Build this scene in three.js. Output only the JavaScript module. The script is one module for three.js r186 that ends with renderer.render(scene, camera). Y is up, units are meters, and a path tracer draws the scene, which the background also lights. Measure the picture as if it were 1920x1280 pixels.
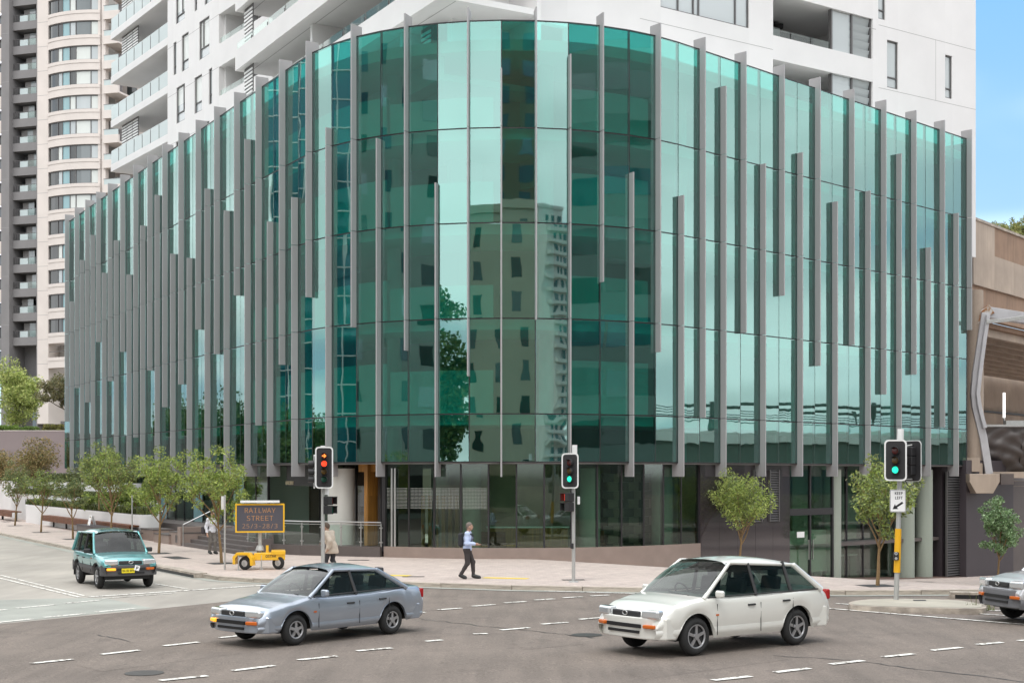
import * as THREE from 'three';
import { mergeGeometries } from 'three/addons/utils/BufferGeometryUtils.js';
import { RoundedBoxGeometry } from 'three/addons/geometries/RoundedBoxGeometry.js';
import { FontLoader } from 'three/addons/loaders/FontLoader.js';
import { TextGeometry } from 'three/addons/geometries/TextGeometry.js';

// ---------- camera, sky, sun, exposure ----------
const FL = 2653, EYE = 3.24;                       // focal length for a 1920 wide picture, eye height above the corner footpath
const scene = new THREE.Scene();
const camera = new THREE.PerspectiveCamera(2 * Math.atan(640 / FL) * 180 / Math.PI, 1920 / 1280, 0.5, 900);
camera.position.set(0, EYE, 0);
camera.lookAt(0, EYE, -10);
camera.setViewOffset(1920, 1280, 0, -250, 1920, 1280);   // rising front of a shift lens
const EXPOSURE = 1.28, SKY_GAIN = 1.1;

let seed = 7;
const rnd = () => { seed = (seed * 1664525 + 1013904223) >>> 0; return seed / 4294967296; };
const rr = (a, b) => a + (b - a) * rnd();
const hash = (x, y, s = 0) => { let h = Math.imul(x | 0, 374761393) ^ Math.imul(y | 0, 668265263) ^ Math.imul(s | 0, 2246822519); h = Math.imul(h ^ (h >>> 13), 1274126177); return ((h ^ (h >>> 16)) >>> 0) / 4294967296; };
function vnoise(x, y, per, s) {                     // tiling value noise
  const xi = Math.floor(x), yi = Math.floor(y), fx = x - xi, fy = y - yi, m = v => ((v % per) + per) % per;
  const u = fx * fx * (3 - 2 * fx), v = fy * fy * (3 - 2 * fy);
  const a = hash(m(xi), m(yi), s), b = hash(m(xi + 1), m(yi), s), c = hash(m(xi), m(yi + 1), s), d = hash(m(xi + 1), m(yi + 1), s);
  return a + (b - a) * u + (c - a) * v + (a - b - c + d) * u * v;
}
function fbm(x, y, per, s, oct = 4) { let v = 0, a = 0.5, t = 0; for (let i = 0; i < oct; i++) { v += a * vnoise(x, y, per, s + i); t += a; x *= 2; y *= 2; per *= 2; a *= 0.5; } return v / t; }
const clamp = (x, a = 0, b = 1) => Math.min(b, Math.max(a, x));
const sstep = (a, b, x) => { const t = clamp((x - a) / (b - a)); return t * t * (3 - 2 * t); };

{ // broken bright cloud with blue gaps, as the reflections and the corner of open sky show
  const w = 1024, h = 512, d = new Float32Array(w * h * 4);
  for (let j = 0; j < h; j++) for (let i = 0; i < w; i++) {
    const el = ((j + 0.5) / h - 0.5) * Math.PI, az = ((i + 0.5) / w - 0.5) * 2 * Math.PI;
    const up = Math.max(0, Math.sin(el)), g = Math.pow(1 - up, 3.2);
    let r = 0.085 + 0.43 * g, gg = 0.34 + 0.36 * g, b = 0.74 + 0.06 * g;
    const k = 1 / (0.16 + up), cx = Math.cos(az) * Math.cos(el) * k, cy = Math.sin(az) * Math.cos(el) * k;
    const n = fbm(cx * 0.55 + 77.341, cy * 0.55 + 257.811, 4096, 5, 6), n2 = fbm(cx * 1.6 + 3.1, cy * 1.6 + 8.2, 4096, 15, 5);
    const c = sstep(0.40, 0.60, n * 0.8 + n2 * 0.2 + 0.07), t = (0.98 + 0.48 * sstep(0.35, 0.75, n2)) * (0.90 + 0.5 * up);
    r += (1.10 * t - r) * c; gg += (1.12 * t - gg) * c; b += (1.14 * t - b) * c;
    if (el < 0) { r = 0.30; gg = 0.29; b = 0.28; }
    d.set([r * SKY_GAIN, gg * SKY_GAIN, b * SKY_GAIN, 1], (j * w + i) * 4);
  }
  const sky = new THREE.DataTexture(d, w, h, THREE.RGBAFormat, THREE.FloatType);
  sky.mapping = THREE.EquirectangularReflectionMapping; sky.magFilter = sky.minFilter = THREE.LinearFilter; sky.wrapS = THREE.RepeatWrapping; sky.needsUpdate = true;
  scene.background = sky; scene.environment = sky;
}
const sun = new THREE.DirectionalLight(new THREE.Color(1, 0.955, 0.89), 0.55);
sun.position.set(-30, 120, 8); sun.target.position.set(0, 0, -55);
sun.castShadow = true; sun.shadow.radius = 20; sun.shadow.mapSize.set(2048, 2048);
Object.assign(sun.shadow.camera, { left: -130, right: 130, top: 130, bottom: -130, near: 1, far: 400 });
scene.add(sun, sun.target);

// ---------- helpers ----------
const hPath = (X, Z) => { const q = (X - 0.5) * 0.718 + (Z - 54.3) * 0.696; const s = q > 0 ? q * q / (q + 1.2) : 0; return -2.5 * (1 - Math.exp(-s / 17)) * sstep(-22, -4, X); };   // the street on the right falls away
const at = (px, Z) => (px - 960) / FL * Z, hgt = (py, Z) => EYE + (890 - py) / FL * Z;
function onGround(px, py, off = 0) { let Z = 40; for (let i = 0; i < 60; i++) { const y = hPath(at(px, Z), Z) + off; const Zn = (EYE - y) * FL / (py - 890); Z += (Zn - Z) * 0.5; } return { X: at(px, Z), Z, y: hPath(at(px, Z), Z) + off }; }
const names = {};
function numbered(n) { const k = names[n] = (names[n] ?? -1) + 1; return k ? `${n}_${String(k).padStart(3, '0')}` : n; }
function tag(o, label, category, group, kind) { if (label) o.userData.label = label; if (category) o.userData.category = category; if (group) o.userData.group = group; if (kind) o.userData.kind = kind; return o; }
function thing(name, X, Z, y, label, category, group) { const g = new THREE.Group(); g.name = numbered(name); g.position.set(X, y, -Z); scene.add(g); g.updateMatrixWorld(); return tag(g, label, category, group); }
function struct(name, geo, mat) { const m = new THREE.Mesh(geo, mat); m.name = numbered(name); m.castShadow = m.receiveShadow = true; m.userData.kind = 'structure'; scene.add(m); m.updateMatrixWorld(); return m; }
const _m = new THREE.Matrix4(), _q = new THREE.Quaternion(), _s = new THREE.Vector3(1, 1, 1), _p = new THREE.Vector3(), _Y = new THREE.Vector3(0, 1, 0);
function hang(name, geo, mat, parent, x = 0, y = 0, z = 0, ry = 0, scale) {         // a mesh at a place in the world, under its parent
  const m = new THREE.Mesh(geo, mat); m.name = parent === scene ? numbered(name) : name; m.castShadow = m.receiveShadow = true; parent.add(m);
  _m.compose(_p.set(x, y, z), _q.setFromAxisAngle(_Y, ry), scale || _s);
  if (parent !== scene) { parent.updateWorldMatrix(true, false); _m.premultiply(parent.matrixWorld.clone().invert()); }
  _m.decompose(m.position, m.quaternion, m.scale); m.updateMatrixWorld();
  return m;
}
function local(name, geo, mat, parent) { const m = new THREE.Mesh(geo, mat); m.name = name; m.castShadow = m.receiveShadow = true; parent.add(m); return m; }
const boxes = new Map();
function boxG(w, h, d) {                            // box with uv in metres
  const key = `${Math.round(w * 1000)},${Math.round(h * 1000)},${Math.round(d * 1000)}`;
  if (boxes.has(key)) return boxes.get(key);
  const g = new THREE.BoxGeometry(w, h, d), uv = g.attributes.uv, dims = [[d, h], [d, h], [w, d], [w, d], [w, h], [w, h]];
  for (let f = 0; f < 6; f++) for (let v = 0; v < 4; v++) uv.setXY(f * 4 + v, uv.getX(f * 4 + v) * dims[f][0], uv.getY(f * 4 + v) * dims[f][1]);
  boxes.set(key, g); return g;
}
// a frame: origin in plan, u runs left to right along a face seen from outside, w points out of it
const frame = (X, Z, uX, uZ) => { const l = Math.hypot(uX, uZ); return { X, Z, uX: uX / l, uZ: uZ / l, t: Math.atan2(uZ, uX) }; };
const fp = (F, u, w = 0) => ({ X: F.X + F.uX * u + F.uZ * w, Z: F.Z + F.uZ * u - F.uX * w });
function bx(parent, F, name, mat, u0, u1, y0, y1, w0, w1, geo) {
  const c = fp(F, (u0 + u1) / 2, (w0 + w1) / 2);
  return hang(name, geo || boxG(Math.abs(u1 - u0), Math.abs(y1 - y0), Math.abs(w1 - w0)), mat, parent, c.X, (y0 + y1) / 2, -c.Z, F.t);
}
function baked(F, u0, u1, y0, y1, w0, w1) {         // the same box as world geometry, for merging
  const c = fp(F, (u0 + u1) / 2, (w0 + w1) / 2);
  return boxG(Math.abs(u1 - u0), Math.abs(y1 - y0), Math.abs(w1 - w0)).clone().applyMatrix4(_m.compose(_p.set(c.X, (y0 + y1) / 2, -c.Z), _q.setFromAxisAngle(_Y, F.t), _s));
}
const mbox = (w, h, d, x = 0, y = 0, z = 0) => boxG(w, h, d).clone().translate(x, y, z);
function merged(name, geos, mat, parent) { return hang(name, mergeGeometries(geos.map(g => g.index ? g : g)), mat, parent); }
const hitU = (F, px) => { const k = (px - 960) / FL; return (k * F.Z - F.X) / (F.uX - k * F.uZ); };   // where on a face a column of the picture lies
function poly(points, y, uvs = 1) {                 // flat polygon from plan points, facing up
  const s = new THREE.Shape(points.map(([X, Z]) => new THREE.Vector2(X, Z))), g = new THREE.ShapeGeometry(s);
  g.rotateX(-Math.PI / 2); const p = g.attributes.position, uv = g.attributes.uv;
  for (let i = 0; i < p.count; i++) { uv.setXY(i, p.getX(i) * uvs, -p.getZ(i) * uvs); p.setY(i, y); }
  g.computeVertexNormals(); return g;
}
function prism(points, y0, y1) {                    // plan polygon raised from y0 to y1
  const s = new THREE.Shape(points.map(([X, Z]) => new THREE.Vector2(X, Z))), g = new THREE.ExtrudeGeometry(s, { depth: y1 - y0, bevelEnabled: false });
  g.rotateX(-Math.PI / 2).translate(0, y0, 0); return g;
}
function tubeG(pts, r, seg = 6, n) { const c = new THREE.CatmullRomCurve3(pts.map(p => new THREE.Vector3(...p)), false, 'catmullrom', 0.1); return new THREE.TubeGeometry(c, n || Math.max(2, pts.length * 3), r, seg); }
function rod(a, b, r, r2 = r, seg = 8) { const A = new THREE.Vector3(...a), B = new THREE.Vector3(...b), d = B.clone().sub(A), g = new THREE.CylinderGeometry(r2, r, d.length(), seg); g.translate(0, d.length() / 2, 0).applyQuaternion(new THREE.Quaternion().setFromUnitVectors(_Y, d.normalize())).translate(...a); return g; }

// ---------- textures and materials ----------
function tex(n, fn, repeat, srgb = true) {
  const d = new Uint8Array(n * n * 4);
  for (let j = 0; j < n; j++) for (let i = 0; i < n; i++) { const c = fn(i / n, j / n, i, j); d.set([clamp(c[0]) * 255, clamp(c[1]) * 255, clamp(c[2]) * 255, 255], (j * n + i) * 4); }
  const t = new THREE.DataTexture(d, n, n); t.wrapS = t.wrapT = THREE.RepeatWrapping; t.magFilter = THREE.LinearFilter; t.minFilter = THREE.LinearMipmapLinearFilter; t.generateMipmaps = true;
  if (srgb) t.colorSpace = THREE.SRGBColorSpace; t.repeat.set(repeat, repeat); t.needsUpdate = true; return t;
}
const lin = (r, g, b) => new THREE.Color().setRGB(r, g, b);
const std = (color, roughness = 0.7, o = {}) => new THREE.MeshStandardMaterial({ color, roughness, ...o });
const phy = (color, roughness, o = {}) => new THREE.MeshPhysicalMaterial({ color, roughness, ...o });
const mottle = (c, amt, fine, per, s, rep, n = 512) => tex(n, (u, v, i, j) => { const k = 1 + amt * (fbm(u * per, v * per, per, s, 5) - 0.5) * 2 + fine * (hash(i, j, s) - 0.5); return [c[0] * k, c[1] * k, c[2] * k]; }, rep);
const bumpT = (per, s, rep, n = 512) => tex(n, (u, v, i, j) => { const k = 0.6 * hash(i, j, s) + 0.4 * fbm(u * per, v * per, per, s, 4); return [k, k, k]; }, rep, false);
const M = {};
M.asphalt = std(0xffffff, 0.9, { map: tex(1024, (u, v, i, j) => {
  const big = fbm(u * 6, v * 6, 6, 3, 5), st = fbm(u * 40, v * 3, 40, 9, 3), oil = sstep(0.70, 0.78, fbm(u * 14, v * 14, 14, 13, 3)), k = 0.92 - 0.05 * oil + 0.17 * (big - 0.5) + 0.30 * (vnoise(u * 340, v * 340, 340, 17) - 0.5) * vnoise(u * 30, v * 30, 30, 19) + 0.14 * (st - 0.5) + 0.34 * (hash(i, j, 4) - 0.5) * hash(i >> 1, j >> 1, 6);
  return [0.505 * k, 0.462 * k, 0.427 * k]; }, 1 / 9), bumpMap: bumpT(16, 21, 1 / 1.1), bumpScale: 0.006 });
M.concreteRoad = std(0xffffff, 0.88, { map: tex(1024, (u, v, i, j) => {
  const big = fbm(u * 5, v * 5, 5, 33, 5), st = fbm(u * 24, v * 4, 24, 39, 3), k = 0.96 + 0.16 * (big - 0.5) + 0.13 * (st - 0.5) + 0.07 * (hash(i, j, 34) - 0.5);
  return [0.655 * k, 0.63 * k, 0.595 * k]; }, 1 / 11) });
M.concretePale = std(0xffffff, 0.88, { map: mottle([0.60, 0.605, 0.575], 0.10, 0.06, 6, 61, 1 / 8) });
M.paver = std(0xffffff, 0.85, { map: tex(1024, (u, v, i, j) => {     // small clay pavers in running bond, 0.2 x 0.1 m
  const n = 20, row = Math.floor(v * n * 2), x = u * n + (row & 1) * 0.5, col = Math.floor(x), fx = x - col, fy = v * n * 2 - row;
  const joint = fx < 0.03 || fy < 0.06 ? 0.90 : 1, t = hash(col % n, row, 71), k = joint * (0.95 + 0.10 * (t - 0.5) + 0.14 * (fbm(u * 4, v * 4, 4, 72, 5) - 0.5) + 0.05 * (hash(i, j, 73) - 0.5));
  return [0.765 * k, 0.705 * k + 0.008 * (t - 0.5), 0.67 * k]; }, 1 / 4) });
M.paverDark = std(0xffffff, 0.8, { map: mottle([0.42, 0.335, 0.295], 0.12, 0.06, 8, 75, 1 / 3) });
M.kerb = std(0xffffff, 0.9, { map: mottle([0.64, 0.60, 0.555], 0.28, 0.14, 10, 81, 1 / 2) });
M.paint = std(0xffffff, 0.75, { map: tex(512, (u, v, i, j) => { const w = sstep(0.60, 0.66, fbm(u * 40, v * 40, 40, 85, 3)), k = 1 + 0.10 * (fbm(u * 8, v * 8, 8, 87, 3) - 0.5); return [0.89 * k - 0.36 * w, 0.88 * k - 0.38 * w, 0.85 * k - 0.38 * w]; }, 1 / 3) });
M.yellowMark = std(lin(0.75, 0.55, 0.06), 0.75);
M.white = std(0xffffff, 0.62, { map: mottle([0.87, 0.863, 0.86], 0.022, 0.012, 5, 91, 1 / 6) });
M.joint = std(lin(0.30, 0.29, 0.285), 0.8);
M.cream = std(0xffffff, 0.75, { map: mottle([0.835, 0.80, 0.775], 0.035, 0.02, 5, 95, 1 / 7) });
M.greyRender = std(0xffffff, 0.75, { map: mottle([0.50, 0.49, 0.49], 0.05, 0.02, 5, 97, 1 / 6) });
M.fin = phy(lin(0.375, 0.366, 0.372), 0.45, { metalness: 0.15, clearcoat: 0.15, clearcoatRoughness: 0.4 });
M.darkFrame = std(lin(0.035, 0.033, 0.035), 0.45, { metalness: 0.3 });
M.greyFrame = std(lin(0.13, 0.125, 0.125), 0.5, { metalness: 0.3 });
M.stone = std(0xffffff, 0.55, { map: mottle([0.575, 0.51, 0.475], 0.06, 0.05, 6, 101, 1 / 2.5) });
M.stoneDark = std(0xffffff, 0.55, { map: mottle([0.365, 0.335, 0.325], 0.06, 0.05, 6, 102, 1 / 2.5) });
M.charcoal = std(0xffffff, 0.5, { map: mottle([0.255, 0.228, 0.245], 0.05, 0.03, 4, 104, 1 / 3) });
M.plum = phy(lin(0.040, 0.033, 0.038), 0.16, { clearcoat: 1, clearcoatRoughness: 0.05 });
M.black = std(lin(0.012, 0.012, 0.013), 0.5);
M.rubber = std(lin(0.02, 0.02, 0.02), 0.85);
M.steel = std(lin(0.55, 0.55, 0.54), 0.28, { metalness: 0.9 });
M.galv = std(0xffffff, 0.5, { metalness: 0.35, map: mottle([0.70, 0.70, 0.69], 0.08, 0.06, 12, 106, 2, 256) });
M.whitePaint = std(lin(0.82, 0.82, 0.81), 0.45);
M.yellow = phy(lin(0.85, 0.48, 0.02), 0.35, { clearcoat: 0.4 });
M.timber = std(0xffffff, 0.6, { map: tex(512, (u, v, i, j) => { const g = fbm(u * 4, v * 64, 64, 111, 3), k = 0.8 + 0.45 * (g - 0.5); return [0.52 * k, 0.30 * k, 0.165 * k]; }, 0.5) });
M.oak = std(0xffffff, 0.5, { map: tex(512, (u, v, i, j) => { const g = fbm(u * 48, v * 3, 48, 115, 3), k = 0.85 + 0.4 * (g - 0.5); return [0.70 * k, 0.49 * k, 0.22 * k]; }, 0.5) });
M.conc = std(0xffffff, 0.85, { map: tex(1024, (u, v, i, j) => { const big = fbm(u * 5, v * 5, 5, 121, 5), st = fbm(u * 40, v * 2, 40, 125, 4), k = 0.95 + 0.20 * (big - 0.5) + 0.07 * (st - 0.5) + 0.05 * (hash(i, j, 122) - 0.5); return [0.70 * k, 0.635 * k, 0.575 * k]; }, 1 / 6), bumpMap: bumpT(8, 127, 1 / 3), bumpScale: 0.004 });
M.concBrown = std(0xffffff, 0.85, { map: tex(1024, (u, v, i, j) => { const big = fbm(u * 5, v * 5, 5, 131, 5), st = fbm(u * 36, v * 2, 36, 135, 4), k = 0.95 + 0.26 * (big - 0.5) + 0.12 * (st - 0.5) + 0.05 * (hash(i, j, 132) - 0.5); return [0.59 * k, 0.485 * k, 0.405 * k]; }, 1 / 6) });
// coated facade glass: a greenish mirror coat that lets some light through, on body-tinted glass
const wavy = s => tex(128, (u, v) => { const k = fbm(u * 2, v * 3, 6, s, 2); return [k, k, k]; }, 1, false);
M.coats = [501, 511, 521, 531, 541].map(s => phy(lin(0.52, 0.82, 0.76), 0.012, { metalness: 1, transparent: true, opacity: 0.38, bumpMap: wavy(s), bumpScale: 0.0011 }));   // float glass is never quite flat
M.tint = phy(lin(0.035, 0.50, 0.42), 0.02, { transmission: 1, thickness: 0, ior: 1.15 });
M.glassEdge = std(lin(0.03, 0.12, 0.10), 0.3);
M.clear = phy(lin(0.86, 0.93, 0.90), 0.02, { transmission: 1, thickness: 0, ior: 1.5 });
M.frost = phy(lin(0.72, 0.80, 0.80), 0.35, { transmission: 0.45, thickness: 0, ior: 1.5 });
M.shop = phy(lin(0.66, 0.80, 0.72), 0.015, { transmission: 1, thickness: 0, ior: 1.65 });
M.win = phy(lin(0.13, 0.15, 0.155), 0.03, { metalness: 0.25, clearcoat: 1, clearcoatRoughness: 0.02 });
M.winPale = phy(lin(0.42, 0.46, 0.47), 0.06, { clearcoat: 1, clearcoatRoughness: 0.03 });
M.winBlind = phy(lin(0.60, 0.63, 0.60), 0.3, { clearcoat: 0.8, clearcoatRoughness: 0.03 });
M.winTeal = phy(lin(0.22, 0.38, 0.41), 0.15, { clearcoat: 0.8, clearcoatRoughness: 0.03 });
M.winDark = phy(lin(0.035, 0.04, 0.04), 0.04, { clearcoat: 1, clearcoatRoughness: 0.02 });
M.interior = std(lin(0.36, 0.345, 0.325), 0.85);
M.plaster = std(lin(0.50, 0.48, 0.455), 0.85);
M.ceiling = std(lin(0.74, 0.74, 0.72), 0.85);

// ---------- ground ----------
const qOf = (X, Z) => (X - 0.5) * 0.718 + (Z - 54.3) * 0.696, pOf = (X, Z) => -(X - 0.5) * 0.696 + (Z - 54.3) * 0.718;
const fromQP = (q, p) => [0.5 + 0.718 * q - 0.696 * p, 54.3 + 0.696 * q + 0.718 * p];
const qCuts = [-400, 0]; for (let q = 0.5; q < 12; q += 0.5) qCuts.push(q); for (let q = 12; q < 60; q += 2) qCuts.push(q); qCuts.push(400);
function clipQ(pts, q, keepAbove) {
  const out = [];
  for (let i = 0; i < pts.length; i++) {
    const a = pts[i], b = pts[(i + 1) % pts.length], qa = qOf(...a) - q, qb = qOf(...b) - q, ina = keepAbove ? qa >= 0 : qa <= 0, inb = keepAbove ? qb >= 0 : qb <= 0;
    if (ina) out.push(a);
    if (ina !== inb) { const t = qa / (qa - qb); out.push([a[0] + (b[0] - a[0]) * t, a[1] + (b[1] - a[1]) * t]); }
  }
  return out;
}
function clipX(pts, x, keepAbove) {
  const out = [];
  for (let i = 0; i < pts.length; i++) { const a = pts[i], b = pts[(i + 1) % pts.length], qa = a[0] - x, qb = b[0] - x, ina = keepAbove ? qa >= 0 : qa <= 0, inb = keepAbove ? qb >= 0 : qb <= 0; if (ina) out.push(a); if (ina !== inb) { const t = qa / (qa - qb); out.push([a[0] + (b[0] - a[0]) * t, a[1] + (b[1] - a[1]) * t]); } }
  return out;
}
const xCuts = [-1e4, -22, -19, -16, -13, -10, -7, -4, 1e4];
function sheet(pts, off) {                          // a plan polygon laid on the sloping ground
  const parts = [];
  for (let i = 0; i + 1 < qCuts.length; i++) {
    const strip_ = clipQ(clipQ(pts, qCuts[i], true), qCuts[i + 1], false);
    for (let x = 0; x + 1 < xCuts.length; x++) {
    const p = i ? clipX(clipX(strip_, xCuts[x], true), xCuts[x + 1], false) : x ? [] : strip_;
    if (p.length < 3) continue;
    const g = poly(p, 0), a = g.attributes.position;
    for (let v = 0; v < a.count; v++) a.setY(v, hPath(a.getX(v), -a.getZ(v)) + off);
    g.computeVertexNormals(); const n = g.attributes.normal; for (let v = 0; v < n.count; v++) if (n.getY(v) < 0) n.setXYZ(v, -n.getX(v), -n.getY(v), -n.getZ(v));
    parts.push(g);
    }
  }
  return mergeGeometries(parts);
}
const pxg = (px, py, off = -0.14) => { const g = onGround(px, py, off); return [g.X, g.Z]; };
const RO = -0.14;
const road = struct('road', sheet([[-350, -300], [350, -300], [350, 420], [-350, 420]], RO), M.asphalt);
const kerbPts = [[-55.85, 127.4], [-45.94, 110], [-28.5, 78.9], [-10.25, 46.5], [-9.35, 45.2], [-8.1, 44.3], [-6.4, 43.75], [-4.25, 43.3], [0, 41.5], [4.1, 40.6], [9.36, 39.7], [13.7, 40.0], [25, 42.3], [48, 51], [90, 82]];
const footpath = struct('footpath', sheet([...kerbPts, [70, 150], [-10, 190], [-75, 160]], 0), M.paver);
struct('side_road', sheet([pxg(0, 1170), pxg(287, 1142), pxg(433, 1127), pxg(560, 1108), [-8.1, 44.25], [-10.2, 46.4], [-28.5, 78.8], [-55.8, 127.3], [-72, 121], [-34, 52], [-24, 30]], RO + 0.004), M.concreteRoad);
struct('side_road_patch', sheet([pxg(-40, 1126), pxg(165, 1121), pxg(205, 1123), pxg(285, 1140.5), pxg(-40, 1172)], RO + 0.008), M.concretePale);
// gutter and kerb stones along the footpath's edge
const kerb = new THREE.Group(); kerb.name = 'kerb'; kerb.userData.kind = 'structure'; scene.add(kerb);
const kerbVar = [0, 1, 2].map(i => { const m = M.kerb.clone(); m.color.setScalar(0.92 + 0.07 * i); return m; });
{
  const gut = [], dir = [];
  for (let i = 0; i + 1 < kerbPts.length; i++) {
    const [ax, az] = kerbPts[i], [bx_, bz] = kerbPts[i + 1], L = Math.hypot(bx_ - ax, bz - az), n = Math.max(1, Math.round(L / 2.4)), F = frame(ax, az, bx_ - ax, bz - az);
    for (let k = 0; k < n; k++) {
      const u0 = L * k / n + 0.006, u1 = L * (k + 1) / n - 0.006, a = fp(F, u0), b = fp(F, u1), y0 = hPath(a.X, a.Z), y1 = hPath(b.X, b.Z), c = fp(F, (u0 + u1) / 2, -0.055), yc = (y0 + y1) / 2;
      const g = new RoundedBoxGeometry(u1 - u0, 0.34, 0.18, 2, 0.025), m = hang('kerb_stone', g, kerbVar[(k + i * 2) % 3], kerb, c.X, yc - 0.166, -c.Z, F.t);
      m.rotateZ(Math.atan2(y1 - y0, u1 - u0));
    }
    gut.push(fp(F, 0, 0.42)); dir.push(fp(F, L, 0.42));
  }
  const outer = gut.map((g, i) => i ? { X: (g.X + dir[i - 1].X) / 2, Z: (g.Z + dir[i - 1].Z) / 2 } : g); outer.push(dir[dir.length - 1]);
  struct('gutter', sheet([...outer.map(o => [o.X, o.Z]), ...kerbPts.slice().reverse()], RO + 0.012), M.concretePale);
}
// painted lines
function line(px0, py0, px1, py1, w = 0.12, mat = M.paint, off = RO + 0.016, name = 'lane_marking', parent = road) {
  const [ax, az] = pxg(px0, py0, off), [bx_, bz] = pxg(px1, py1, off), L = Math.hypot(bx_ - ax, bz - az), nx = -(bz - az) / L * w / 2, nz = (bx_ - ax) / L * w / 2;
  return hang(name, sheet([[ax + nx, az + nz], [ax - nx, az - nz], [bx_ - nx, bz - nz], [bx_ + nx, bz + nz]], off), mat, parent);
}
for (const d of [[57, 1243, 136, 1235], [189, 1226, 262, 1218], [307, 1210, 372, 1203], [411, 1195, 447, 1191], [500, 1183, 560, 1176], [620, 1168, 672, 1161], [752, 1150, 797, 1147], [822, 1142.6, 865, 1139.4], [886, 1136, 927, 1132.5], [946, 1129.6, 986, 1127], [1003, 1124.3, 1040, 1122], [1056, 1120, 1092, 1118], [1108, 1116.6, 1142, 1115],
  [299, 1275, 388, 1266], [436, 1256.5, 514, 1247], [559, 1236.5, 630, 1229], [669, 1219.5, 734, 1214], [798, 1201.5, 829, 1199], [888, 1188, 914, 1187], [939, 1180.5, 992, 1176], [1016, 1169.5, 1064, 1166], [1087, 1160.5, 1131, 1157], [1160, 1152, 1205, 1148],
  [1337, 1274.5, 1408, 1267], [1454, 1259.5, 1518, 1252], [1558, 1244.5, 1619, 1237.5], [1657, 1230.8, 1714, 1225], [1748, 1218.6, 1803, 1213], [1833, 1207.6, 1880, 1203.5], [1911, 1200.5, 1958, 1197],
  [30, 1139.5, 103, 1133], [120, 1130.6, 188, 1124.5], [-12, 1144, 11, 1142], [-30, 1169, 60, 1159.6], [81, 1156.8, 158, 1149.8], [178, 1146.8, 252, 1140]]) line(...d, 0.16);
for (const d of [[-20, 1073, 158, 1116.5], [-20, 1079, 150, 1119.5], [290, 1094, 350, 1103.5]]) line(...d, 0.10);
line(165, 1118.5, 640, 1087, 0.22); line(190, 1121.5, 330, 1111, 0.10);
line(1020, 1107, 1190, 1112.5, 0.12); line(1537, 1138.5, 1960, 1173, 0.14); line(1567, 1130.5, 1930, 1156.5, 0.12);
line(1820, 1131, 1900, 1133, 0.14); line(1850, 1143, 1960, 1149, 0.14);
// cracks sealed with bitumen, and a cover in the road
const seal = std(lin(0.035, 0.033, 0.032), 0.6);
for (const c of [[[786, 1160], [860, 1169], [930, 1176], [1010, 1184], [1085, 1193], [1130, 1198]], [[183, 1191], [215, 1196], [258, 1206]], [[1450, 1229], [1600, 1238], [1700, 1252], [1840, 1268], [1960, 1283]]]) {
  const pts = []; for (let i = 0; i + 1 < c.length; i++) for (let k = 0; k < 6; k++) { const t = k / 6; pts.push(pxg(c[i][0] + (c[i + 1][0] - c[i][0]) * t, c[i][1] + (c[i + 1][1] - c[i][1]) * t + rr(-1, 1), RO)); }
  const L = [], R = []; for (let i = 0; i + 1 < pts.length; i++) { const [a, b] = [pts[i], pts[i + 1]], l = Math.hypot(b[0] - a[0], b[1] - a[1]), w = rr(0.008, 0.026); L.push([a[0] - (b[1] - a[1]) / l * w, a[1] + (b[0] - a[0]) / l * w]); R.unshift([a[0] + (b[1] - a[1]) / l * w, a[1] - (b[0] - a[0]) / l * w]); }
  hang('crack_seal', sheet([...L, ...R], RO + 0.006), seal, road);
}
const patchM = [0.94, 1.04, 0.96].map(k => { const m = M.asphalt.clone(); m.color.setScalar(k); return m; });
[[[700, 1142], [1010, 1120], [1060, 1124], [760, 1149]], [[140, 1246], [420, 1212], [470, 1222], [190, 1259]], [[1150, 1258], [1420, 1224], [1480, 1236], [1215, 1273]], [[960, 1206], [1075, 1196], [1100, 1207], [985, 1218]]].forEach((p, i) => hang('asphalt_patch', sheet(p.map(q => pxg(...q)), RO + 0.003), patchM[i % 3], road));
for (const [px, py] of [[1100, 1190.5], [640, 1190], [270, 1262]]) { const [x, z] = pxg(px, py), c = []; for (let i = 0; i < 24; i++) c.push([x + 0.33 * Math.cos(i / 24 * 6.2832), z + 0.33 * Math.sin(i / 24 * 6.2832)]); hang('manhole_cover', sheet(c, RO + 0.009), std(lin(0.07, 0.066, 0.062), 0.55, { metalness: 0.4 }), road); }
// things let into the footpath: tactile strips, covers, grates
line(686, 1077, 768, 1079, 0.42, M.yellowMark, 0.006, 'tactile_strip', footpath);
line(907, 1082.5, 990, 1084.5, 0.42, M.yellowMark, 0.006, 'tactile_strip', footpath);
const grateM = std(lin(0.045, 0.042, 0.04), 0.7);
function grate(px, py, w, d, name = 'grate', uX = 0.4955, uZ = -0.8686) { const g = onGround(px, py), F = frame(g.X, g.Z, uX, uZ), c = [[-w / 2, -d / 2], [w / 2, -d / 2], [w / 2, d / 2], [-w / 2, d / 2]].map(([u, v]) => { const q = fp(F, u, v); return [q.X, q.Z]; }); hang(name, sheet(c, 0.006), grateM, footpath); }
grate(330, 1045.5, 1.9, 0.7); grate(10, 978, 1.4, 0.5); grate(775, 1081, 0.7, 0.3, 'cover', 1, 0.1); grate(1075, 1087, 0.7, 0.35, 'cover', 1, 0.1); grate(1735, 1090.5, 0.8, 0.4, 'cover', 1, 0.1); grate(672, 1050, 0.8, 0.4, 'cover', 1, 0);
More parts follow.
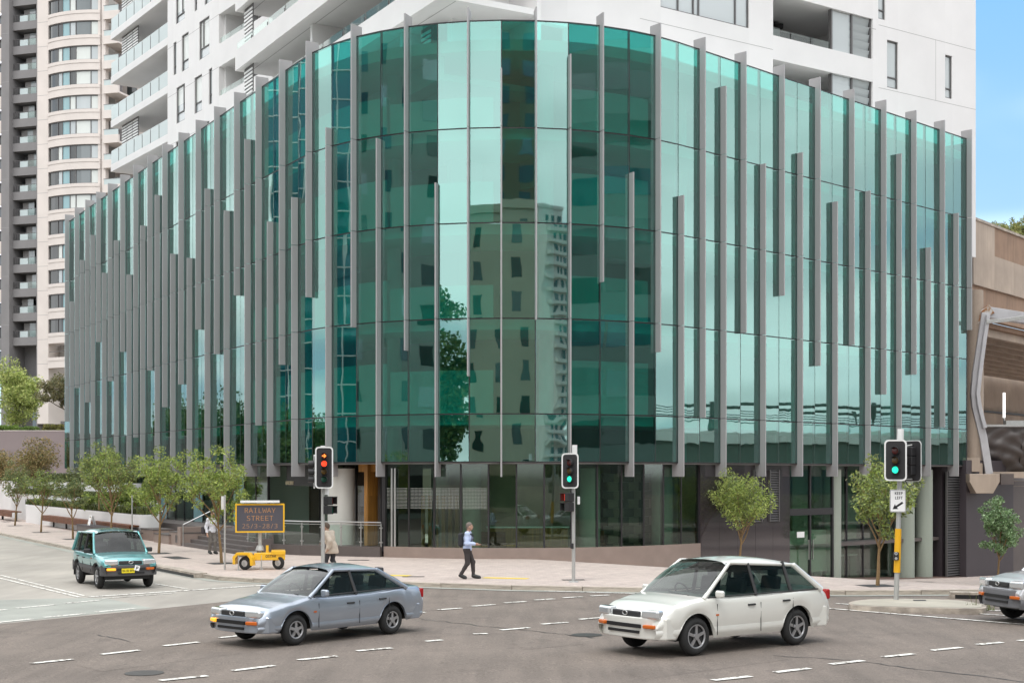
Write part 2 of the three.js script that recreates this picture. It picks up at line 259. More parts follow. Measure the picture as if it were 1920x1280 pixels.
// kerb inlets: a lintel with a dark mouth below it
for (const [a, b] of [[[300, 1062], [374, 1076]], [[1782, 1111.5], [1868, 1113]]]) {
  const A = pxg(a[0], a[1], 0), B = pxg(b[0], b[1], 0), L = Math.hypot(B[0] - A[0], B[1] - A[1]), F = frame(A[0], A[1], B[0] - A[0], B[1] - A[1]), c = fp(F, L / 2), y = hPath(c.X, c.Z);
  const t = thing('kerb_inlet', c.X, c.Z, y, a[0] < 900 ? 'concrete kerb inlet with dark mouth beside the teal car' : 'concrete kerb inlet with dark mouth behind the traffic island', 'drain');
  bx(t, F, 'lintel', M.kerb, 0, L, y - 0.03, y + 0.035, -0.25, 0.17); bx(t, F, 'mouth', M.black, 0.12, L - 0.12, y - 0.135, y - 0.032, 0.08, 0.165); bx(t, F, 'end_block', M.kerb, -0.02, 0.12, y - 0.15, y - 0.03, -0.1, 0.17); bx(t, F, 'end_block', M.kerb, L - 0.12, L + 0.02, y - 0.15, y - 0.03, -0.1, 0.17);
}
// traffic island
{
  const o = [[1592, 1131], [1602, 1126], [1640, 1122], [1700, 1121.5], [1790, 1124], [1838, 1131], [1850, 1137], [1838, 1140.5], [1780, 1139.8], [1680, 1137.5], [1612, 1135]].map(p => pxg(...p, 0));
  const c = new THREE.CatmullRomCurve3(o.map(p => new THREE.Vector3(p[0], 0, p[1])), true, 'catmullrom', 0.5).getPoints(60).slice(0, 60).map(v => [v.x, v.z]);
  const isl = struct('traffic_island', prism(c, RO - 0.1, -0.005), M.kerb);
  const ctr = c.reduce((s, p) => [s[0] + p[0] / 60, s[1] + p[1] / 60], [0, 0]);
  hang('island_top', poly(c.map(p => [ctr[0] + (p[0] - ctr[0]) * 0.95, ctr[1] + (p[1] - ctr[1]) * 0.86]), 0.002), std(0xffffff, 0.88, { map: mottle([0.68, 0.655, 0.60], 0.08, 0.05, 6, 63, 1 / 4) }), isl);
  hang('cover', poly([pxg(1712, 1124.5, 0), pxg(1736, 1124.5, 0), pxg(1738, 1126.5, 0), pxg(1714, 1126.5, 0)], 0.007), grateM, isl);
}

// ---------- the glazed corner building ----------
const V2 = [-2.44, 48.14], uL = [-0.4955, 0.8686], uR = [0.718, 0.696];
const turn = Math.PI - Math.acos(uL[0] * uR[0] + uL[1] * uR[1]), RAD = 9.9, tan_ = RAD * Math.tan(turn / 2);
const TL = [V2[0] + tan_ * uL[0], V2[1] + tan_ * uL[1]], TR = [V2[0] + tan_ * uR[0], V2[1] + tan_ * uR[1]];
const bl = Math.hypot(uL[0] + uR[0], uL[1] + uR[1]), CC = [V2[0] + (uL[0] + uR[0]) / bl * RAD / Math.cos(turn / 2), V2[1] + (uL[1] + uR[1]) / bl * RAD / Math.cos(turn / 2)];
const ARC = RAD * turn, a0 = Math.atan2(TL[1] - CC[1], TL[0] - CC[0]), a1 = Math.atan2(TR[1] - CC[1], TR[0] - CC[0]);
function wallPt(s, off = 0) {                        // point at length s along the facade, off metres out of it
  let p, n;
  if (s < 0) { p = [TL[0] - uL[0] * s, TL[1] - uL[1] * s]; n = [-uL[1], uL[0]]; }
  else if (s > ARC) { p = [TR[0] + uR[0] * (s - ARC), TR[1] + uR[1] * (s - ARC)]; n = [uR[1], -uR[0]]; }
  else { const a = a0 + (a1 - a0) * s / ARC; n = [Math.cos(a), Math.sin(a)]; p = [CC[0] + RAD * n[0], CC[1] + RAD * n[1]]; }
  return { X: p[0] + n[0] * off, Z: p[1] + n[1] * off, nX: n[0], nZ: n[1] };
}
const sk = k => k >= 6 ? 18.01 + 1.384 * (k - 6) : k >= 0 ? 10.18 + 1.305 * k : k >= -5 ? 10.18 + 1.25 * k : 3.93 + 1.49 * (k + 5);
const KMIN = -38, KMAX = 23, LV = [3.73, 5.58, 9.24, 12.91, 16.55, 20.66], FIN_TOP = 21.1, FIN_BOT = 3.17;
const podium = thing('glass_office_building', CC[0], CC[1], 0, 'curved green glass corner building with upright grey fins', 'building');
const wallFrame = (s0, s1, off = 0) => { const a = wallPt(s0, off), b = wallPt(s1, off); const F = frame(a.X, a.Z, b.X - a.X, b.Z - a.Z); F.L = Math.hypot(b.X - a.X, b.Z - a.Z); return F; };
const transomG = LV.map(() => []), mullG = [];
{
  const paneG = new Map();
  for (let k = KMIN; k < KMAX; k++) {
    const F = wallFrame(sk(k), sk(k + 1)), w = F.L - 0.035;
    for (let r = 0; r < 5; r++) {
      const h = LV[r + 1] - LV[r] - 0.05, key = w.toFixed(3) + '|' + r;
      if (!paneG.has(key)) paneG.set(key, new THREE.BoxGeometry(w, h, 0.024));
      const m = bx(podium, F, 'glass_pane', [M.glassEdge, M.glassEdge, M.glassEdge, M.glassEdge, M.coats[(k * 3 + r * 2 + 200) % 5], M.tint], 0, F.L, LV[r], LV[r + 1], -0.024, 0, paneG.get(key));
      m.rotateX(rr(-0.003, 0.003)); m.rotateY(rr(-0.005, 0.005));
    }
    LV.forEach((y, i) => transomG[i].push(baked(F, 0, F.L, y - 0.024, y + 0.024, -0.09, i === 0 || i === 5 ? 0.012 : -0.012)));
    if (k > KMIN) { const p = wallPt(sk(k)), G = frame(p.X, p.Z, -p.nZ, p.nX); mullG.push(baked(G, -0.017, 0.017, LV[0], LV[5], -0.12, -0.004)); }
  }
  const E0 = wallFrame(sk(KMAX - 1), sk(KMAX)); mullG.push(baked(E0, E0.L - 0.02, E0.L + 0.05, LV[0], LV[5], -0.2, 0.01));
  transomG.forEach(g => merged('transom', g, M.darkFrame, podium));
  merged('mullion', mullG, M.darkFrame, podium);
  // fins: [top, bottom] of the blade at each mullion, in metres above the footpath
  const T = FIN_TOP, B = FIN_BOT;
  const fins = { '-37': [T, 6.9], '-36': [14.97, B], '-35': [T, 9.04], '-34': [17.39, B], '-33': [T, 7.95], '-32': [18.6, B], '-31': [T, 11.63], '-30': [15.81, B], '-29': [T, 8.99], '-28': [17.4, B], '-27': [T, 10.56], '-26': [14.97, B], '-25': [T, 5.4], '-24': [17.38, B], '-23': [T, 9.07], '-22': [18.6, B], '-21': [T, 6.9], '-20': [14.97, B], '-19': [T, 7.96], '-18': [14.35, B], '-17': [T, 10.56], '-16': [17.38, B], '-15': [T, 9.1], '-14': [15.82, B], '-13': [T, 11.62], '-12': [18.6, B], '-11': [T, 5.46], '-10': [14.36, B], '-9': [T, 7.98], '-8': [14.92, B], '-7': [T, 10.56], '-6': [17.25, B], '-5': [T, 9.1], '-4': [16.4, B], '-3': [T, 8.06], '-2': [14.46, B], '-1': [T, 7.02], 0: [18.76, B], 1: [T, 9.17], 2: [19.37, B], 3: [T, 10.7], 4: [15.05, B], 5: [T, 8.1], 6: [14.46, B], 7: [T, 5.58], 8: [19.38, B], 9: [T, 9.24], 10: [16.58, B], 11: [T, 11.05], 12: [17.5, B], 13: [T, 8.14], 14: [15.7, B], 15: [T, 9.26], 16: [16.58, B], 17: [T, 7.08], 18: [18.76, B], 19: [T, 8.16], 20: [14.54, B], 21: [T, 5.64], 22: [16.6, B], 23: [T, 10.74] };
  const D = 0.295, TH = 0.06, cache = new Map();
  const finG = (y0, y1) => {
    const key = y0.toFixed(2) + '|' + y1.toFixed(2); if (cache.has(key)) return cache.get(key);
    const pts = [[0.02, y0], [D, y0], [D, y1], [0.02, y1]];
    if (y1 > 20.8) pts.splice(3, 1, [-D, y1], [-D, 20.70], [0.02, 20.70]);
    if (y0 < 3.5) pts.splice(0, 1, [0.02, 3.70], [-D, 3.70], [-D, y0]);
    const g = new THREE.ExtrudeGeometry(new THREE.Shape(pts.map(p => new THREE.Vector2(...p))), { depth: TH - 0.008, bevelEnabled: true, bevelSize: 0.004, bevelThickness: 0.004, bevelSegments: 1 }).translate(0, 0, -TH / 2 + 0.004);
    
    cache.set(key, g); return g;
  };
  for (const k in fins) {
    const p = wallPt(sk(+k)), [top, bot] = fins[k], cuts = [bot, ...LV.slice(1, 5).filter(y => y > bot + 0.15 && y < top - 0.15), top];
    for (let i = 0; i + 1 < cuts.length; i++) {
      const f0 = cuts[i] + (i ? 0.016 : 0), f1 = cuts[i + 1] - (i + 2 < cuts.length ? 0.016 : 0); hang('fin_panel', finG(f0, f1), M.fin, podium, p.X, 0, -p.Z, Math.atan2(p.nZ, p.nX));
    }
  }
}
// floors, roof and the core behind the glass
const outline = (off, s0, s1, n = 60) => { const o = []; for (let i = 0; i <= n; i++) { const w = wallPt(s0 + (s1 - s0) * i / n, off); o.push([w.X, w.Z]); } return o; };
const backOf = off => { const a = wallPt(sk(KMIN), off), b = wallPt(sk(KMAX), off); return [[b.X - 12, b.Z + 22], [a.X + 14, a.Z + 9]]; };
{
  for (let r = 1; r < 5; r++) {
    const pts = [...outline(-0.16, sk(KMIN) + 0.1, sk(KMAX) - 0.1, 90), ...backOf(-0.3)];
    hang('floor_slab', prism(pts, LV[r] - 0.42, LV[r] + 0.03), M.ceiling, podium);
  }
  hang('roof_slab', prism([...outline(-0.16, sk(KMIN) + 0.1, sk(KMAX) - 0.1, 90), ...backOf(-0.3)], 19.55, 19.98), M.ceiling, podium);
  hang('soffit', prism([...outline(-0.02, sk(KMIN), sk(KMAX), 90), ...backOf(-0.3)], 3.66, 3.705), std(lin(0.16, 0.15, 0.14), 0.7), podium);
  for (let r = 0; r < 5; r++) {                     // core wall and columns of each storey
    const y0 = r ? LV[r] + 0.03 : 3.7, y1 = r < 4 ? LV[r + 1] - 0.42 : 19.55;
    hang('core_wall', prism([...outline(-4.2, sk(KMIN) + 0.2, sk(KMAX) - 0.2, 50), ...outline(-4.5, sk(KMIN) + 0.2, sk(KMAX) - 0.2, 50).reverse()], y0, y1), M.interior, podium);
    if (r) for (const [s0, s1, h] of [[-9, 4.9, 1.7], [5.1, 9.8, 1.35], [13.0, 17.0, 1.75]]) hang('joinery_wall', prism([...outline(-0.75, s0, s1, 14), ...outline(-0.95, s0, s1, 14).reverse()], y0, y0 + h + (r % 2) * 0.35), M.ceiling, podium);
    for (let s = -38; s < 40; s += 8.4) { const p = wallPt(s, -2.2); hang('column', rodG(0.3, y1 - y0), M.ceiling, podium, p.X, (y0 + y1) / 2, -p.Z); }
  }
  // end walls
  for (const [s, sg] of [[sk(KMIN), 1], [sk(KMAX), -1]]) { const p = wallPt(s, -0.1), G = frame(p.X, p.Z, p.nX, p.nZ); bx(podium, G, 'end_wall', M.charcoal, -9, 0, 3.75, 20.4, sg > 0 ? -0.25 : 0.05, sg > 0 ? -0.05 : 0.25); }
}
function rodG(r, h) { return new THREE.CylinderGeometry(r, r, h, 20); }

// ---------- ground floor of the glass building ----------
const sOf = px => { let lo = -50, hi = 50; for (let i = 0; i < 50; i++) { const m = (lo + hi) / 2, w = wallPt(m); (960 + FL * w.X / w.Z < px) ? lo = m : hi = m; } return (lo + hi) / 2; };
const strip = (s0, s1, o0, o1, y0, y1, n = 24) => prism([...outline(o0, s0, s1, n), ...outline(o1, s0, s1, n).reverse()], y0, y1);
{
  const S0 = sOf(713), S1 = sOf(1322), n = 13;
  hang('plinth', strip(S0, S1, -0.22, -0.6, -1.6, 0.42, 40), M.stone, podium);
  for (let i = 0; i < n; i++) {
    const F = wallFrame(S0 + (S1 - S0) * i / n, S0 + (S1 - S0) * (i + 1) / n, -0.34);
    bx(podium, F, 'shopfront_pane', M.shop, 0.03, F.L - 0.03, 0.44, 3.66, -0.012, 0);
    bx(podium, F, 'shopfront_mullion', M.darkFrame, F.L - 0.032, F.L + 0.032, 0.42, 3.66, -0.14, 0.012);
  }
  hang('ground_floor', strip(S0 - 12, sOf(1810), -0.62, -7.6, -0.1, 0.06, 30), M.stoneDark, podium);
  const warm = std(0xffffff, 0.7, { map: mottle([0.78, 0.73, 0.64], 0.08, 0.03, 6, 205, 0.4) });
  hang('lobby_wall', strip(S0 - 1, S1 + 0.5, -5.2, -5.5, 0.06, 3.66, 30), warm, podium);
  for (const [px, off, r] of [[1140, -1.6, 0.42], [1302, -1.7, 0.45], [860, -2.2, 0.40], [748, -3.4, 0.38]]) { const p = wallPt(sOf(px), off); hang('round_column', rodG(r, 3.44), M.interior, podium, p.X, 1.78, -p.Z); }
  { const p = wallPt(sOf(770), -3.0), F = frame(p.X, p.Z, 1, -0.1); for (let i = 0; i < 7; i++) bx(podium, F, 'timber_fin', M.oak, -1.2 + i * 0.28, -1.05 + i * 0.28, 0.06, 2.4, -0.05, 0.05); }
  { const F = wallFrame(sOf(1202), sOf(1300), -2.6); for (let r = 0; r < 9; r++) for (let c = 0; c < 6; c++) bx(podium, F, 'wall_block', r * 7 + c & 1 ? M.stone : M.stoneDark, (c + (r & 1) * 0.5) * 0.6 + 0.01, (c + 1 + (r & 1) * 0.5) * 0.6 - 0.01, 0.06 + r * 0.36, 0.06 + r * 0.36 + 0.345, -0.06 + 0.004 * ((r * 3 + c) % 3), 0.02 + 0.004 * ((r + c) % 3)); }
  { // printed band of white dashes on the shop glass left of the corner
    const mat = phy(lin(0.60, 0.62, 0.58), 0.6);
    for (let i = 0; i < 4; i++) { const F = wallFrame(S0 + (S1 - S0) * i / n, S0 + (S1 - S0) * (i + 1) / n, -0.34), g = [], c0 = fp(F, F.L / 2, 0.004); for (let r = 0; r < 15; r++) for (let c = 0; c < 16; c++) g.push(mbox(0.036, 0.013, 0.002, -F.L / 2 + 0.07 + (c + 0.5) * (F.L - 0.14) / 16, 1.94 + r * 0.055, 0)); const m = hang('dash_band', mergeGeometries(g), mat, podium, c0.X, 0, -c0.Z, F.t); m.userData.kind = 'stuff'; }
    const d = wallPt(sOf(1010), -3.2), FD_ = frame(d.X, d.Z, 1, 0.05); bx(podium, FD_, 'reception_desk', M.oak, -1.6, 1.6, 0.06, 1.1, -0.4, 0.4); bx(podium, FD_, 'desk_top', M.whitePaint, -1.7, 1.7, 1.1, 1.15, -0.45, 0.45);
    for (const px of [905, 925, 1180]) { const q = wallPt(sOf(px), -2.4), G = frame(q.X, q.Z, 1, 0.1); bx(podium, G, 'lounge_chair', M.timber, -0.35, 0.35, 0.36, 0.48, -0.35, 0.35); bx(podium, G, 'chair_back', M.timber, -0.35, 0.35, 0.48, 0.95, -0.35, -0.27); for (const [a, b] of [[-0.3, -0.3], [0.3, -0.3], [-0.3, 0.3], [0.3, 0.3]]) bx(podium, G, 'chair_leg', M.darkFrame, a - 0.02, a + 0.02, 0.06, 0.36, b - 0.02, b + 0.02); }
  }
  // charcoal cladding with louvres
  const C0 = S1, C1 = sOf(1490), cn = 5;
  for (let i = 0; i < cn; i++) { const F = wallFrame(C0 + (C1 - C0) * i / cn, C0 + (C1 - C0) * (i + 1) / cn, -0.24); bx(podium, F, 'cladding_panel', M.plum, 0.006, F.L - 0.006, -2.4, 3.66, -0.12, 0); }
  const louvre = (s0, s1, y0, y1, off, pitch) => {
    const F = wallFrame(s0, s1, off), fr_ = bx(podium, F, 'louvre', M.greyFrame, 0, F.L, y0, y1, -0.05, -0.02), g = [];
    for (let y = y0 + pitch / 2; y < y1; y += pitch) g.push(mbox(F.L - 0.06, 0.012, pitch * 0.95).rotateX(0.75).translate(0, y - (y0 + y1) / 2, 0.05));
    const s = local('slats', mergeGeometries(g), M.greyFrame, fr_); s.userData.kind = 'stuff';
    local('back', mbox(F.L - 0.04, y1 - y0 - 0.04, 0.01, 0, 0, 0.021), M.black, fr_);
    for (const sg of [-1, 1]) local('jamb', mbox(0.05, y1 - y0, 0.12, sg * (F.L / 2 - 0.025), 0, 0.045), M.greyFrame, fr_);
    return fr_;
  };
  louvre(sOf(1450), sOf(1468), 1.2, 3.45, -0.22, 0.105); louvre(sOf(1420), sOf(1436), 1.2, 3.45, -0.22, 0.105);
  louvre(sOf(1782), sOf(1811), -2.2, 3.4, -0.22, 0.13);
  // doors and the recessed shop
  const D0 = C1, D1 = sOf(1576);
  { const F = wallFrame(D0, D1, -0.4), L = F.L, h = hPath(F.X, F.Z) - 0.3;
    bx(podium, F, 'door_transom', M.darkFrame, 0, L, 1.42, 1.72, -0.12, 0.03);
    for (let i = 0; i < 3; i++) { bx(podium, F, 'door_jamb', M.darkFrame, i * L / 2 - 0.05, i * L / 2 + 0.05, h, 3.66, -0.1, 0.02); }
    for (let i = 0; i < 2; i++) { bx(podium, F, 'glass_door', M.shop, i * L / 2 + 0.06, (i + 1) * L / 2 - 0.06, h + 0.3, 1.42, -0.05, -0.03); bx(podium, F, 'door_handle', M.steel, L / 2 + (i ? 0.14 : -0.17), L / 2 + (i ? 0.17 : -0.14), -0.6, 0.3, 0.0, 0.05); bx(podium, F, 'fanlight', M.shop, i * L / 2 + 0.06, (i + 1) * L / 2 - 0.06, 1.72, 3.66, -0.05, -0.03); }
    bx(podium, F, 'notice', M.whitePaint, L * 0.22, L * 0.38, 0.42, 0.68, -0.02, -0.015);
    bx(podium, F, 'frosted_panel', std(lin(0.36, 0.37, 0.33), 0.5), 0.07, L - 0.07, -1.2, 0.72, -0.35, -0.3); }
  const R0 = D1, R1 = sOf(1782), rn = 7;
  const pale = std(0xffffff, 0.7, { map: mottle([0.60, 0.63, 0.585], 0.05, 0.02, 5, 211, 0.4) });
  for (const px of [1586, 1724, 1758]) { const p = wallPt(sOf(px), -0.75); hang('round_column', rodG(0.44, 5.9), pale, podium, p.X, 0.55, -p.Z); }
  for (let i = 0; i < rn; i++) { const F = wallFrame(R0 + (R1 - R0) * i / rn, R0 + (R1 - R0) * (i + 1) / rn, -1.5); bx(podium, F, 'shopfront_pane', M.shop, 0.05, F.L - 0.05, -1.9, 3.66, -0.02, 0); bx(podium, F, 'shopfront_mullion', M.darkFrame, F.L - 0.055, F.L + 0.055, -2.3, 3.66, -0.12, 0.02); if (i % 3 === 0) bx(podium, F, 'interior_panel', pale, 0.1, F.L - 0.1, -1.9, 3.45, -1.3, -1.2); }
  hang('shop_wall', strip(C0, R1, -5.2, -5.4, -2.4, 3.66, 10), M.interior, podium);
  hang('recess_floor', sheet([...outline(0.2, R0 - 0.6, R1 + 1.5, 12), ...outline(-1.6, R0 - 0.6, R1 + 1.5, 12).reverse()], 0.012), M.paverDark, podium);
  { const F = wallFrame(R1, sk(KMAX), -1.0); bx(podium, F, 'end_pier', M.charcoal, 0, F.L, -2.6, 3.66, -0.5, 0.55); }
  // table and chairs inside the shop window
  { const p = wallPt(sOf(1655), -2.6), F = frame(p.X, p.Z, uR[0], uR[1]); bx(podium, F, 'shop_counter', M.whitePaint, -1.4, 1.4, -0.75, -0.68, -0.35, 0.35); for (const u of [-1.2, 1.2]) bx(podium, F, 'counter_leg', M.darkFrame, u - 0.03, u + 0.03, -1.9, -0.75, -0.03, 0.03); }
  // entrance recess left of the corner
  const E0 = sOf(478), E1 = S0;
  const bronze = phy(lin(0.085, 0.065, 0.05), 0.06, { clearcoat: 1, clearcoatRoughness: 0.03 });
  const en = 8;
  for (let i = 0; i < en; i++) {
    const F = wallFrame(E0 + (E1 - E0) * i / en, E0 + (E1 - E0) * (i + 1) / en, -2.6);
    if (i < 5) { bx(podium, F, 'lobby_pane', bronze, 0.03, F.L - 0.03, 0.4, 3.66, -0.04, 0); } else bx(podium, F, 'timber_panel', i === 6 ? M.oak : std(0xffffff, 0.5, { map: M.oak.map, color: lin(0.22, 0.17, 0.13) }), 0.02, F.L - 0.02, 0.4, 3.66, -0.1 - 0.05 * (i - 5), 0);
    bx(podium, F, 'lobby_mullion', M.darkFrame, F.L - 0.03, F.L + 0.03, 0.4, 3.66, -0.1, 0.05);
  }
  { const p = wallPt(sOf(666), -0.9), F = frame(p.X, p.Z, -p.nZ, p.nX); bx(podium, F, 'timber_post', M.oak, -0.09, 0.09, 0.4, 3.66, -0.3, 0.3); bx(podium, F, 'timber_header', M.oak, -0.6, 1.0, 3.36, 3.66, -0.3, 0.1); }
  { const p = wallPt(sOf(607), -0.85); hang('round_column', new THREE.CylinderGeometry(0.56, 0.56, 3.4, 32), std(0xffffff, 0.6, { map: mottle([0.80, 0.79, 0.765], 0.03, 0.02, 5, 215, 0.4) }), podium, p.X, 1.8, -p.Z); }
  { const p = wallPt(S0, -0.3), G = frame(p.X, p.Z, p.nX, p.nZ); bx(podium, G, 'entrance_reveal', M.darkFrame, -2.6, 0.05, 0.2, 3.66, -0.05, 0.12); for (const w of [0.35, 0.5]) hang('downpipe', rodG(0.045, 3.1), M.steel, podium, fp(G, 0.02, -w).X, 1.95, -fp(G, 0.02, -w).Z); }
  // sign over the lobby door
  { const F = wallFrame(sOf(500), sOf(575), -1.0); F.y = 3.0; bx(podium, F, 'sign_fascia', M.darkFrame, -0.2, F.L + 0.2, 2.75, 3.66, -0.2, 0);
    const font = await new FontLoader().loadAsync('fonts/droid/droid_sans_bold.typeface.json');
    const tg = new TextGeometry('RAILWAY', { font, size: 0.165, depth: 0.02, curveSegments: 3 }); const c = fp(F, hitU(F, 535.5), 0.004);
    hang('sign_lettering', tg, std(lin(0.72, 0.62, 0.42), 0.35, { metalness: 0.4 }), podium, c.X, 2.80, -c.Z, F.t); }
  // left wing at street level, behind the trees
  const ln = 24, A0 = sk(KMIN) + 0.4;
  for (let i = 0; i < ln; i++) { const F = wallFrame(A0 + (E0 - A0) * i / ln, A0 + (E0 - A0) * (i + 1) / ln, -0.6); bx(podium, F, 'shopfront_pane', i % 4 === 1 ? M.winTeal : M.shop, 0.03, F.L - 0.03, 0.8, 3.66, -0.012, 0); bx(podium, F, 'shopfront_mullion', M.darkFrame, F.L - 0.03, F.L + 0.03, 0.78, 3.66, -0.1, 0.02); }
  hang('lobby_back', strip(A0, E0, -4.2, -4.5, 0.3, 3.66, 6), M.plaster, podium);
}

// ---------- raised forecourt, steps, planters on the left ----------
const FP = frame(TL[0], TL[1], -uL[0], -uL[1]);      // u runs towards the corner, w out to the street
const uAt = (px, w) => { const o = fp(FP, 0, w); return hitU({ ...FP, X: o.X, Z: o.Z }, px); };
{
  const fore = thing('forecourt', fp(FP, -6, 1).X, fp(FP, -6, 1).Z, 0, 'raised stone forecourt with dark steps in front of the lobby', 'terrace');
  const uA = uAt(232, 2.6), uB = uAt(352, 2.6), uC = uAt(462, 2.6);
  bx(fore, FP, 'landing', M.stoneDark, uA - 6, uC, -0.1, 0.78, -0.55, 1.2);
  for (let i = 0; i < 5; i++) bx(fore, FP, 'step', M.stoneDark, uB, uC, -0.1, 0.155 * (i + 1), 1.2 + 0.34 * (4 - i) - (i === 4 ? 0.0 : 0.0), 1.2 + 0.34 * (5 - i));
  bx(fore, FP, 'side_wall', M.stone, uB - 0.5, uB - 0.003, -0.1, 0.86, 0.5, 2.95);
  // ramp wall with glass balustrade
  const R = [[at(712, 55.7), 55.7], [at(563, 57.0), 57.0], [at(461, 59.0), 59.0]];
  for (let i = 0; i < 2; i++) {
    const F = frame(R[i + 1][0], R[i + 1][1], R[i][0] - R[i + 1][0], R[i][1] - R[i + 1][1]), L = Math.hypot(R[i][0] - R[i + 1][0], R[i][1] - R[i + 1][1]);
    bx(fore, F, 'ramp_wall', M.stoneDark, 0.002, L - 0.002, -0.1, 0.40, -0.22, 0);
  }
  const deck = [[R[0][0], R[0][1] + 0.2], [R[1][0], R[1][1] + 0.22], [R[2][0] + 0.1, R[2][1] + 0.25]]; for (let s = sOf(478); s <= sOf(713); s += 0.5) { const w = wallPt(s, -2.6); deck.push([w.X, w.Z]); }
  hang('ramp_deck', prism(deck, 0.1, 0.38), M.stoneDark, fore);
  const bal = thing('glass_balustrade', R[1][0], R[1][1], 0.4, 'frameless glass balustrade with steel posts and handrail before the lobby', 'balustrade');
  for (let i = 0; i < 2; i++) {
    const F = frame(R[i + 1][0], R[i + 1][1], R[i][0] - R[i + 1][0], R[i][1] - R[i + 1][1]), L = Math.hypot(R[i][0] - R[i + 1][0], R[i][1] - R[i + 1][1]), n = i ? 3 : 4;
    for (let k = 0; k <= n; k++) { if (i === 1 && k === n) continue; const u = L * k / n, c = fp(F, u, -0.11); hang('post', rodG(0.024, 0.92), M.steel, bal, c.X, 0.86, -c.Z); for (const y of [0.55, 1.12]) bx(bal, F, 'clamp', M.steel, u - 0.07, u + 0.07, y, y + 0.05, -0.135, -0.085); }
    for (let k = 0; k < n; k++) bx(bal, F, 'glass_panel', M.clear, L * k / n + 0.05, L * (k + 1) / n - 0.05, 0.44, 1.24, -0.116, -0.104);
    for (const [y, r] of [[1.36, 0.028], [1.26, 0.014]]) { const a = fp(F, 0, -0.11), b = fp(F, L, -0.11); hang('handrail', rod([a.X, y, -a.Z], [b.X, y, -b.Z], r), M.steel, bal); }
  }
  // stone seats and blocks along the edge
  for (const [p0, p1, h, w0, w1, lab] of [[231, 262, 0.36, 1.9, 2.9, 'low stone block behind the teal car, left of two trees'], [263, 287, 0.58, 1.7, 2.75, 'square stone block right of the slim sign pole'], [288, 316, 0.45, 1.9, 2.95, 'stone block directly behind the tree near the steps'], [317, 345, 0.62, 1.6, 2.85, 'tall stone block with bin slot beside the steps']]) {
    const u0 = uAt(p0, w1), u1 = uAt(p1, w1), c = fp(FP, (u0 + u1) / 2, (w0 + w1) / 2), t = thing('stone_block', c.X, c.Z, 0, lab, 'seat block', 'stone blocks along the forecourt');
    bx(t, FP, 'block', M.stone, u0, u1 - 0.02, -0.02, h - 0.06, w0, w1); bx(t, FP, 'cap', M.stoneDark, u0 - 0.01, u1 - 0.01, h - 0.055, h, w0 - 0.02, w1 + 0.02);
    if (p0 === 317) { bx(t, FP, 'slot', M.black, (u0 + u1) / 2 - 0.2, (u0 + u1) / 2 + 0.25, 0.12, 0.46, w1 - 0.02, w1 + 0.004); bx(t, FP, 'slot_bar', M.steel, (u0 + u1) / 2 + 0.05, (u0 + u1) / 2 + 0.1, 0.12, 0.46, w1 + 0.005, w1 + 0.03); }
  }
  // handrails
  const rail = (pts, posts, lab) => { const t = thing('handrail', pts[0][0], -pts[0][2], pts[0][1], lab, 'handrail'); hang('rail', tubeG(pts, 0.026, 8, 20), M.steel, t); posts.forEach(([x, y0, y1, z]) => hang('post', rodG(0.024, y1 - y0), M.steel, t, x, (y0 + y1) / 2, z)); };
  { const a = fp(FP, uB + 0.25, 2.9), b = fp(FP, uB + 0.25, 1.3); rail([[a.X, 0.98, -a.Z], [b.X, 1.72, -b.Z], [b.X + 0.25, 1.72, -b.Z - 0.3]], [[a.X, 0, 1.0, -a.Z], [b.X, 0.7, 1.72, -b.Z]], 'sloping steel handrail beside the dark steps'); }
  { const a = fp(FP, uAt(236, 2.4), 2.6), b = fp(FP, uAt(258, 2.4), 1.9), c = fp(FP, uAt(272, 2.4), 1.7); rail([[a.X, 1.05, -a.Z], [b.X, 1.62, -b.Z], [c.X, 1.62, -c.Z], [c.X + 0.3, 1.3, -c.Z + 0.3]], [[a.X, 0, 1.05, -a.Z], [b.X + 0.15, 0.6, 1.62, -b.Z]], 'bent steel handrail by the slim sign pole'); }
  // dark bench with a board on it
  const q0 = fp(FP, uAt(143, 4.15), 4.15), q1 = fp(FP, uAt(230, 4.15), 4.15), g0 = q0, FB = frame(q0.X, q0.Z, q1.X - q0.X, q1.Z - q0.Z), LB = Math.hypot(q1.X - q0.X, q1.Z - q0.Z), db = thing('stone_bench', g0.X, g0.Z, 0, 'long dark stone bench carrying a small white board', 'bench');
  bx(db, FB, 'plinth', M.charcoal, 0.1, LB - 0.1, 0, 0.08, -0.6, -0.08); bx(db, FB, 'body', M.stoneDark, 0, LB, 0.08, 0.5, -0.7, 0); bx(db, FB, 'seat_slab', M.charcoal, -0.03, LB + 0.03, 0.5, 0.56, -0.73, 0.03);
  const uS = LB * 0.22, sb = thing('sandwich_board', fp(FB, uS, -0.3).X, fp(FB, uS, -0.3).Z, 0.56, 'white printed sandwich board standing on the dark bench', 'sign');
  const cv = document.createElement('canvas'); cv.width = 128; cv.height = 128; const cx = cv.getContext('2d'); cx.fillStyle = '#f2f0f0'; cx.fillRect(0, 0, 128, 128); cx.strokeStyle = '#4a4a52'; cx.lineWidth = 9; cx.strokeRect(22, 16, 84, 60); cx.fillStyle = '#f2f0f0'; cx.fillRect(34, 60, 60, 24); cx.fillStyle = '#b9a23a'; cx.fillRect(44, 22, 40, 10); cx.fillStyle = '#d8c020'; cx.fillRect(8, 112, 30, 8);
  const bt = new THREE.CanvasTexture(cv); bt.colorSpace = THREE.SRGBColorSpace;
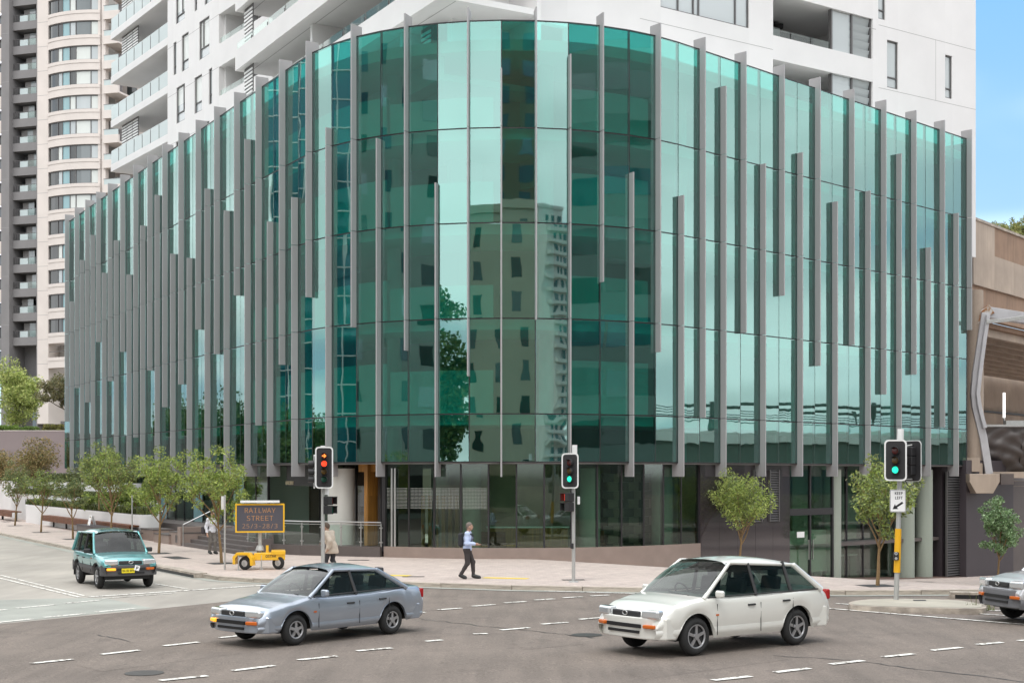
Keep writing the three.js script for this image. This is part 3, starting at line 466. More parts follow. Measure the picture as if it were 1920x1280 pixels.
  for (const sg of [1, -1]) { const c = fp(FB, uS, -0.3 + sg * 0.1), m = hang('board', new THREE.BoxGeometry(0.55, 0.52, 0.02), sg > 0 ? [M.whitePaint, M.whitePaint, M.whitePaint, M.whitePaint, std(0xffffff, 0.6, { map: bt }), M.whitePaint] : M.whitePaint, sb, c.X, 0.56 + 0.26, -c.Z, FB.t); m.rotateX(-sg * 0.22); }
  // terraced white planters with curved ends
  const tier = (w0, w1, px0, px1, h, cap, lab) => {
    const u0 = uAt(px0, w1), u1 = uAt(px1, w1), pts = []; const P = (u, w) => { const c = fp(FP, u, w); pts.push([c.X, c.Z]); };
    P(u1, w0); P(u1, w1 - 0.5); for (let i = 0; i <= 6; i++) { const a = i / 6 * Math.PI / 2; P(u1 - 0.5 + 0.5 * Math.cos(a), w1 - 0.5 + 0.5 * Math.sin(a)); }
    for (let i = 0; i <= 8; i++) { const a = Math.PI / 2 + i / 8 * Math.PI / 2; P(u0 + 2.2 + 2.2 * Math.cos(a), w1 - (w1 - w0) + (w1 - w0) * Math.sin(a)); }
    const c = fp(FP, (u0 + u1) / 2, (w0 + w1) / 2), t = thing('planter_wall', c.X, c.Z, 0, lab, 'planter', 'terraced white planters');
    hang('wall', prism(pts, -0.1, h), M.white, t);
    const ctr = [c.X, c.Z]; hang('soil', prism(pts.map(p => [ctr[0] + (p[0] - ctr[0]) * 0.965, ctr[1] + (p[1] - ctr[1]) * 0.965]), h - 0.2, h + 0.02), std(lin(0.05, 0.04, 0.03), 0.95), t);
    return { u0: u0 + 1, u1: u1 - 0.3, w0, w1, h };
  };
  globalThis.tiers = [tier(1.75, 2.75, 38, 262, 1.22, 0, 'lowest white curved planter wall behind the timber bench'), tier(0.85, 1.7, 12, 268, 1.85, 0, 'middle white planter wall above the timber bench'), tier(0.05, 0.8, -40, 240, 2.75, 0, 'highest white planter wall against the glass building')];
  // long timber bench
  const ub0 = uAt(84, 3.05), ub1 = uAt(250, 3.05), tb = thing('timber_bench', fp(FP, (ub0 + ub1) / 2, 3).X, fp(FP, (ub0 + ub1) / 2, 3).Z, 0.3, 'long timber bench fixed to the white planter wall', 'bench');
  for (let i = 0; i < 3; i++) bx(tb, FP, 'slat', M.timber, ub0, ub1, 0.62, 0.70, 2.78 + i * 0.17, 2.78 + i * 0.17 + 0.155);
  for (let i = 0; i < 3; i++) bx(tb, FP, 'front_board', M.timber, ub0, ub1, 0.36 + i * 0.087, 0.44 + i * 0.087, 3.24, 3.285);
  for (let k = 0; k < 6; k++) { const u = ub0 + (ub1 - ub0) * (k + 0.5) / 6; bx(tb, FP, 'bracket', M.darkFrame, u - 0.04, u + 0.04, 0.40, 0.60, 2.76, 3.22); bx(tb, FP, 'leg', M.darkFrame, u - 0.04, u + 0.04, 0, 0.40, 2.85, 2.95); }
  const us = uAt(4, 3.4), ub = uAt(17, 3.4), tb2 = thing('timber_bench', fp(FP, us, 3).X, fp(FP, us, 3).Z, 0.3, 'end of a brown timber bench at the left edge of the picture', 'bench');
  bx(tb2, FP, 'seat', M.timber, us - 4, ub, 0.62, 0.70, 2.6, 3.3); bx(tb2, FP, 'front_board', M.timber, us - 4, ub, 0.3, 0.61, 3.24, 3.29); for (const u of [us - 3, ub - 0.5]) bx(tb2, FP, 'leg', M.darkFrame, u - 0.04, u + 0.04, 0, 0.62, 2.8, 2.95);
}

// ---------- the white apartment tower behind ----------
{
  const Q = [25.1, 76.5], eR = [0.826, 0.5635];
  const tw = thing('apartment_tower', -6, 86, 20, 'white rendered apartment tower with balconies rising behind the glass building', 'building');
  const rise = 44, FRt = frame(Q[0], Q[1], eR[0], eR[1]);     // right face, u = 0 at its right end
  const uR_ = px => hitU(FRt, px), uC = uR_(847);
  const wallR = (p0, p1, y0, y1, d = 0.35) => bx(tw, FRt, 'wall', M.white, p0, p1, y0, y1, -d, 0);
  const a = uR_(1239), b = uR_(1405), c = uR_(1450), d = uR_(1637), w1a = uR_(1664), w1b = uR_(1684.5), w2a = uR_(1773), w2b = uR_(1786), w3a = uR_(1647.5), w3b = uR_(1660.5), e0 = uR_(962), e1 = uR_(1064);
  const base = 15;
  // wall split round its openings
  wallR(uC, e0, base, rise); wallR(e0, e1, 22.54, rise); wallR(e0, e1, base, 20.2); wallR(e1, a, base, rise);
  wallR(a, b, base, 24.39); wallR(a, b, 26.5, 27.6); wallR(a, b, 29.7, rise); wallR(b, c, base, rise);
  for (let i = -1; i < 6; i++) wallR(c, d, 23.2 + 3.2 * i, 24.35 + 3.2 * i);
  wallR(d, w3a, base, rise); wallR(w3a, w3b, base, 26.5); wallR(w3a, w3b, 28.9, rise); wallR(w3b, w1a, base, rise); wallR(w1a, w1b, base, 23.1); wallR(w1a, w1b, 25.54, rise); wallR(w1b, w2a, base, rise); wallR(w2a, w2b, base, 23.25); wallR(w2a, w2b, 25.54, rise); wallR(w2b, 0, base, rise);
  // shallow joints in the render
  const grooveR = (u0, u1, y) => bx(tw, FRt, 'render_joint', M.joint, u0, u1, y, y + 0.02, 0.0, 0.003);
  grooveR(uR_(1200), c - 0.01, 23.64); grooveR(uR_(1048), a, 26.86); for (const y of [22.97, 26.17, 29.37]) { grooveR(uR_(1648), -0.01, y); } grooveR(uR_(1648) - 1.0, uR_(1648) - 0.2, 25.9);
  bx(tw, FRt, 'render_joint', M.joint, uR_(1755), uR_(1755) + 0.02, 22.99, 26.17, 0.0, 0.003);
  const windowAt = (F, u0, u1, y0, y1, split, w = -0.12, glass = M.winPale, sill = 0.28) => {
    const fr_ = bx(tw, F, 'window', glass, u0 + 0.05, u1 - 0.05, y0 + 0.05, y1 - 0.05, w - 0.03, w), W = u1 - u0, H = y1 - y0, g = [];
    const fm = (x0, x1, yy0, yy1) => g.push(mbox(x1 - x0, yy1 - yy0, 0.09, (x0 + x1) / 2 - W / 2, (yy0 + yy1) / 2 - H / 2, 0.03));
    fm(0, 0.06, 0, H); fm(W - 0.06, W, 0, H); fm(0.06, W - 0.06, 0, 0.06); fm(0.06, W - 0.06, H - 0.06, H); if (sill) fm(0.06, W - 0.06, H * sill - 0.03, H * sill + 0.03);
    for (const s of split) fm(W * s - 0.035, W * s + 0.035, sill ? H * sill + 0.03 : 0.06, H - 0.06);
    local('frame', mergeGeometries(g), M.greyFrame, fr_);
    const bh = (H - 0.1) * (0.2 + 0.6 * hash(Math.round(u0 * 7), Math.round(y0 * 5), 3)); if (hash(Math.round(u0 * 9), Math.round(y0 * 3), 5) > 0.35) local('blind', mbox(W - 0.13, bh, 0.004, 0, (H - 0.12) / 2 - bh / 2, 0.018), M.winBlind, fr_);
    return fr_;
  };
  windowAt(FRt, w1a, w1b, 23.1, 25.54, [], -0.12, M.winPale, 0.23); windowAt(FRt, w2a, w2b, 23.25, 25.54, [], -0.12, M.winPale, 0.23); windowAt(FRt, w3a, w3b, 26.5, 28.9, [], -0.12, M.winPale, 0.2);
  windowAt(FRt, a, b, 24.39, 26.5, [0.2, 0.37, 0.43, 0.85], -0.12, M.winPale, 0); windowAt(FRt, a, b, 27.6, 29.7, [0.2, 0.43, 0.85], -0.12, M.winPale, 0);
  bx(tw, FRt, 'recess_back', M.white, e0, e1, 20.2, 22.54, -2.2, -2.0);
  // loggias on the right face
  const lm = uR_(1562);
  for (let i = -1; i < 5; i++) {
    const y0 = 24.35 + 3.2 * i, y1 = 26.4 + 3.2 * i;
    bx(tw, FRt, 'slab', M.white, c, d, y1, y1 + 0.3, -4.2, -0.352); bx(tw, FRt, 'side_wall', M.white, c - 0.2, c, y0 - 0.5, y1, -4.2, -0.352); bx(tw, FRt, 'side_wall', M.white, d, d + 0.2, y0 - 0.5, y1, -4.2, -0.352);
    bx(tw, FRt, 'loggia_back', M.winDark, c, d, y0 - 0.9, y1, -4.2, -4.1); bx(tw, FRt, 'loggia_window', M.winPale, c + 1.0, c + 1.9, y0 - 0.8, y1 - 0.35, -3.0, -2.94); bx(tw, FRt, 'loggia_window', M.winPale, c + 2.0, c + 3.4, y0 - 0.8, y1 - 0.35, -3.0, -2.94); bx(tw, FRt, 'window_head', M.darkFrame, c + 0.9, c + 3.6, y1 - 0.35, y1 - 0.1, -3.05, -2.9);
    for (let k = 0; k < 3; k++) bx(tw, FRt, 'balustrade_pane', M.clear, c + 0.03 + (lm - c) * k / 3, c - 0.03 + (lm - c) * (k + 1) / 3, y0 + 0.02, y0 + 0.42, -0.2, -0.185);
    const L = d - lm;
    for (const u of [lm, lm + L / 2, d - 0.09]) bx(tw, FRt, 'louvre_post', M.greyFrame, u, u + 0.09, y0, y1, -0.3, -0.1);
    for (let k = 0; k < 5; k++) for (let h = 0; h < 2; h++) { const m = bx(tw, FRt, 'louvre_blade', M.winPale, lm + 0.1 + h * L / 2, lm + L / 2 - 0.01 + h * (L / 2 - 0.09), y0 + 0.05 + k * 0.4, y0 + 0.44 + k * 0.4, -0.21, -0.19); m.rotateX(h ? 0.28 : 0.06); }
  }
  // far end of the right face
  { const o = fp(FRt, 0, 0), G = frame(o.X, o.Z, -eR[1], eR[0]); bx(tw, G, 'wall', M.white, 0.36, 16, base, rise, -0.35, 0); }
  // left wing: plain wall with windows (B) and recessed balconies at its end (A)
  const FA = frame(-29.2, 102.9, 0.5635, -0.826), uA = px => hitU(FA, px);
  const A0 = 0, A1 = uA(313.5), B1 = uA(410), C1 = uA(470);
  const wl = (u0, u1, y0, y1) => bx(tw, FA, 'wall', M.white, u0, u1, y0, y1, -0.35, 0);
  const HA = 25.27, fh = 3.2;
  const wins = [];
  const cols = { p: [uA(326), uA(337)], q: [uA(341), uA(353)], r: [uA(373.5), uA(392)], s: [uA(329), uA(346)], t: [uA(364), uA(378)], v: [uA(391), uA(397)], w: [uA(325), uA(330)] };
  // windows taken from the photograph: column, sill height, head height
  const lvl = py => (px => { const u = uA(px), Z = FA.Z + FA.uZ * u; return hgt(py, Z); });
  const W_ = (x0, x1, yt, yb, split) => wins.push([uA(x0), uA(x1), lvl(yb)((x0 + x1) / 2), lvl(yt)((x0 + x1) / 2), split]);
  W_(329, 346, -12, 40, [0.62]); W_(324.5, 330, 79, 140, []); W_(340, 353, 63, 131, []); W_(373, 392, 35, 107, [0.32]); W_(330, 346, 160, 228, [0.75]); W_(364, 378, 142, 210, []); W_(391, 397, 128, 195, []); W_(364, 369, -40, 20, []); W_(383, 397, -52, 5, []); W_(329, 346, 262, 330, [0.6]); W_(345, 353, 250, 316, []); W_(382, 392, 228, 290, []);
  // wall rows between the windows: built as vertical strips cut at the openings
  const edges = [...new Set([A1, B1, ...wins.flatMap(w => [w[0], w[1]])].map(v => +v.toFixed(3)))].sort((x, y) => x - y);
  for (let i = 0; i + 1 < edges.length; i++) {
    const u0 = edges[i], u1 = edges[i + 1], m = (u0 + u1) / 2; if (u1 - u0 < 0.01) continue;
    const cuts = wins.filter(w => w[0] < m && w[1] > m).map(w => [w[2], w[3]]).sort((x, y) => x[0] - y[0]); let y = base;
    for (const [y0, y1] of cuts) { if (y0 > y) wl(u0, u1, y, y0); y = Math.max(y, y1); }
    wl(u0, u1, y, rise);
  }
  wins.forEach(w => windowAt(FA, w[0], w[1], w[2], w[3], w[4]));
  for (let i = 0; i < 5; i++) bx(tw, FA, 'render_joint', M.joint, A1, B1, HA - 0.35 + fh * i, HA - 0.33 + fh * i, 0, 0.003);
  // A: balconies
  const la = A1 - A0;
  bx(tw, FA, 'balcony_back', M.white, A0 + 1.5, A1, base, rise, -3.6, -3.5); bx(tw, FA, 'balcony_side', M.white, A1 - 0.25, A1 - 0.002, base, rise, -3.5, -0.352); bx(tw, FA, 'balcony_side', M.white, A0 + 1.5, A0 + 1.7, base, rise, -9, -3.6);
  for (let i = -2; i < 5; i++) {
    const y = HA + fh * i;
    bx(tw, FA, 'balcony_slab', M.white, A0, A1 - 0.26, y + 0.004, y + 0.3, -3.48, -0.06); bx(tw, FA, 'slab_edge', M.white, A0 - 0.02, A1 - 0.01, y, y + 0.5, -0.055, 0.0); bx(tw, FA, 'slab_edge', M.white, A0 - 0.02, A0 + 0.06, y, y + 0.5, -3.48, -0.06);
    const n = 7; for (let k = 0; k < n; k++) { bx(tw, FA, 'balustrade_pane', M.frost, A0 + la * k / n + 0.03, A0 + la * (k + 1) / n - 0.05, y + 0.5, y + 1.5, -0.04, -0.025); bx(tw, FA, 'baluster', M.greyFrame, A0 + la * (k + 1) / n - 0.035, A0 + la * (k + 1) / n - 0.012, y + 0.5, y + 1.42, -0.05, -0.01); }
    bx(tw, FA, 'balustrade_pane', M.frost, A0, A0 + 0.015, y + 0.5, y + 1.5, -3.0, -0.08);
    const scr = (u0, u1, w) => { const m = bx(tw, FA, 'louvre_screen', M.greyFrame, u0, u1, y + 0.3, y + fh, w - 0.03, w), g = []; for (let h = 0.1; h < fh - 0.35; h += 0.2) g.push(mbox(u1 - u0 - 0.08, 0.10, 0.05, 0, h - (fh - 0.3) / 2, 0.04)); const s = local('screen_slats', mergeGeometries(g), M.whitePaint, m); s.userData.kind = 'stuff'; };
    if (i % 2 === 0 || i === 3) for (let k = 0; k < 3; k++) scr(A0 + 1.0 + k * 1.15, A0 + 2.1 + k * 1.15, -0.5);
    else { scr(A1 - 4.2, A1 - 2.9, -1.8); bx(tw, FA, 'balcony_door', M.winDark, A1 - 2.8, A1 - 0.3, y + 0.3, y + fh - 0.1, -1.9, -1.84); bx(tw, FA, 'door_frame', M.steel, A1 - 1.5, A1 - 1.44, y + 0.3, y + fh - 0.1, -1.84, -1.8); }
  }
  // C: small recessed balconies between the wings
  const c0 = B1, c1 = C1;
  bx(tw, FA, 'balcony_back', M.white, c0, c1 + 4, base, rise, -3.2, -3.1); bx(tw, FA, 'balcony_side', M.white, c0 - 0.01, c0 + 0.2, base, rise, -3.1, -0.352);
  for (let i = -2; i < 5; i++) {
    const y = HA + fh * i; wl(c0, c1 + 3, y - 0.35, y + 1.05); bx(tw, FA, 'balcony_slab', M.white, c0 + 0.2, c1 + 3, y - 0.3, y - 0.05, -3.1, -0.352);
    for (let k = 0; k < 3; k++) bx(tw, FA, 'balustrade_pane', M.clear, c0 + 0.05 + k * (c1 - c0) / 3, c0 - 0.02 + (k + 1) * (c1 - c0) / 3, y + 1.06, y + 1.42, -0.1, -0.085);
    bx(tw, FA, 'louvre_screen', M.greyFrame, c0 + 1.7, c0 + 3.0, y + 1.05, y + 2.8, -1.2, -1.15);
  }
  // D: the wing with deep projecting balconies
  const FD = frame(-14.96, 76.4, 0.4955, -0.8686), D1 = 24.5, HD = 25.04;
  bx(tw, FD, 'wall', M.white, 0.4, D1, base, rise, -4.6, -4.4);
  for (let i = -2; i < 5; i++) {
    const y = HD + fh * i;
    const soffit = bx(tw, FD, 'balcony_slab', M.white, 0.2, D1, y + 0.005, y + 0.25, -4.4, -0.21); bx(tw, FD, 'spandrel', M.white, 0, D1, y, y + 1.08, -0.2, 0); bx(tw, FD, 'spandrel', M.white, 0, 0.2, y, y + 1.08, -4.4, -0.202);
    local('soffit_joint', mbox(D1 - 0.4, 0.004, 0.03, 0, -0.125, 1.55), M.joint, soffit);
    for (let k = 0; k < 10; k++) { bx(tw, FD, 'balustrade_pane', M.clear, 0.1 + k * D1 / 10, D1 / 10 * (k + 1) - 0.02, y + 1.09, y + 1.48, -0.1, -0.085); bx(tw, FD, 'baluster', M.greyFrame, D1 / 10 * (k + 1) - 0.01, D1 / 10 * (k + 1) + 0.015, y + 1.08, y + 1.3, -0.08, -0.04); }
    bx(tw, FD, 'party_wall', M.white, 9.4, 9.65, y + 0.25, y + fh, -4.4, -0.6); bx(tw, FD, 'party_wall', M.white, 19.6, 19.85, y + 0.25, y + fh, -4.4, -0.6);
    const scr = (u0, u1, w) => { const m = bx(tw, FD, 'louvre_screen', M.greyFrame, u0, u1, y + 0.25, y + fh, w - 0.03, w), g = []; for (let h = 0.1; h < fh - 0.3; h += 0.2) g.push(mbox(u1 - u0 - 0.1, 0.10, 0.05, 0, h - (fh - 0.25) / 2, 0.04)); const s = local('screen_slats', mergeGeometries(g), M.whitePaint, m); s.userData.kind = 'stuff'; };
    scr(0.5, 1.9, -0.35); if (i !== -1) scr(14.6, 15.9, -0.4); scr(20.4, 21.4, -1.2);
    bx(tw, FD, 'balcony_door', M.winDark, 2.6, 8.6, y + 0.25, y + 2.75, -4.35, -4.3); bx(tw, FD, 'balcony_door', M.winDark, 10.5, 18.5, y + 0.25, y + 2.75, -4.35, -4.3);
  }
  // body of the tower, set behind the faces
  const p1 = fp(FRt, uC + 0.3, -0.6), p2 = fp(FRt, -0.4, -5), p3 = fp(FRt, -0.4, -16), p4 = fp(FA, A0 + 1.8, -9), p5 = fp(FA, A0 + 1.8, -3.8), p6 = fp(FD, 1, -5);
  hang('core', prism([[fp(FRt, uC, -5).X, fp(FRt, uC, -5).Z], [p2.X, p2.Z], [p3.X, p3.Z], [p4.X, p4.Z], [p5.X, p5.Z], [fp(FA, C1, -3.6).X, fp(FA, C1, -3.6).Z], [p6.X, p6.Z], [fp(FD, D1 - 3, -5).X, fp(FD, D1 - 3, -5).Z]], 14, rise), M.interior, tw);
}

// ---------- the cream apartment tower far left ----------
{
  const F2 = frame(at(0, 178), 178, 0.955, -0.297), u = px => hitU(F2, px), Zat = px => F2.Z + F2.uZ * u(px);
  const t = thing('cream_apartment_tower', fp(F2, u(100), -4).X, fp(F2, u(100), -4).Z, 8, 'tall cream and grey apartment tower beyond the glass building', 'building');
  const top = 66, bot = 9.6, Z0 = Zat(120), lv = k => hgt(72, Z0) - hgt(118, Z0), FHt = hgt(72, Z0) - hgt(118, Z0), base0 = hgt(72, Z0);     // window sill of floor 0, storey height
  const sill = k => base0 - FHt * k, NF = 14;
  // cream wall with square joints
  bx(t, F2, 'pier', M.cream, u(69), u(90), bot, top, -6, 0); bx(t, F2, 'pier', M.greyRender, u(8), u(23), 4, top, -4, 0.7);
  for (let k = -2; k < NF + 1; k++) { bx(t, F2, 'render_joint', M.joint, u(69.2), u(90), sill(k) - 0.75, sill(k) - 0.71, 0, 0.004); if (k % 2) bx(t, F2, 'render_joint', M.joint, u(8.2), u(23), sill(k) - 1.9, sill(k) - 1.86, 0.7, 0.704); }
  const panes = [[0.02, 0.225, 'b'], [0.24, 0.325, 'n'], [0.335, 0.475, 't'], [0.485, 0.585, 'n'], [0.60, 0.845, 'w'], [0.855, 0.96, 'e']];
  const kinds = { b: [M.winBlind, M.winPale, M.winDark, M.winBlind, M.winPale, M.winDark, M.winDark], n: [M.winDark, M.winPale, M.winBlind, M.winDark], t: [M.winTeal], w: [M.winBlind, M.winPale, M.winBlind, M.win, M.win, M.winBlind], e: [M.winPale, M.winBlind, M.winPale] };
  const b0 = u(90), b1 = u(187.5), NB = 12, bow = x => 0.75 * Math.sin(Math.PI * clamp(x)) ** 0.8;
  const arc = (x0, x1, y0, y1, in0, in1, mat, name, parent = t) => {      // a piece of the bowed front between two fractions of its width
    const n = Math.max(1, Math.ceil((x1 - x0) * NB)), pts = []; for (let i = 0; i <= n; i++) { const x = x0 + (x1 - x0) * i / n, p = fp(F2, b0 + (b1 - b0) * x, bow(x) + in0); pts.push([p.X, p.Z]); } for (let i = n; i >= 0; i--) { const x = x0 + (x1 - x0) * i / n, p = fp(F2, b0 + (b1 - b0) * x, bow(x) + in1); pts.push([p.X, p.Z]); }
    return hang(name, prism(pts, y0, y1), mat, parent);
  };
  for (let k = -2; k < NF; k++) {
    const y = sill(k), y1 = y + 1.74;
    const sp = arc(0, 1, y - (FHt - 1.74), y, 0.12, -1.2, M.cream, 'spandrel'); arc(0, 1, y - 0.42, y - 0.02, 0.18, 0.121, M.cream, 'sill_band', sp);
    arc(0, 0.012, y, y1, 0.1, -1.2, M.cream, 'jamb'); arc(0.965, 1, y, y1, 0.0, -1.2, M.cream, 'jamb');
    if (k > 12) { arc(0.02, 0.96, y, y1, -2.2, -2.4, M.plaster, 'recess'); arc(0.02, 0.96, y + 0.7, y + 0.76, 0.0, -0.05, M.greyFrame, 'rail'); continue; }
    panes.forEach(([x0, x1, kd], i) => { const a = kinds[kd], m = arc(x0, x1, y + 0.06, y1 - 0.12, -0.12, -0.16, a[(k * 7 + i * 3 + 40) % a.length], 'window_pane'); });
    const fg = arc(0.012, 0.966, y, y + 0.06, -0.02, -0.16, M.greyFrame, 'window_frame'); arc(0.012, 0.966, y1 - 0.12, y1, -0.02, -0.16, M.greyFrame, 'frame_head', fg); for (const x of [0.232, 0.33, 0.48, 0.592, 0.85]) arc(x - 0.006, x + 0.006, y + 0.06, y1 - 0.12, -0.05, -0.16, M.greyFrame, 'frame_post', fg);
    arc(0.05, 0.96, y + 0.02, y1, -1.0, -1.1, M.plaster, 'room');
  }
  // grey recessed balconies
  const g0 = u(23), g1 = u(69), up = k => hgt(55, Zat(46)) - FHt * k;       // underside of each upstand
  bx(t, F2, 'balcony_back', M.greyRender, g0, g1, 4, top, -2.6, -2.4); bx(t, F2, 'balcony_side', M.greyRender, g1 - 0.15, g1, 4, top, -2.4, -0.02);
  for (let k = -2; k < NF; k++) {
    const y = up(k), L = g1 - g0;
    const b = bx(t, F2, 'balcony', M.greyRender, g0, g1, y, y + 1.02, -0.16, 0); bx(t, F2, 'balcony_floor', M.greyRender, g0, g1, y, y + 0.22, -2.4, -0.16);
    bx(t, F2, 'balustrade_pane', M.frost, g0 + L * 0.28, g0 + L * 0.6, y + 1.03, y + 1.78, -0.1, -0.07, null); bx(t, F2, 'balustrade_pane', M.clear, g0 + L * 0.6, g1 - 0.1, y + 1.03, y + 1.85, -0.1, -0.07);
    const r = bx(t, F2, 'rail', M.greyFrame, g0 + 0.05, g1 - 0.05, y + 1.85, y + 1.9, -0.12, -0.06); for (let i = 0; i < 4; i++) bx(r, F2, 'baluster', M.greyFrame, g0 + 0.1 + i * L * 0.07, g0 + 0.15 + i * L * 0.07, y + 1.02, y + 1.85, -0.11, -0.07);
    const d0 = g0 + L * (0.1 + 0.28 * hash(k, 3, 8)); for (let i = 0; i < 2 + (k & 1); i++) bx(t, F2, 'shutter', i & 1 ? M.winPale : std(lin(0.34, 0.32, 0.31), 0.7), d0 + i * 0.9, d0 + 0.85 + i * 0.9, y + 1.0, y + 2.9, -1.3 + 0.06 * i, -1.25 + 0.06 * i);
    bx(t, F2, 'balcony_door', M.winDark, d0 + 0.3, g1 - 0.3, y + 0.9, y + 2.85, -2.38, -2.3);
  }
  // column of windows at the picture's left edge
  const c0 = u(-26), c1 = u(8);
  for (let k = -2; k < NF + 1; k++) { const y = up(k) - 0.5; bx(t, F2, 'spandrel', k > 11 ? M.greyRender : M.cream, c0, c1, y, y + 1.5, -0.3, 0); bx(t, F2, 'window_pane', (k & 1) ? M.winDark : M.win, c0, c1 - 0.6, y + 1.5, y + FHt, -1.2, -1.1); bx(t, F2, 'window_post', M.cream, c1 - 0.6, c1 - 0.35, y + 1.5, y + FHt, -1.1, -0.9); }
  bx(t, F2, 'wall', M.interior, c0, c1, 4, top, -4, -3);
  // balconies to the right of the bow
  const e0 = u(187.5), e1 = u(243), ZE = Zat(200);
  bx(t, F2, 'column', M.cream, e0 + 0.1, u(196), 20, top, -0.8, -0.1); bx(t, F2, 'wall', M.cream, e0, e1, 20, top, -3.6, -3.2);
  for (let k = -2; k < 11; k++) {
    const y = sill(k) - FHt + 1.9, wide = k === 3 || k === 5 || k === 6 ? e1 : u(222);
    bx(t, F2, 'balcony', M.cream, u(193), wide, y - 0.1, y + 0.9, -0.2, 0.1); bx(t, F2, 'balcony_floor', M.cream, u(193), wide, y - 0.1, y + 0.12, -3.2, -0.21);
    bx(t, F2, 'balustrade_pane', M.frost, u(194), wide - 0.1, y + 0.92, y + 1.6, -0.08, -0.05); bx(t, F2, 'rail', M.greyFrame, u(193), wide, y + 1.6, y + 1.65, -0.1, -0.03);
    bx(t, F2, 'shutter', k % 3 ? std(lin(0.26, 0.245, 0.25), 0.7) : M.winPale, u(197), u(212), y + 0.15, y + 2.2, -2.0, -1.9); bx(t, F2, 'balcony_door', M.winDark, u(212), u(230), y + 0.15, y + 2.2, -3.1, -3.0);
  }
  bx(t, F2, 'core', M.interior, u(24), u(235), 4, top, -14, -6.5);
  hang('stilt', rodG(0.8, 6), M.greyRender, t, fp(F2, u(82), -3).X, 7, -fp(F2, u(82), -3).Z);
  bx(t, F2, 'lobby_window', M.win, u(20), u(69), 11.5, 15.5, -1.0, -0.9); bx(t, F2, 'lobby_window', M.win, u(52), u(69), 8.4, 11.2, -1.0, -0.9);
  // garden terrace in front, held by a mauve-grey retaining wall
  const W0 = frame(-64, 126, 1, -0.02);
  struct('upper_terrace', prism([[-110, 128], [30, 126], [30, 230], [-110, 230]], -2.8, 6.6), std(lin(0.18, 0.16, 0.13), 0.9));
  const rw = thing('retaining_wall', at(60, 124), 124, 0, 'mauve grey rendered retaining wall behind the street trees', 'wall');
  bx(rw, frame(at(60, 124), 124, 1, 0), 'wall', std(0xffffff, 0.75, { map: mottle([0.575, 0.525, 0.525], 0.04, 0.02, 5, 231, 1 / 5) }), -34, 3.2, -0.3, hgt(808, 124), -0.5, 0); bx(rw, frame(at(60, 124), 124, 1, 0), 'coping', M.cream, -34, 3.2, hgt(808, 124), hgt(806.5, 124), -0.55, 0.03);
}

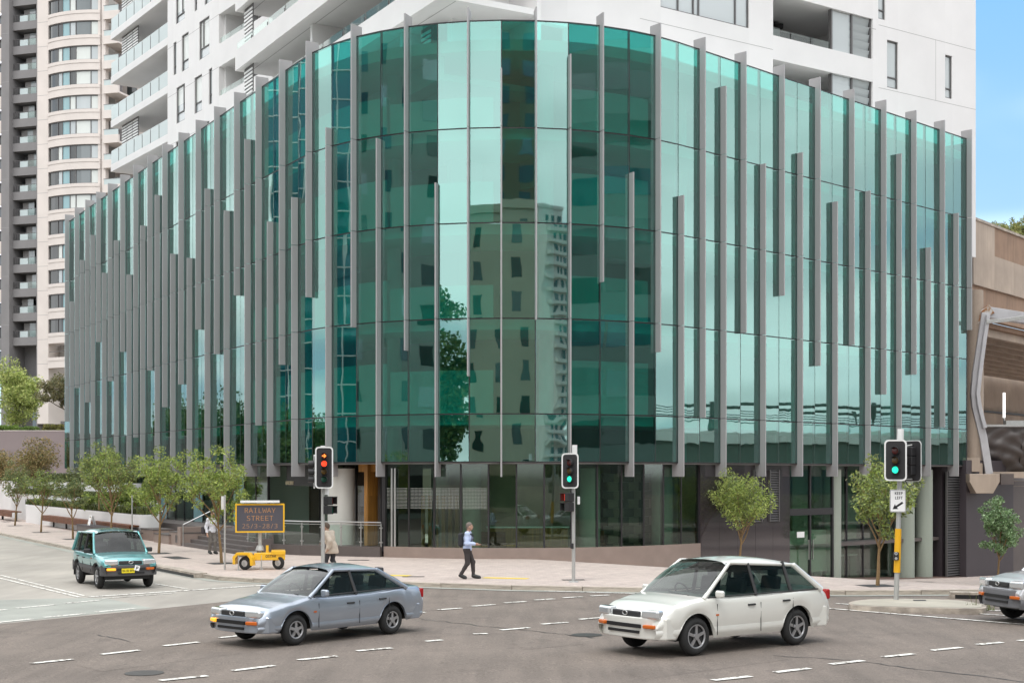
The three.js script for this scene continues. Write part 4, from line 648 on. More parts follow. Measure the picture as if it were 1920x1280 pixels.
// ---------- concrete viaduct and station structure at the right ----------
{
  const F3 = frame(at(1826, 77), 77, 0.624, 0.782), u = px => hitU(F3, px), Zt = px => F3.Z + F3.uZ * u(px);
  const v = thing('concrete_viaduct', fp(F3, 5, -3).X, fp(F3, 5, -3).Z, -2, 'stained concrete viaduct wall beside the glass building', 'viaduct');
  const top = hgt(411, 77), led = hgt(531, 77), fas = hgt(592, 77), e = 70;
  const cuts = [0, u(1866), u(1902), u(1935), 16, 24, 36, 50, e];
  for (let i = 0; i + 1 < cuts.length; i++) { bx(v, F3, 'parapet_panel', M.conc, cuts[i] + 0.006, cuts[i + 1] - 0.006, led, i ? top - 1.62 : top, -0.4, 0); if (i) bx(v, F3, 'upper_panel', M.concBrown, cuts[i] + 0.006, cuts[i + 1] - 0.006, top - 1.61, top, -0.4, -0.04); bx(v, F3, 'fascia_panel', M.concBrown, cuts[i] + 0.004, cuts[i + 1] - 0.004, fas, led - 0.05, -0.5, -0.1); }
  bx(v, F3, 'ledge', M.conc, 0, e, led - 0.05, led, -0.4, 0.05); bx(v, F3, 'coping', M.kerb, -0.05, e, top, top + 0.14, -0.5, 0.06);
  bx(v, F3, 'end_return', M.concBrown, -0.01, 0.35, fas - 0.4, top - 0.05, -7, -0.41);
  bx(v, F3, 'deck', M.concBrown, 0, e, fas - 0.3, fas - 0.02, -14, -0.5); for (let i = 0; i < 9; i++) bx(v, F3, 'deck_beam', M.conc, 0.4, e, fas - 0.75, fas - 0.31, -1.2 - i * 1.4, -0.8 - i * 1.4);
  bx(v, F3, 'undercroft_back', M.conc, -4, e, -2.6, fas - 0.3, -15, -14.6);
  { const p = fp(F3, 0, 0); bx(v, F3, 'undercroft_side', M.conc, -0.4, 0.0, -2.6, fas - 0.4, -14.6, -3.0); }
  for (let i = 0; i < 4; i++) bx(v, F3, 'cable_tray', M.black, 0.05, e, 4.4 + i * 1.35, 4.55 + i * 1.35, -14.5, -14.2);
  hang('pier', new THREE.CylinderGeometry(0.5, 0.55, 14.5, 24), M.conc, v, at(1826, 74.8), hgt(545, 74.8) - 7.25, -74.8);
  // cap and corbel that carry the steel frame
  const Zc = 73.6, px_ = (px, Z = Zc) => at(px, Z);
  const blk = (name, p0, p1, y0, y1, z0, z1, mat = M.conc) => hang(name, boxG(px_(p1) - px_(p0), hgt(y0, Zc) - hgt(y1, Zc), z1 - z0), mat, v, (px_(p0) + px_(p1)) / 2, (hgt(y0, Zc) + hgt(y1, Zc)) / 2, -(z0 + z1) / 2);
  blk('pier_cap', 1806, 1836, 858, 884, 73.4, 75.6); blk('bearing', 1828, 1848, 868, 890, 74, 75.2);
  { const s = new THREE.Shape([[1817, 889], [1872, 889], [1872, 903], [1860, 924], [1829, 924], [1817, 903]].map(([x, y]) => new THREE.Vector2(at(x, 72.6), hgt(y, 72.6)))); const g = new THREE.ExtrudeGeometry(s, { depth: 2.2, bevelEnabled: true, bevelSize: 0.02, bevelThickness: 0.02, bevelSegments: 1 }); hang('corbel', g, M.conc, v, 0, 0, -74.6); }
  blk('beam_seat', 1866, 1960, 884, 896, 75, 77); blk('electrical_box', 1883, 1907, 888, 908, 74, 75, M.stoneDark);
  // street-level wall of the undercroft
  const F4 = frame(at(1811, 72.9), 72.9, 0.70, 0.71);
  bx(v, F4, 'base_wall', M.charcoal, 0.1, 5.5, -3, 4.0, -0.4, 0); bx(v, F4, 'base_wall', M.stoneDark, 5.52, 26, -3, 2.6, -0.5, -0.1); for (let i = 0; i < 3; i++) bx(v, F4, 'wall_band', i & 1 ? M.greyRender : M.stoneDark, 5.6, 26, 2.62 + i * 0.3, 2.9 + i * 0.3, -0.6, -0.12);
  // painted steel portal frame: a bent box section
  const st = thing('steel_portal_frame', at(1835, 75), 75, hgt(890, 74.4), 'bent pale grey steel portal frame carrying the viaduct canopy', 'steel frame');
  const steelM = std(0xffffff, 0.5, { metalness: 0.2, map: mottle([0.73, 0.725, 0.735], 0.05, 0.02, 6, 251, 0.5) }), rust = std(0xffffff, 0.7, { map: tex(256, (a, b, i, j) => { const s = sstep(0.42, 0.62, fbm(a * 6, b * 6, 6, 255, 5)); return [0.70 - 0.18 * s, 0.69 - 0.36 * s, 0.68 - 0.50 * s]; }, 0.5) });
  const bar = (pts, wpx, Z, dz, mat, name) => { const L = [], R = []; pts.forEach(([x, y], i) => { const a = pts[Math.max(0, i - 1)], b = pts[Math.min(pts.length - 1, i + 1)], dx = b[0] - a[0], dy = b[1] - a[1], l = Math.hypot(dx, dy); L.push([x - dy / l * wpx / 2, y + dx / l * wpx / 2]); R.unshift([x + dy / l * wpx / 2, y - dx / l * wpx / 2]); }); const s = new THREE.Shape([...L, ...R].map(([x, y]) => new THREE.Vector2(at(x, Z), hgt(y, Z)))); return hang(name, new THREE.ExtrudeGeometry(s, { depth: dz, bevelEnabled: true, bevelSize: 0.015, bevelThickness: 0.015, bevelSegments: 1 }), mat, st, 0, 0, -Z - dz / 2); };
  bar([[1846, 588], [1838, 640], [1829, 700], [1826, 738], [1828, 762], [1842, 820], [1853, 888]], 13, 74.4, 0.5, steelM, 'leg'); bar([[1853, 592], [1846, 640], [1838, 700], [1834, 738], [1837, 762], [1847, 802]], 6, 74.0, 0.2, steelM, 'leg_flange');
  bar([[1840, 610], [1846, 588], [1858, 580]], 17, 74.5, 0.42, rust, 'knee'); bar([[1853, 586], [1880, 590], [1960, 603]], 19, 74.6, 0.45, steelM, 'arm'); bar([[1850, 603], [1890, 600], [1960, 588]], 6, 73.9, 0.12, M.galv, 'tie_rod');
  // rippled dark cladding of the bridge side
  { const Z = 75.4, x0 = at(1842, Z), x1 = at(1990, Z), y1 = hgt(800, Z), y0 = hgt(888, Z), nx = 90, ny = 46, g = new THREE.PlaneGeometry(x1 - x0, y1 - y0, nx, ny), a = g.attributes.position;
    for (let i = 0; i < a.count; i++) { const x = a.getX(i), y = a.getY(i), t = (y / (y1 - y0) + 0.5); a.setZ(i, 0.10 * Math.sin(x * 4.2 + 0.9 * Math.sin(y * 3.1)) * Math.sin(y * 7.5 + 1.2 * Math.sin(x * 2.1)) - 0.9 * Math.pow(1 - t, 2)); a.setX(i, x + (1 - t) * 0.5 * (x < 0 ? 1 : 0.2)); }
    g.computeVertexNormals(); const b = thing('rippled_bridge_cladding', (x0 + x1) / 2, Z, y0, 'dark rippled metal cladding on the bridge at the right edge', 'cladding');
    hang('rippled_skin', g, std(lin(0.105, 0.092, 0.088), 0.5, { metalness: 0.3 }), b, (x0 + x1) / 2, (y0 + y1) / 2, -Z); hang('backing', boxG(x1 - x0 - 0.5, y1 - y0 - 0.1, 0.8), M.charcoal, b, (x0 + x1) / 2 + 0.4, (y0 + y1) / 2, -Z - 1.6); hang('top_rail', boxG(x1 - x0, 0.12, 0.5), M.galv, b, (x0 + x1) / 2, y1 + 0.06, -Z - 0.1); hang('top_gutter', boxG(x1 - x0 - 1.2, 0.3, 0.4), M.galv, b, (x0 + x1) / 2 + 0.8, y1 + 0.2, -Z - 0.5); }
  { const Z = 79, l = thing('tube_light', at(1883.5, Z), Z, hgt(790, Z), 'upright white tube light glowing under the viaduct', 'lamp'); hang('tube', new THREE.CylinderGeometry(0.075, 0.075, hgt(736, Z) - hgt(783, Z), 12), std(0xffffff, 0.5, { emissive: new THREE.Color(1, 0.98, 0.95), emissiveIntensity: 0.9 }), l, at(1883.5, Z), (hgt(736, Z) + hgt(783, Z)) / 2, -Z); hang('stem', rodG(0.05, 1.0), M.steel, l, at(1883.5, Z), hgt(783, Z) - 0.5, -Z); }
}

// ---------- signals, signs, message board ----------
const rrShape = (w, h, r) => { const s = new THREE.Shape(), x = -w / 2, y = -h / 2; s.moveTo(x + r, y); s.lineTo(x + w - r, y); s.quadraticCurveTo(x + w, y, x + w, y + r); s.lineTo(x + w, y + h - r); s.quadraticCurveTo(x + w, y + h, x + w - r, y + h); s.lineTo(x + r, y + h); s.quadraticCurveTo(x, y + h, x, y + h - r); s.lineTo(x, y + r); s.quadraticCurveTo(x, y, x + r, y); return s; };
const lensM = { red: std(lin(0.12, 0.012, 0.01), 0.25), yellow: std(lin(0.14, 0.075, 0.01), 0.25), green: std(lin(0.008, 0.10, 0.06), 0.25), redOn: std(lin(0.5, 0.02, 0.01), 0.3, { emissive: new THREE.Color(1, 0.06, 0.02), emissiveIntensity: 1.3 }), arrow: std(lin(0.6, 0.15, 0.03), 0.3, { emissive: new THREE.Color(1, 0.28, 0.05), emissiveIntensity: 1.4 }), greenOn: std(lin(0.02, 0.5, 0.35), 0.3, { emissive: new THREE.Color(0.02, 0.85, 0.55), emissiveIntensity: 1.0 }) };
const blackPl = std(lin(0.022, 0.021, 0.023), 0.55), visorM = std(lin(0.03, 0.03, 0.031), 0.5, { side: THREE.DoubleSide });
function signalHead(parent, x, y, z, ry, aspects, w = 0.5) {       // faces local +z
  const pitch = 0.245, n = aspects.length, h = n * pitch + 0.30, P = new THREE.Object3D(); P.position.set(x, y, z); P.rotation.y = ry; P.updateMatrixWorld();
  const put = (name, g, m, par = parent) => hang(name, g.applyMatrix4(P.matrixWorld), m, par);
  const s = rrShape(w, h, 0.12), board = put('target_board', new THREE.ExtrudeGeometry(s, { depth: 0.02, bevelEnabled: false }), blackPl);
  const ring = rrShape(w + 0.03, h + 0.03, 0.13); ring.holes.push(rrShape(w - 0.05, h - 0.05, 0.1)); put('border', new THREE.ExtrudeGeometry(ring, { depth: 0.012, bevelEnabled: false }).translate(0, 0, 0.0165), M.whitePaint, board);
  aspects.forEach((a, i) => {
    const yy = ((n - 1) / 2 - i) * pitch;
    const lantern = put('lantern', new RoundedBoxGeometry(0.25, pitch - 0.012, 0.2, 2, 0.025).translate(0, yy, -0.105), blackPl);
    put('signal_lens', new THREE.SphereGeometry(0.098, 20, 8, 0, Math.PI * 2, 0, 0.6).rotateX(Math.PI / 2).scale(1.62, 1.62, 0.5).translate(0, yy, 0.0), a === 'arrow' ? lensM.red : lensM[a], lantern);
    put('visor', new THREE.CylinderGeometry(0.1, 0.112, 0.2, 20, 1, true, Math.PI * 0.70, Math.PI * 1.6).rotateX(Math.PI / 2).rotateZ(Math.PI).translate(0, yy, 0.115), visorM, lantern);
    if (a === 'arrow') { const ar = new THREE.Shape([[-0.065, -0.017], [0.01, -0.017], [-0.02, -0.05], [0.015, -0.06], [0.072, 0], [0.015, 0.06], [-0.02, 0.05], [0.01, 0.017], [-0.065, 0.017]].map(p => new THREE.Vector2(...p))); put('signal_arrow', new THREE.ExtrudeGeometry(ar, { depth: 0.01, bevelEnabled: false }).translate(0, yy, 0.06), lensM.arrow, lantern); }
  });
  return board;
}
function pedHead(parent, x, y, z, ry, lit) {
  const P = new THREE.Object3D(); P.position.set(x, y, z); P.rotation.y = ry; P.updateMatrixWorld(); const put = (name, g, m, par = parent) => hang(name, g.applyMatrix4(P.matrixWorld), m, par);
  for (const [i, c] of [[0.145, lit ? 'redOn' : 'red'], [-0.145, 'green']]) { const b = put('pedestrian_lantern', new RoundedBoxGeometry(0.26, 0.27, 0.2, 2, 0.02).translate(0, i, 0), blackPl); put('signal_lens', boxG(0.2, 0.2, 0.01).clone().translate(0, i, 0.101), lensM[c], b); const hd = mergeGeometries([mbox(0.26, 0.012, 0.17, 0, i + 0.125, 0.185), mbox(0.012, 0.24, 0.15, -0.122, i + 0.01, 0.175), mbox(0.012, 0.24, 0.15, 0.122, i + 0.01, 0.175)]); put('hood', hd, visorM, b); }
}
{ // signal on the footpath, centre
  const g = onGround(1075.5, 1091), s = thing('traffic_signal', g.X, g.Z, g.y, 'traffic signal showing green on the footpath at the building corner', 'traffic light'), ppm = FL / g.Z, X = px => at(px, g.Z), Y = py => hgt(py, g.Z);
  hang('pole', new THREE.CylinderGeometry(0.05, 0.055, Y(852) - g.y, 16), M.galv, s, g.X, (Y(852) + g.y) / 2, -g.Z); hang('pole_cap', rodG(0.078, Y(834) - Y(852)), M.whitePaint, s, X(1077.5), (Y(834) + Y(852)) / 2, -g.Z);
  signalHead(s, X(1068.8), Y(882.5), -g.Z + 0.22, -0.32, ['red', 'yellow', 'greenOn']); hang('bracket', mergeGeometries([rod([g.X, Y(860), -g.Z], [X(1069), Y(860), -g.Z + 0.15], 0.02), rod([g.X, Y(905), -g.Z], [X(1069), Y(905), -g.Z + 0.15], 0.02)]), M.galv, s);
  pedHead(s, X(1067), Y(941), -g.Z + 0.12, -1.0, true); hang('ped_bracket', rod([g.X, Y(926), -g.Z], [X(1067), Y(926), -g.Z + 0.1], 0.02), M.galv, s); hang('signal_detector', new RoundedBoxGeometry(0.08, 0.24, 0.1, 2, 0.015), M.whitePaint, s, X(1085), Y(938), -g.Z); hang('push_button', new RoundedBoxGeometry(0.1, 0.16, 0.08, 2, 0.02), blackPl, s, X(1072.5), Y(1023), -g.Z + 0.04);
  hang('base_flange', new THREE.CylinderGeometry(0.14, 0.15, 0.03, 20), M.galv, s, g.X, g.y + 0.015, -g.Z);
}
{ // left signal beside the message board
  const Z = 44.6, X0 = at(605, Z), y0 = hPath(X0, Z), s = thing('traffic_signal', X0, Z, y0, 'traffic signal showing a red arrow and red light beside the yellow message board', 'traffic light'), X = px => at(px, Z), Y = py => hgt(py, Z);
  hang('pole', new THREE.CylinderGeometry(0.055, 0.06, Y(842) - y0, 16), M.galv, s, X0, (Y(842) + y0) / 2, -Z); hang('pole_cap', rodG(0.075, 0.12), M.whitePaint, s, X0, Y(839), -Z);
  signalHead(s, X(609.5), Y(876.5), -Z + 0.24, 0.05, ['arrow', 'redOn', 'yellow', 'green'], 0.53); signalHead(s, X(590), Y(884), -Z - 0.02, -1.35, ['red', 'yellow', 'green'], 0.46);
  hang('bracket', mergeGeometries([rod([X0, Y(853), -Z], [X(590), Y(853), -Z], 0.02), rod([X0, Y(912), -Z], [X(609), Y(912), -Z + 0.2], 0.025)]), M.galv, s);
  pedHead(s, X(616), Y(947), -Z + 0.05, 1.0, false); hang('ped_bracket', rod([X0, Y(931), -Z], [X(616), Y(931), -Z + 0.05], 0.02), M.galv, s); hang('base_flange', new THREE.CylinderGeometry(0.14, 0.15, 0.03, 20), M.galv, s, X0, y0 + 0.015, -Z);
  hang('terminal_box', rodG(0.07, 0.22), M.whitePaint, s, X(612), Y(921), -Z);
}
{ // signal on the island
  const g = onGround(1681, 1124), Z = g.Z, s = thing('traffic_signal', g.X, Z, 0, 'traffic signal with yellow sleeve and a sign on the traffic island', 'traffic light'), X = px => at(px, Z), Y = py => hgt(py, Z);
  hang('pole', rod([g.X, 0, -Z], [X(1690), Y(822), -Z], 0.065, 0.06, 18), M.galv, s); hang('pole_cap', rod([X(1689), Y(824), -Z], [X(1689.6), Y(804), -Z], 0.085, 0.08, 18), M.whitePaint, s);
  const on = t => [X(1681 + 9 * t), 0 + (Y(822)) * t, -Z], tt = py => Y(py) / Y(822);
  hang('yellow_sleeve', rod(on(tt(1073)), on(tt(991)), 0.085, 0.082, 18), std(lin(0.8, 0.42, 0.01), 0.5), s);
  hang('push_button', new RoundedBoxGeometry(0.14, 0.21, 0.12, 2, 0.025), blackPl, s, X(1679), Y(1042), -Z + 0.08); hang('button_disc', new THREE.CylinderGeometry(0.035, 0.035, 0.02, 16).rotateX(Math.PI / 2), M.galv, s, X(1678), Y(1046), -Z + 0.148); hang('button_ring', new THREE.TorusGeometry(0.03, 0.006, 6, 16), M.whitePaint, s, X(1678), Y(1037), -Z + 0.143);
  signalHead(s, X(1675), Y(863), -Z + 0.26, -0.42, ['red', 'yellow', 'greenOn'], 0.54); signalHead(s, X(1712), Y(864), -Z - 0.05, Math.PI * 0.72, ['red', 'yellow', 'green'], 0.5);
  hang('bracket', mergeGeometries([rod([X(1687), Y(838), -Z], [X(1712), Y(834), -Z - 0.05], 0.02), rod([X(1687), Y(898), -Z], [X(1712), Y(898), -Z - 0.05], 0.02), rod([X(1687), Y(840), -Z], [X(1675), Y(840), -Z + 0.2], 0.02)]), M.galv, s);
  hang('cable', tubeG([[X(1698), Y(900), -Z], [X(1704), Y(912), -Z], [X(1714), Y(908), -Z], [X(1716), Y(898), -Z - 0.05]], 0.012, 6), blackPl, s);
  // the sign on the pole: its own thing
  const k = thing('keep_left_sign', X(1682), Z - 0.12, Y(962), 'white KEEP LEFT sign with black arrow on the island pole', 'sign'), w = 0.40, h = 0.585;
  const cv = document.createElement('canvas'); cv.width = 256; cv.height = 374; const c = cv.getContext('2d'); c.fillStyle = '#f1f0ef'; c.fillRect(0, 0, 256, 374); c.fillStyle = '#1b1a1c'; c.font = 'bold 66px sans-serif'; c.textAlign = 'center'; c.save(); c.translate(142, 86); c.scale(0.86, 1); c.fillText('KEEP', 0, 0); c.restore(); c.save(); c.translate(142, 162); c.scale(0.86, 1); c.fillText('LEFT', 0, 0); c.restore();
  c.save(); c.translate(128, 268); c.rotate(2.55); c.beginPath(); for (const [i, p] of [[-96, -17], [30, -17], [22, -50], [102, 0], [22, 50], [30, 17], [-96, 17]].entries()) i ? c.lineTo(...p) : c.moveTo(...p); c.fill(); c.restore();
  const t = new THREE.CanvasTexture(cv); t.colorSpace = THREE.SRGBColorSpace;
  const sg = new THREE.ShapeGeometry(rrShape(w, h, 0.04)), uv = sg.attributes.uv, ps = sg.attributes.position; for (let i = 0; i < uv.count; i++) uv.setXY(i, ps.getX(i) / w + 0.5, ps.getY(i) / h + 0.5);
  const plate = hang('plate', new THREE.ExtrudeGeometry(rrShape(w, h, 0.04), { depth: 0.004, bevelEnabled: false }), M.galv, k, X(1682), Y(938.5), -Z + 0.105, -0.12); const fc = local('sign_face', sg, std(0xffffff, 0.45, { map: t }), plate); fc.position.z = 0.0065;
  const rg = rrShape(w - 0.018, h - 0.018, 0.033); rg.holes.push(rrShape(w - 0.034, h - 0.034, 0.028)); const rim = local('sign_border', new THREE.ShapeGeometry(rg), blackPl, plate); rim.position.z = 0.009;
  hang('clamp', mergeGeometries([mbox(0.2, 0.03, 0.06, 0, 0.18, 0), mbox(0.2, 0.03, 0.06, 0, -0.18, 0)]), M.galv, k, X(1685), Y(938), -Z + 0.07);
}
// slim poles with parking plates
for (const [px, py, topPy, lab, plate] of [[421, 1068, 928, 'slim grey sign pole with edge-on plate beside the message board', 1], [247, 1016, 930, 'slim grey sign pole behind the teal car', 0]]) {
  const g = onGround(px, py), t = thing('sign_pole', g.X, g.Z, g.y, lab, 'sign pole'), y1 = hgt(topPy, g.Z); hang('pole', rodG(0.032, y1 - g.y), M.galv, t, g.X, (y1 + g.y) / 2, -g.Z);
  if (plate) { const m = hang('plate', boxG(0.28, 0.45, 0.006), M.whitePaint, t, g.X - 0.04, y1 - 0.26, -g.Z + 0.05, 1.25); } else hang('cap', new THREE.SphereGeometry(0.035, 10, 6), M.galv, t, g.X, y1, -g.Z);
}
{ // yellow trailer with the message board
  const Z = 48.4, px = 487, X0 = at(px, Z), t = thing('message_board_trailer', X0, Z, 0, 'yellow trailer with variable message board reading RAILWAY STREET', 'message board'), G = frame(X0, Z, 0.985, 0.17), Y = py => hgt(py, Z);
  const cv = document.createElement('canvas'); cv.width = 512; cv.height = 310; const c = cv.getContext('2d'); c.fillStyle = '#4b4950'; c.fillRect(0, 0, 512, 310); c.textAlign = 'center'; c.fillStyle = '#e09a50'; c.font = '84px monospace'; c.fillText('RAILWAY', 256, 92); c.fillText('STREET', 256, 186); c.fillStyle = '#d09560'; c.font = '74px monospace'; c.fillText('25/3-28/3', 256, 276);
  c.fillStyle = '#4b4950'; for (let i = 0; i < 512; i += 8) c.fillRect(i, 0, 2.4, 310); for (let j = 0; j < 310; j += 8) c.fillRect(0, j, 512, 2.4);
  const tx = new THREE.CanvasTexture(cv); tx.colorSpace = THREE.SRGBColorSpace;
  const yb = Y(998), yt = Y(944), cab = bx(t, G, 'board_cabinet', M.yellow, -0.83, 0.83, yb, yt, -0.14, 0.03); const w = 1.66, h = yt - yb;
  local('display_face', new THREE.BoxGeometry(w - 0.1, h - 0.1, 0.01), [blackPl, blackPl, blackPl, blackPl, std(0xffffff, 0.5, { map: tx, emissive: 0xffffff, emissiveMap: tx, emissiveIntensity: 0.10 }), blackPl], cab).position.z = 0.088;
  const fr_ = [mbox(w, 0.05, 0.04, 0, h / 2 - 0.025, 0.1), mbox(w, 0.05, 0.04, 0, -h / 2 + 0.025, 0.1), mbox(0.05, h - 0.1, 0.04, -w / 2 + 0.025, 0, 0.1), mbox(0.05, h - 0.1, 0.04, w / 2 - 0.025, 0, 0.1)]; local('board_frame', mergeGeometries(fr_), M.yellow, cab);
  const sp = bx(t, G, 'solar_panel', M.whitePaint, -0.66, 0.66, yt + 0.03, yt + 0.1, -0.5, 0.15); for (const x of [-0.5, 0.5]) local('panel_bracket', mbox(0.06, 0.1, 0.08, x, -0.05, 0.1), M.galv, sp);
  hang('mast', rodG(0.06, yb - 0.5), M.galv, t, fp(G, 0, -0.1).X, (yb + 0.5) / 2, -fp(G, 0, -0.1).Z); hang('mast_collar', new THREE.CylinderGeometry(0.1, 0.16, 0.16, 14), M.galv, t, fp(G, 0, -0.1).X, 0.74, -fp(G, 0, -0.1).Z);
  bx(t, G, 'chassis', M.yellow, -0.2, 0.85, 0.32, 0.58, -0.55, 0.12, new RoundedBoxGeometry(1.05, 0.26, 0.67, 2, 0.03)); bx(t, G, 'battery_box', M.yellow, 0.38, 0.86, 0.5, 0.66, -0.5, 0.16, new RoundedBoxGeometry(0.48, 0.16, 0.66, 2, 0.03)); bx(t, G, 'jockey_post', M.yellow, 0.2, 0.29, 0.56, 0.83, -0.05, 0.04); bx(t, G, 'deck', M.galv, -0.55, -0.1, 0.56, 0.6, -0.55, 0.1); bx(t, G, 'drawbar', M.galv, -0.75, -0.2, 0.42, 0.5, -0.25, -0.15);
  const font = await new FontLoader().loadAsync('fonts/droid/droid_sans_bold.typeface.json'), tg = new TextGeometry('OSTAR', { font, size: 0.085, depth: 0.004, curveSegments: 2 }), tp = fp(G, 0.18, 0.122); hang('maker_lettering', tg, blackPl, t, tp.X, 0.42, -tp.Z, G.t);
  const wheel = (u, w_) => { const q = fp(G, u, w_), W = hang('wheel', new THREE.TorusGeometry(0.165, 0.066, 12, 28), M.rubber, t, q.X, 0.232, -q.Z, G.t - 0.55); local('rim', new THREE.CylinderGeometry(0.13, 0.13, 0.08, 24).rotateX(Math.PI / 2), std(lin(0.55, 0.53, 0.52), 0.4, { metalness: 0.4 }), W); local('hub', new THREE.CylinderGeometry(0.05, 0.05, 0.14, 12).rotateX(Math.PI / 2), M.galv, W); };
  wheel(-0.5, 0.16); wheel(-0.42, -0.9); wheel(0.62, 0.05);
  { const sh = new THREE.Shape([[-0.34, 0.18], [-0.34, 0.42], [-0.2, 0.56], [0.22, 0.56], [0.34, 0.40], [0.36, 0.14], [0.29, 0.14], [0.27, 0.36], [0.17, 0.49], [-0.17, 0.49], [-0.27, 0.38], [-0.27, 0.18]].map(p => new THREE.Vector2(...p))), q = fp(G, -0.5, 0.02); hang('mudguard', new THREE.ExtrudeGeometry(sh, { depth: 0.26, bevelEnabled: true, bevelSize: 0.012, bevelThickness: 0.012, bevelSegments: 2 }), M.yellow, t, q.X, 0.03, -q.Z, G.t - 0.35); }
  for (const [u, w_] of [[-0.72, 0.2], [0.05, 0.1], [0.75, -0.5]]) { const q = fp(G, u, w_); hang('stabiliser', rodG(0.022, 0.5), M.galv, t, q.X, 0.25, -q.Z); hang('foot', boxG(0.14, 0.02, 0.14), M.galv, t, q.X, 0.012, -q.Z); }
}
// weeds on the island's edge
{ const g = onGround(1838, 1134), t = thing('weed_tuft', g.X, g.Z, -0.14, 'tuft of green weeds at the edge of the traffic island', 'weeds'), gs = []; for (let i = 0; i < 70; i++) { const a = rr(0, 6.28), l = rr(0.08, i < 4 ? 0.62 : 0.26), x = rr(-0.35, 0.35), z = rr(-0.08, 0.08), tip = [x + Math.cos(a) * l * 0.35, l, z + Math.sin(a) * l * 0.3]; const b = new THREE.BufferGeometry(); b.setAttribute('position', new THREE.Float32BufferAttribute([x - 0.008, 0, z, x + 0.008, 0, z + 0.004, ...tip, x - 0.008, 0, z, ...tip, x + 0.004, 0, z - 0.008], 3)); b.computeVertexNormals(); gs.push(b); } const m = hang('blades', mergeGeometries(gs), std(lin(0.13, 0.15, 0.045), 0.8, { side: THREE.DoubleSide }), t, g.X, -0.14, -g.Z); m.userData.kind = 'stuff'; }

// ---------- vehicles ----------
const interp = (tab, x) => { if (x <= tab[0][0]) return tab[0][1]; for (let i = 0; i + 1 < tab.length; i++) if (x <= tab[i + 1][0]) { const t = (x - tab[i][0]) / (tab[i + 1][0] - tab[i][0]); return tab[i][1] + (tab[i + 1][1] - tab[i][1]) * t * t * (3 - 2 * t) * 0.5 + (tab[i + 1][1] - tab[i][1]) * t * 0.5; } return tab[tab.length - 1][1]; };
const carGlass = phy(lin(0.30, 0.36, 0.34), 0.02, { transmission: 1, thickness: 0, ior: 1.55 }), seatM = std(lin(0.055, 0.055, 0.06), 0.85), carTrim = std(lin(0.03, 0.03, 0.031), 0.6), lampClear = phy(lin(0.62, 0.64, 0.65), 0.12, { metalness: 0.5, clearcoat: 1, clearcoatRoughness: 0.03 }), amber = std(lin(0.55, 0.12, 0.01), 0.3), amberOn = std(lin(0.8, 0.3, 0.02), 0.3, { emissive: new THREE.Color(1, 0.42, 0.02), emissiveIntensity: 0.9 }), redLamp = std(lin(0.35, 0.01, 0.012), 0.25), rimM = std(lin(0.42, 0.42, 0.43), 0.35, { metalness: 0.7 });
function skin(rings, closed = true) {                 // quads between rings of points, smooth normals
  const n = rings[0].length, pos = [], idx = []; rings.forEach(r => r.forEach(p => pos.push(...p)));
  for (let i = 0; i + 1 < rings.length; i++) for (let j = 0; j + 1 < n; j++) { const a = i * n + j, b = a + 1, c = a + n, d = c + 1; idx.push(a, b, c, b, d, c); }
  const g = new THREE.BufferGeometry(); g.setAttribute('position', new THREE.Float32BufferAttribute(pos, 3)); g.setIndex(idx); g.computeVertexNormals(); return g;
}
function fan(ring, flip) { const pos = [], c = ring.reduce((s, p) => [s[0] + p[0] / ring.length, s[1] + p[1] / ring.length, s[2] + p[2] / ring.length], [0, 0, 0]); for (let i = 0; i + 1 < ring.length; i++) pos.push(...(flip ? [...c, ...ring[i + 1], ...ring[i]] : [...c, ...ring[i], ...ring[i + 1]])); const a = ring[ring.length - 1], b = ring[0]; pos.push(...(flip ? [...c, ...b, ...a] : [...c, ...a, ...b])); const g = new THREE.BufferGeometry(); g.setAttribute('position', new THREE.Float32BufferAttribute(pos, 3)); g.computeVertexNormals(); return g; }
const quadG = (...p) => { const g = new THREE.BufferGeometry(); const q = p.flat(); g.setAttribute('position', new THREE.Float32BufferAttribute(p.length === 4 ? [...p[0], ...p[1], ...p[2], ...p[0], ...p[2], ...p[3]] : [...p[0], ...p[1], ...p[2]], 3)); g.computeVertexNormals(); return g; };
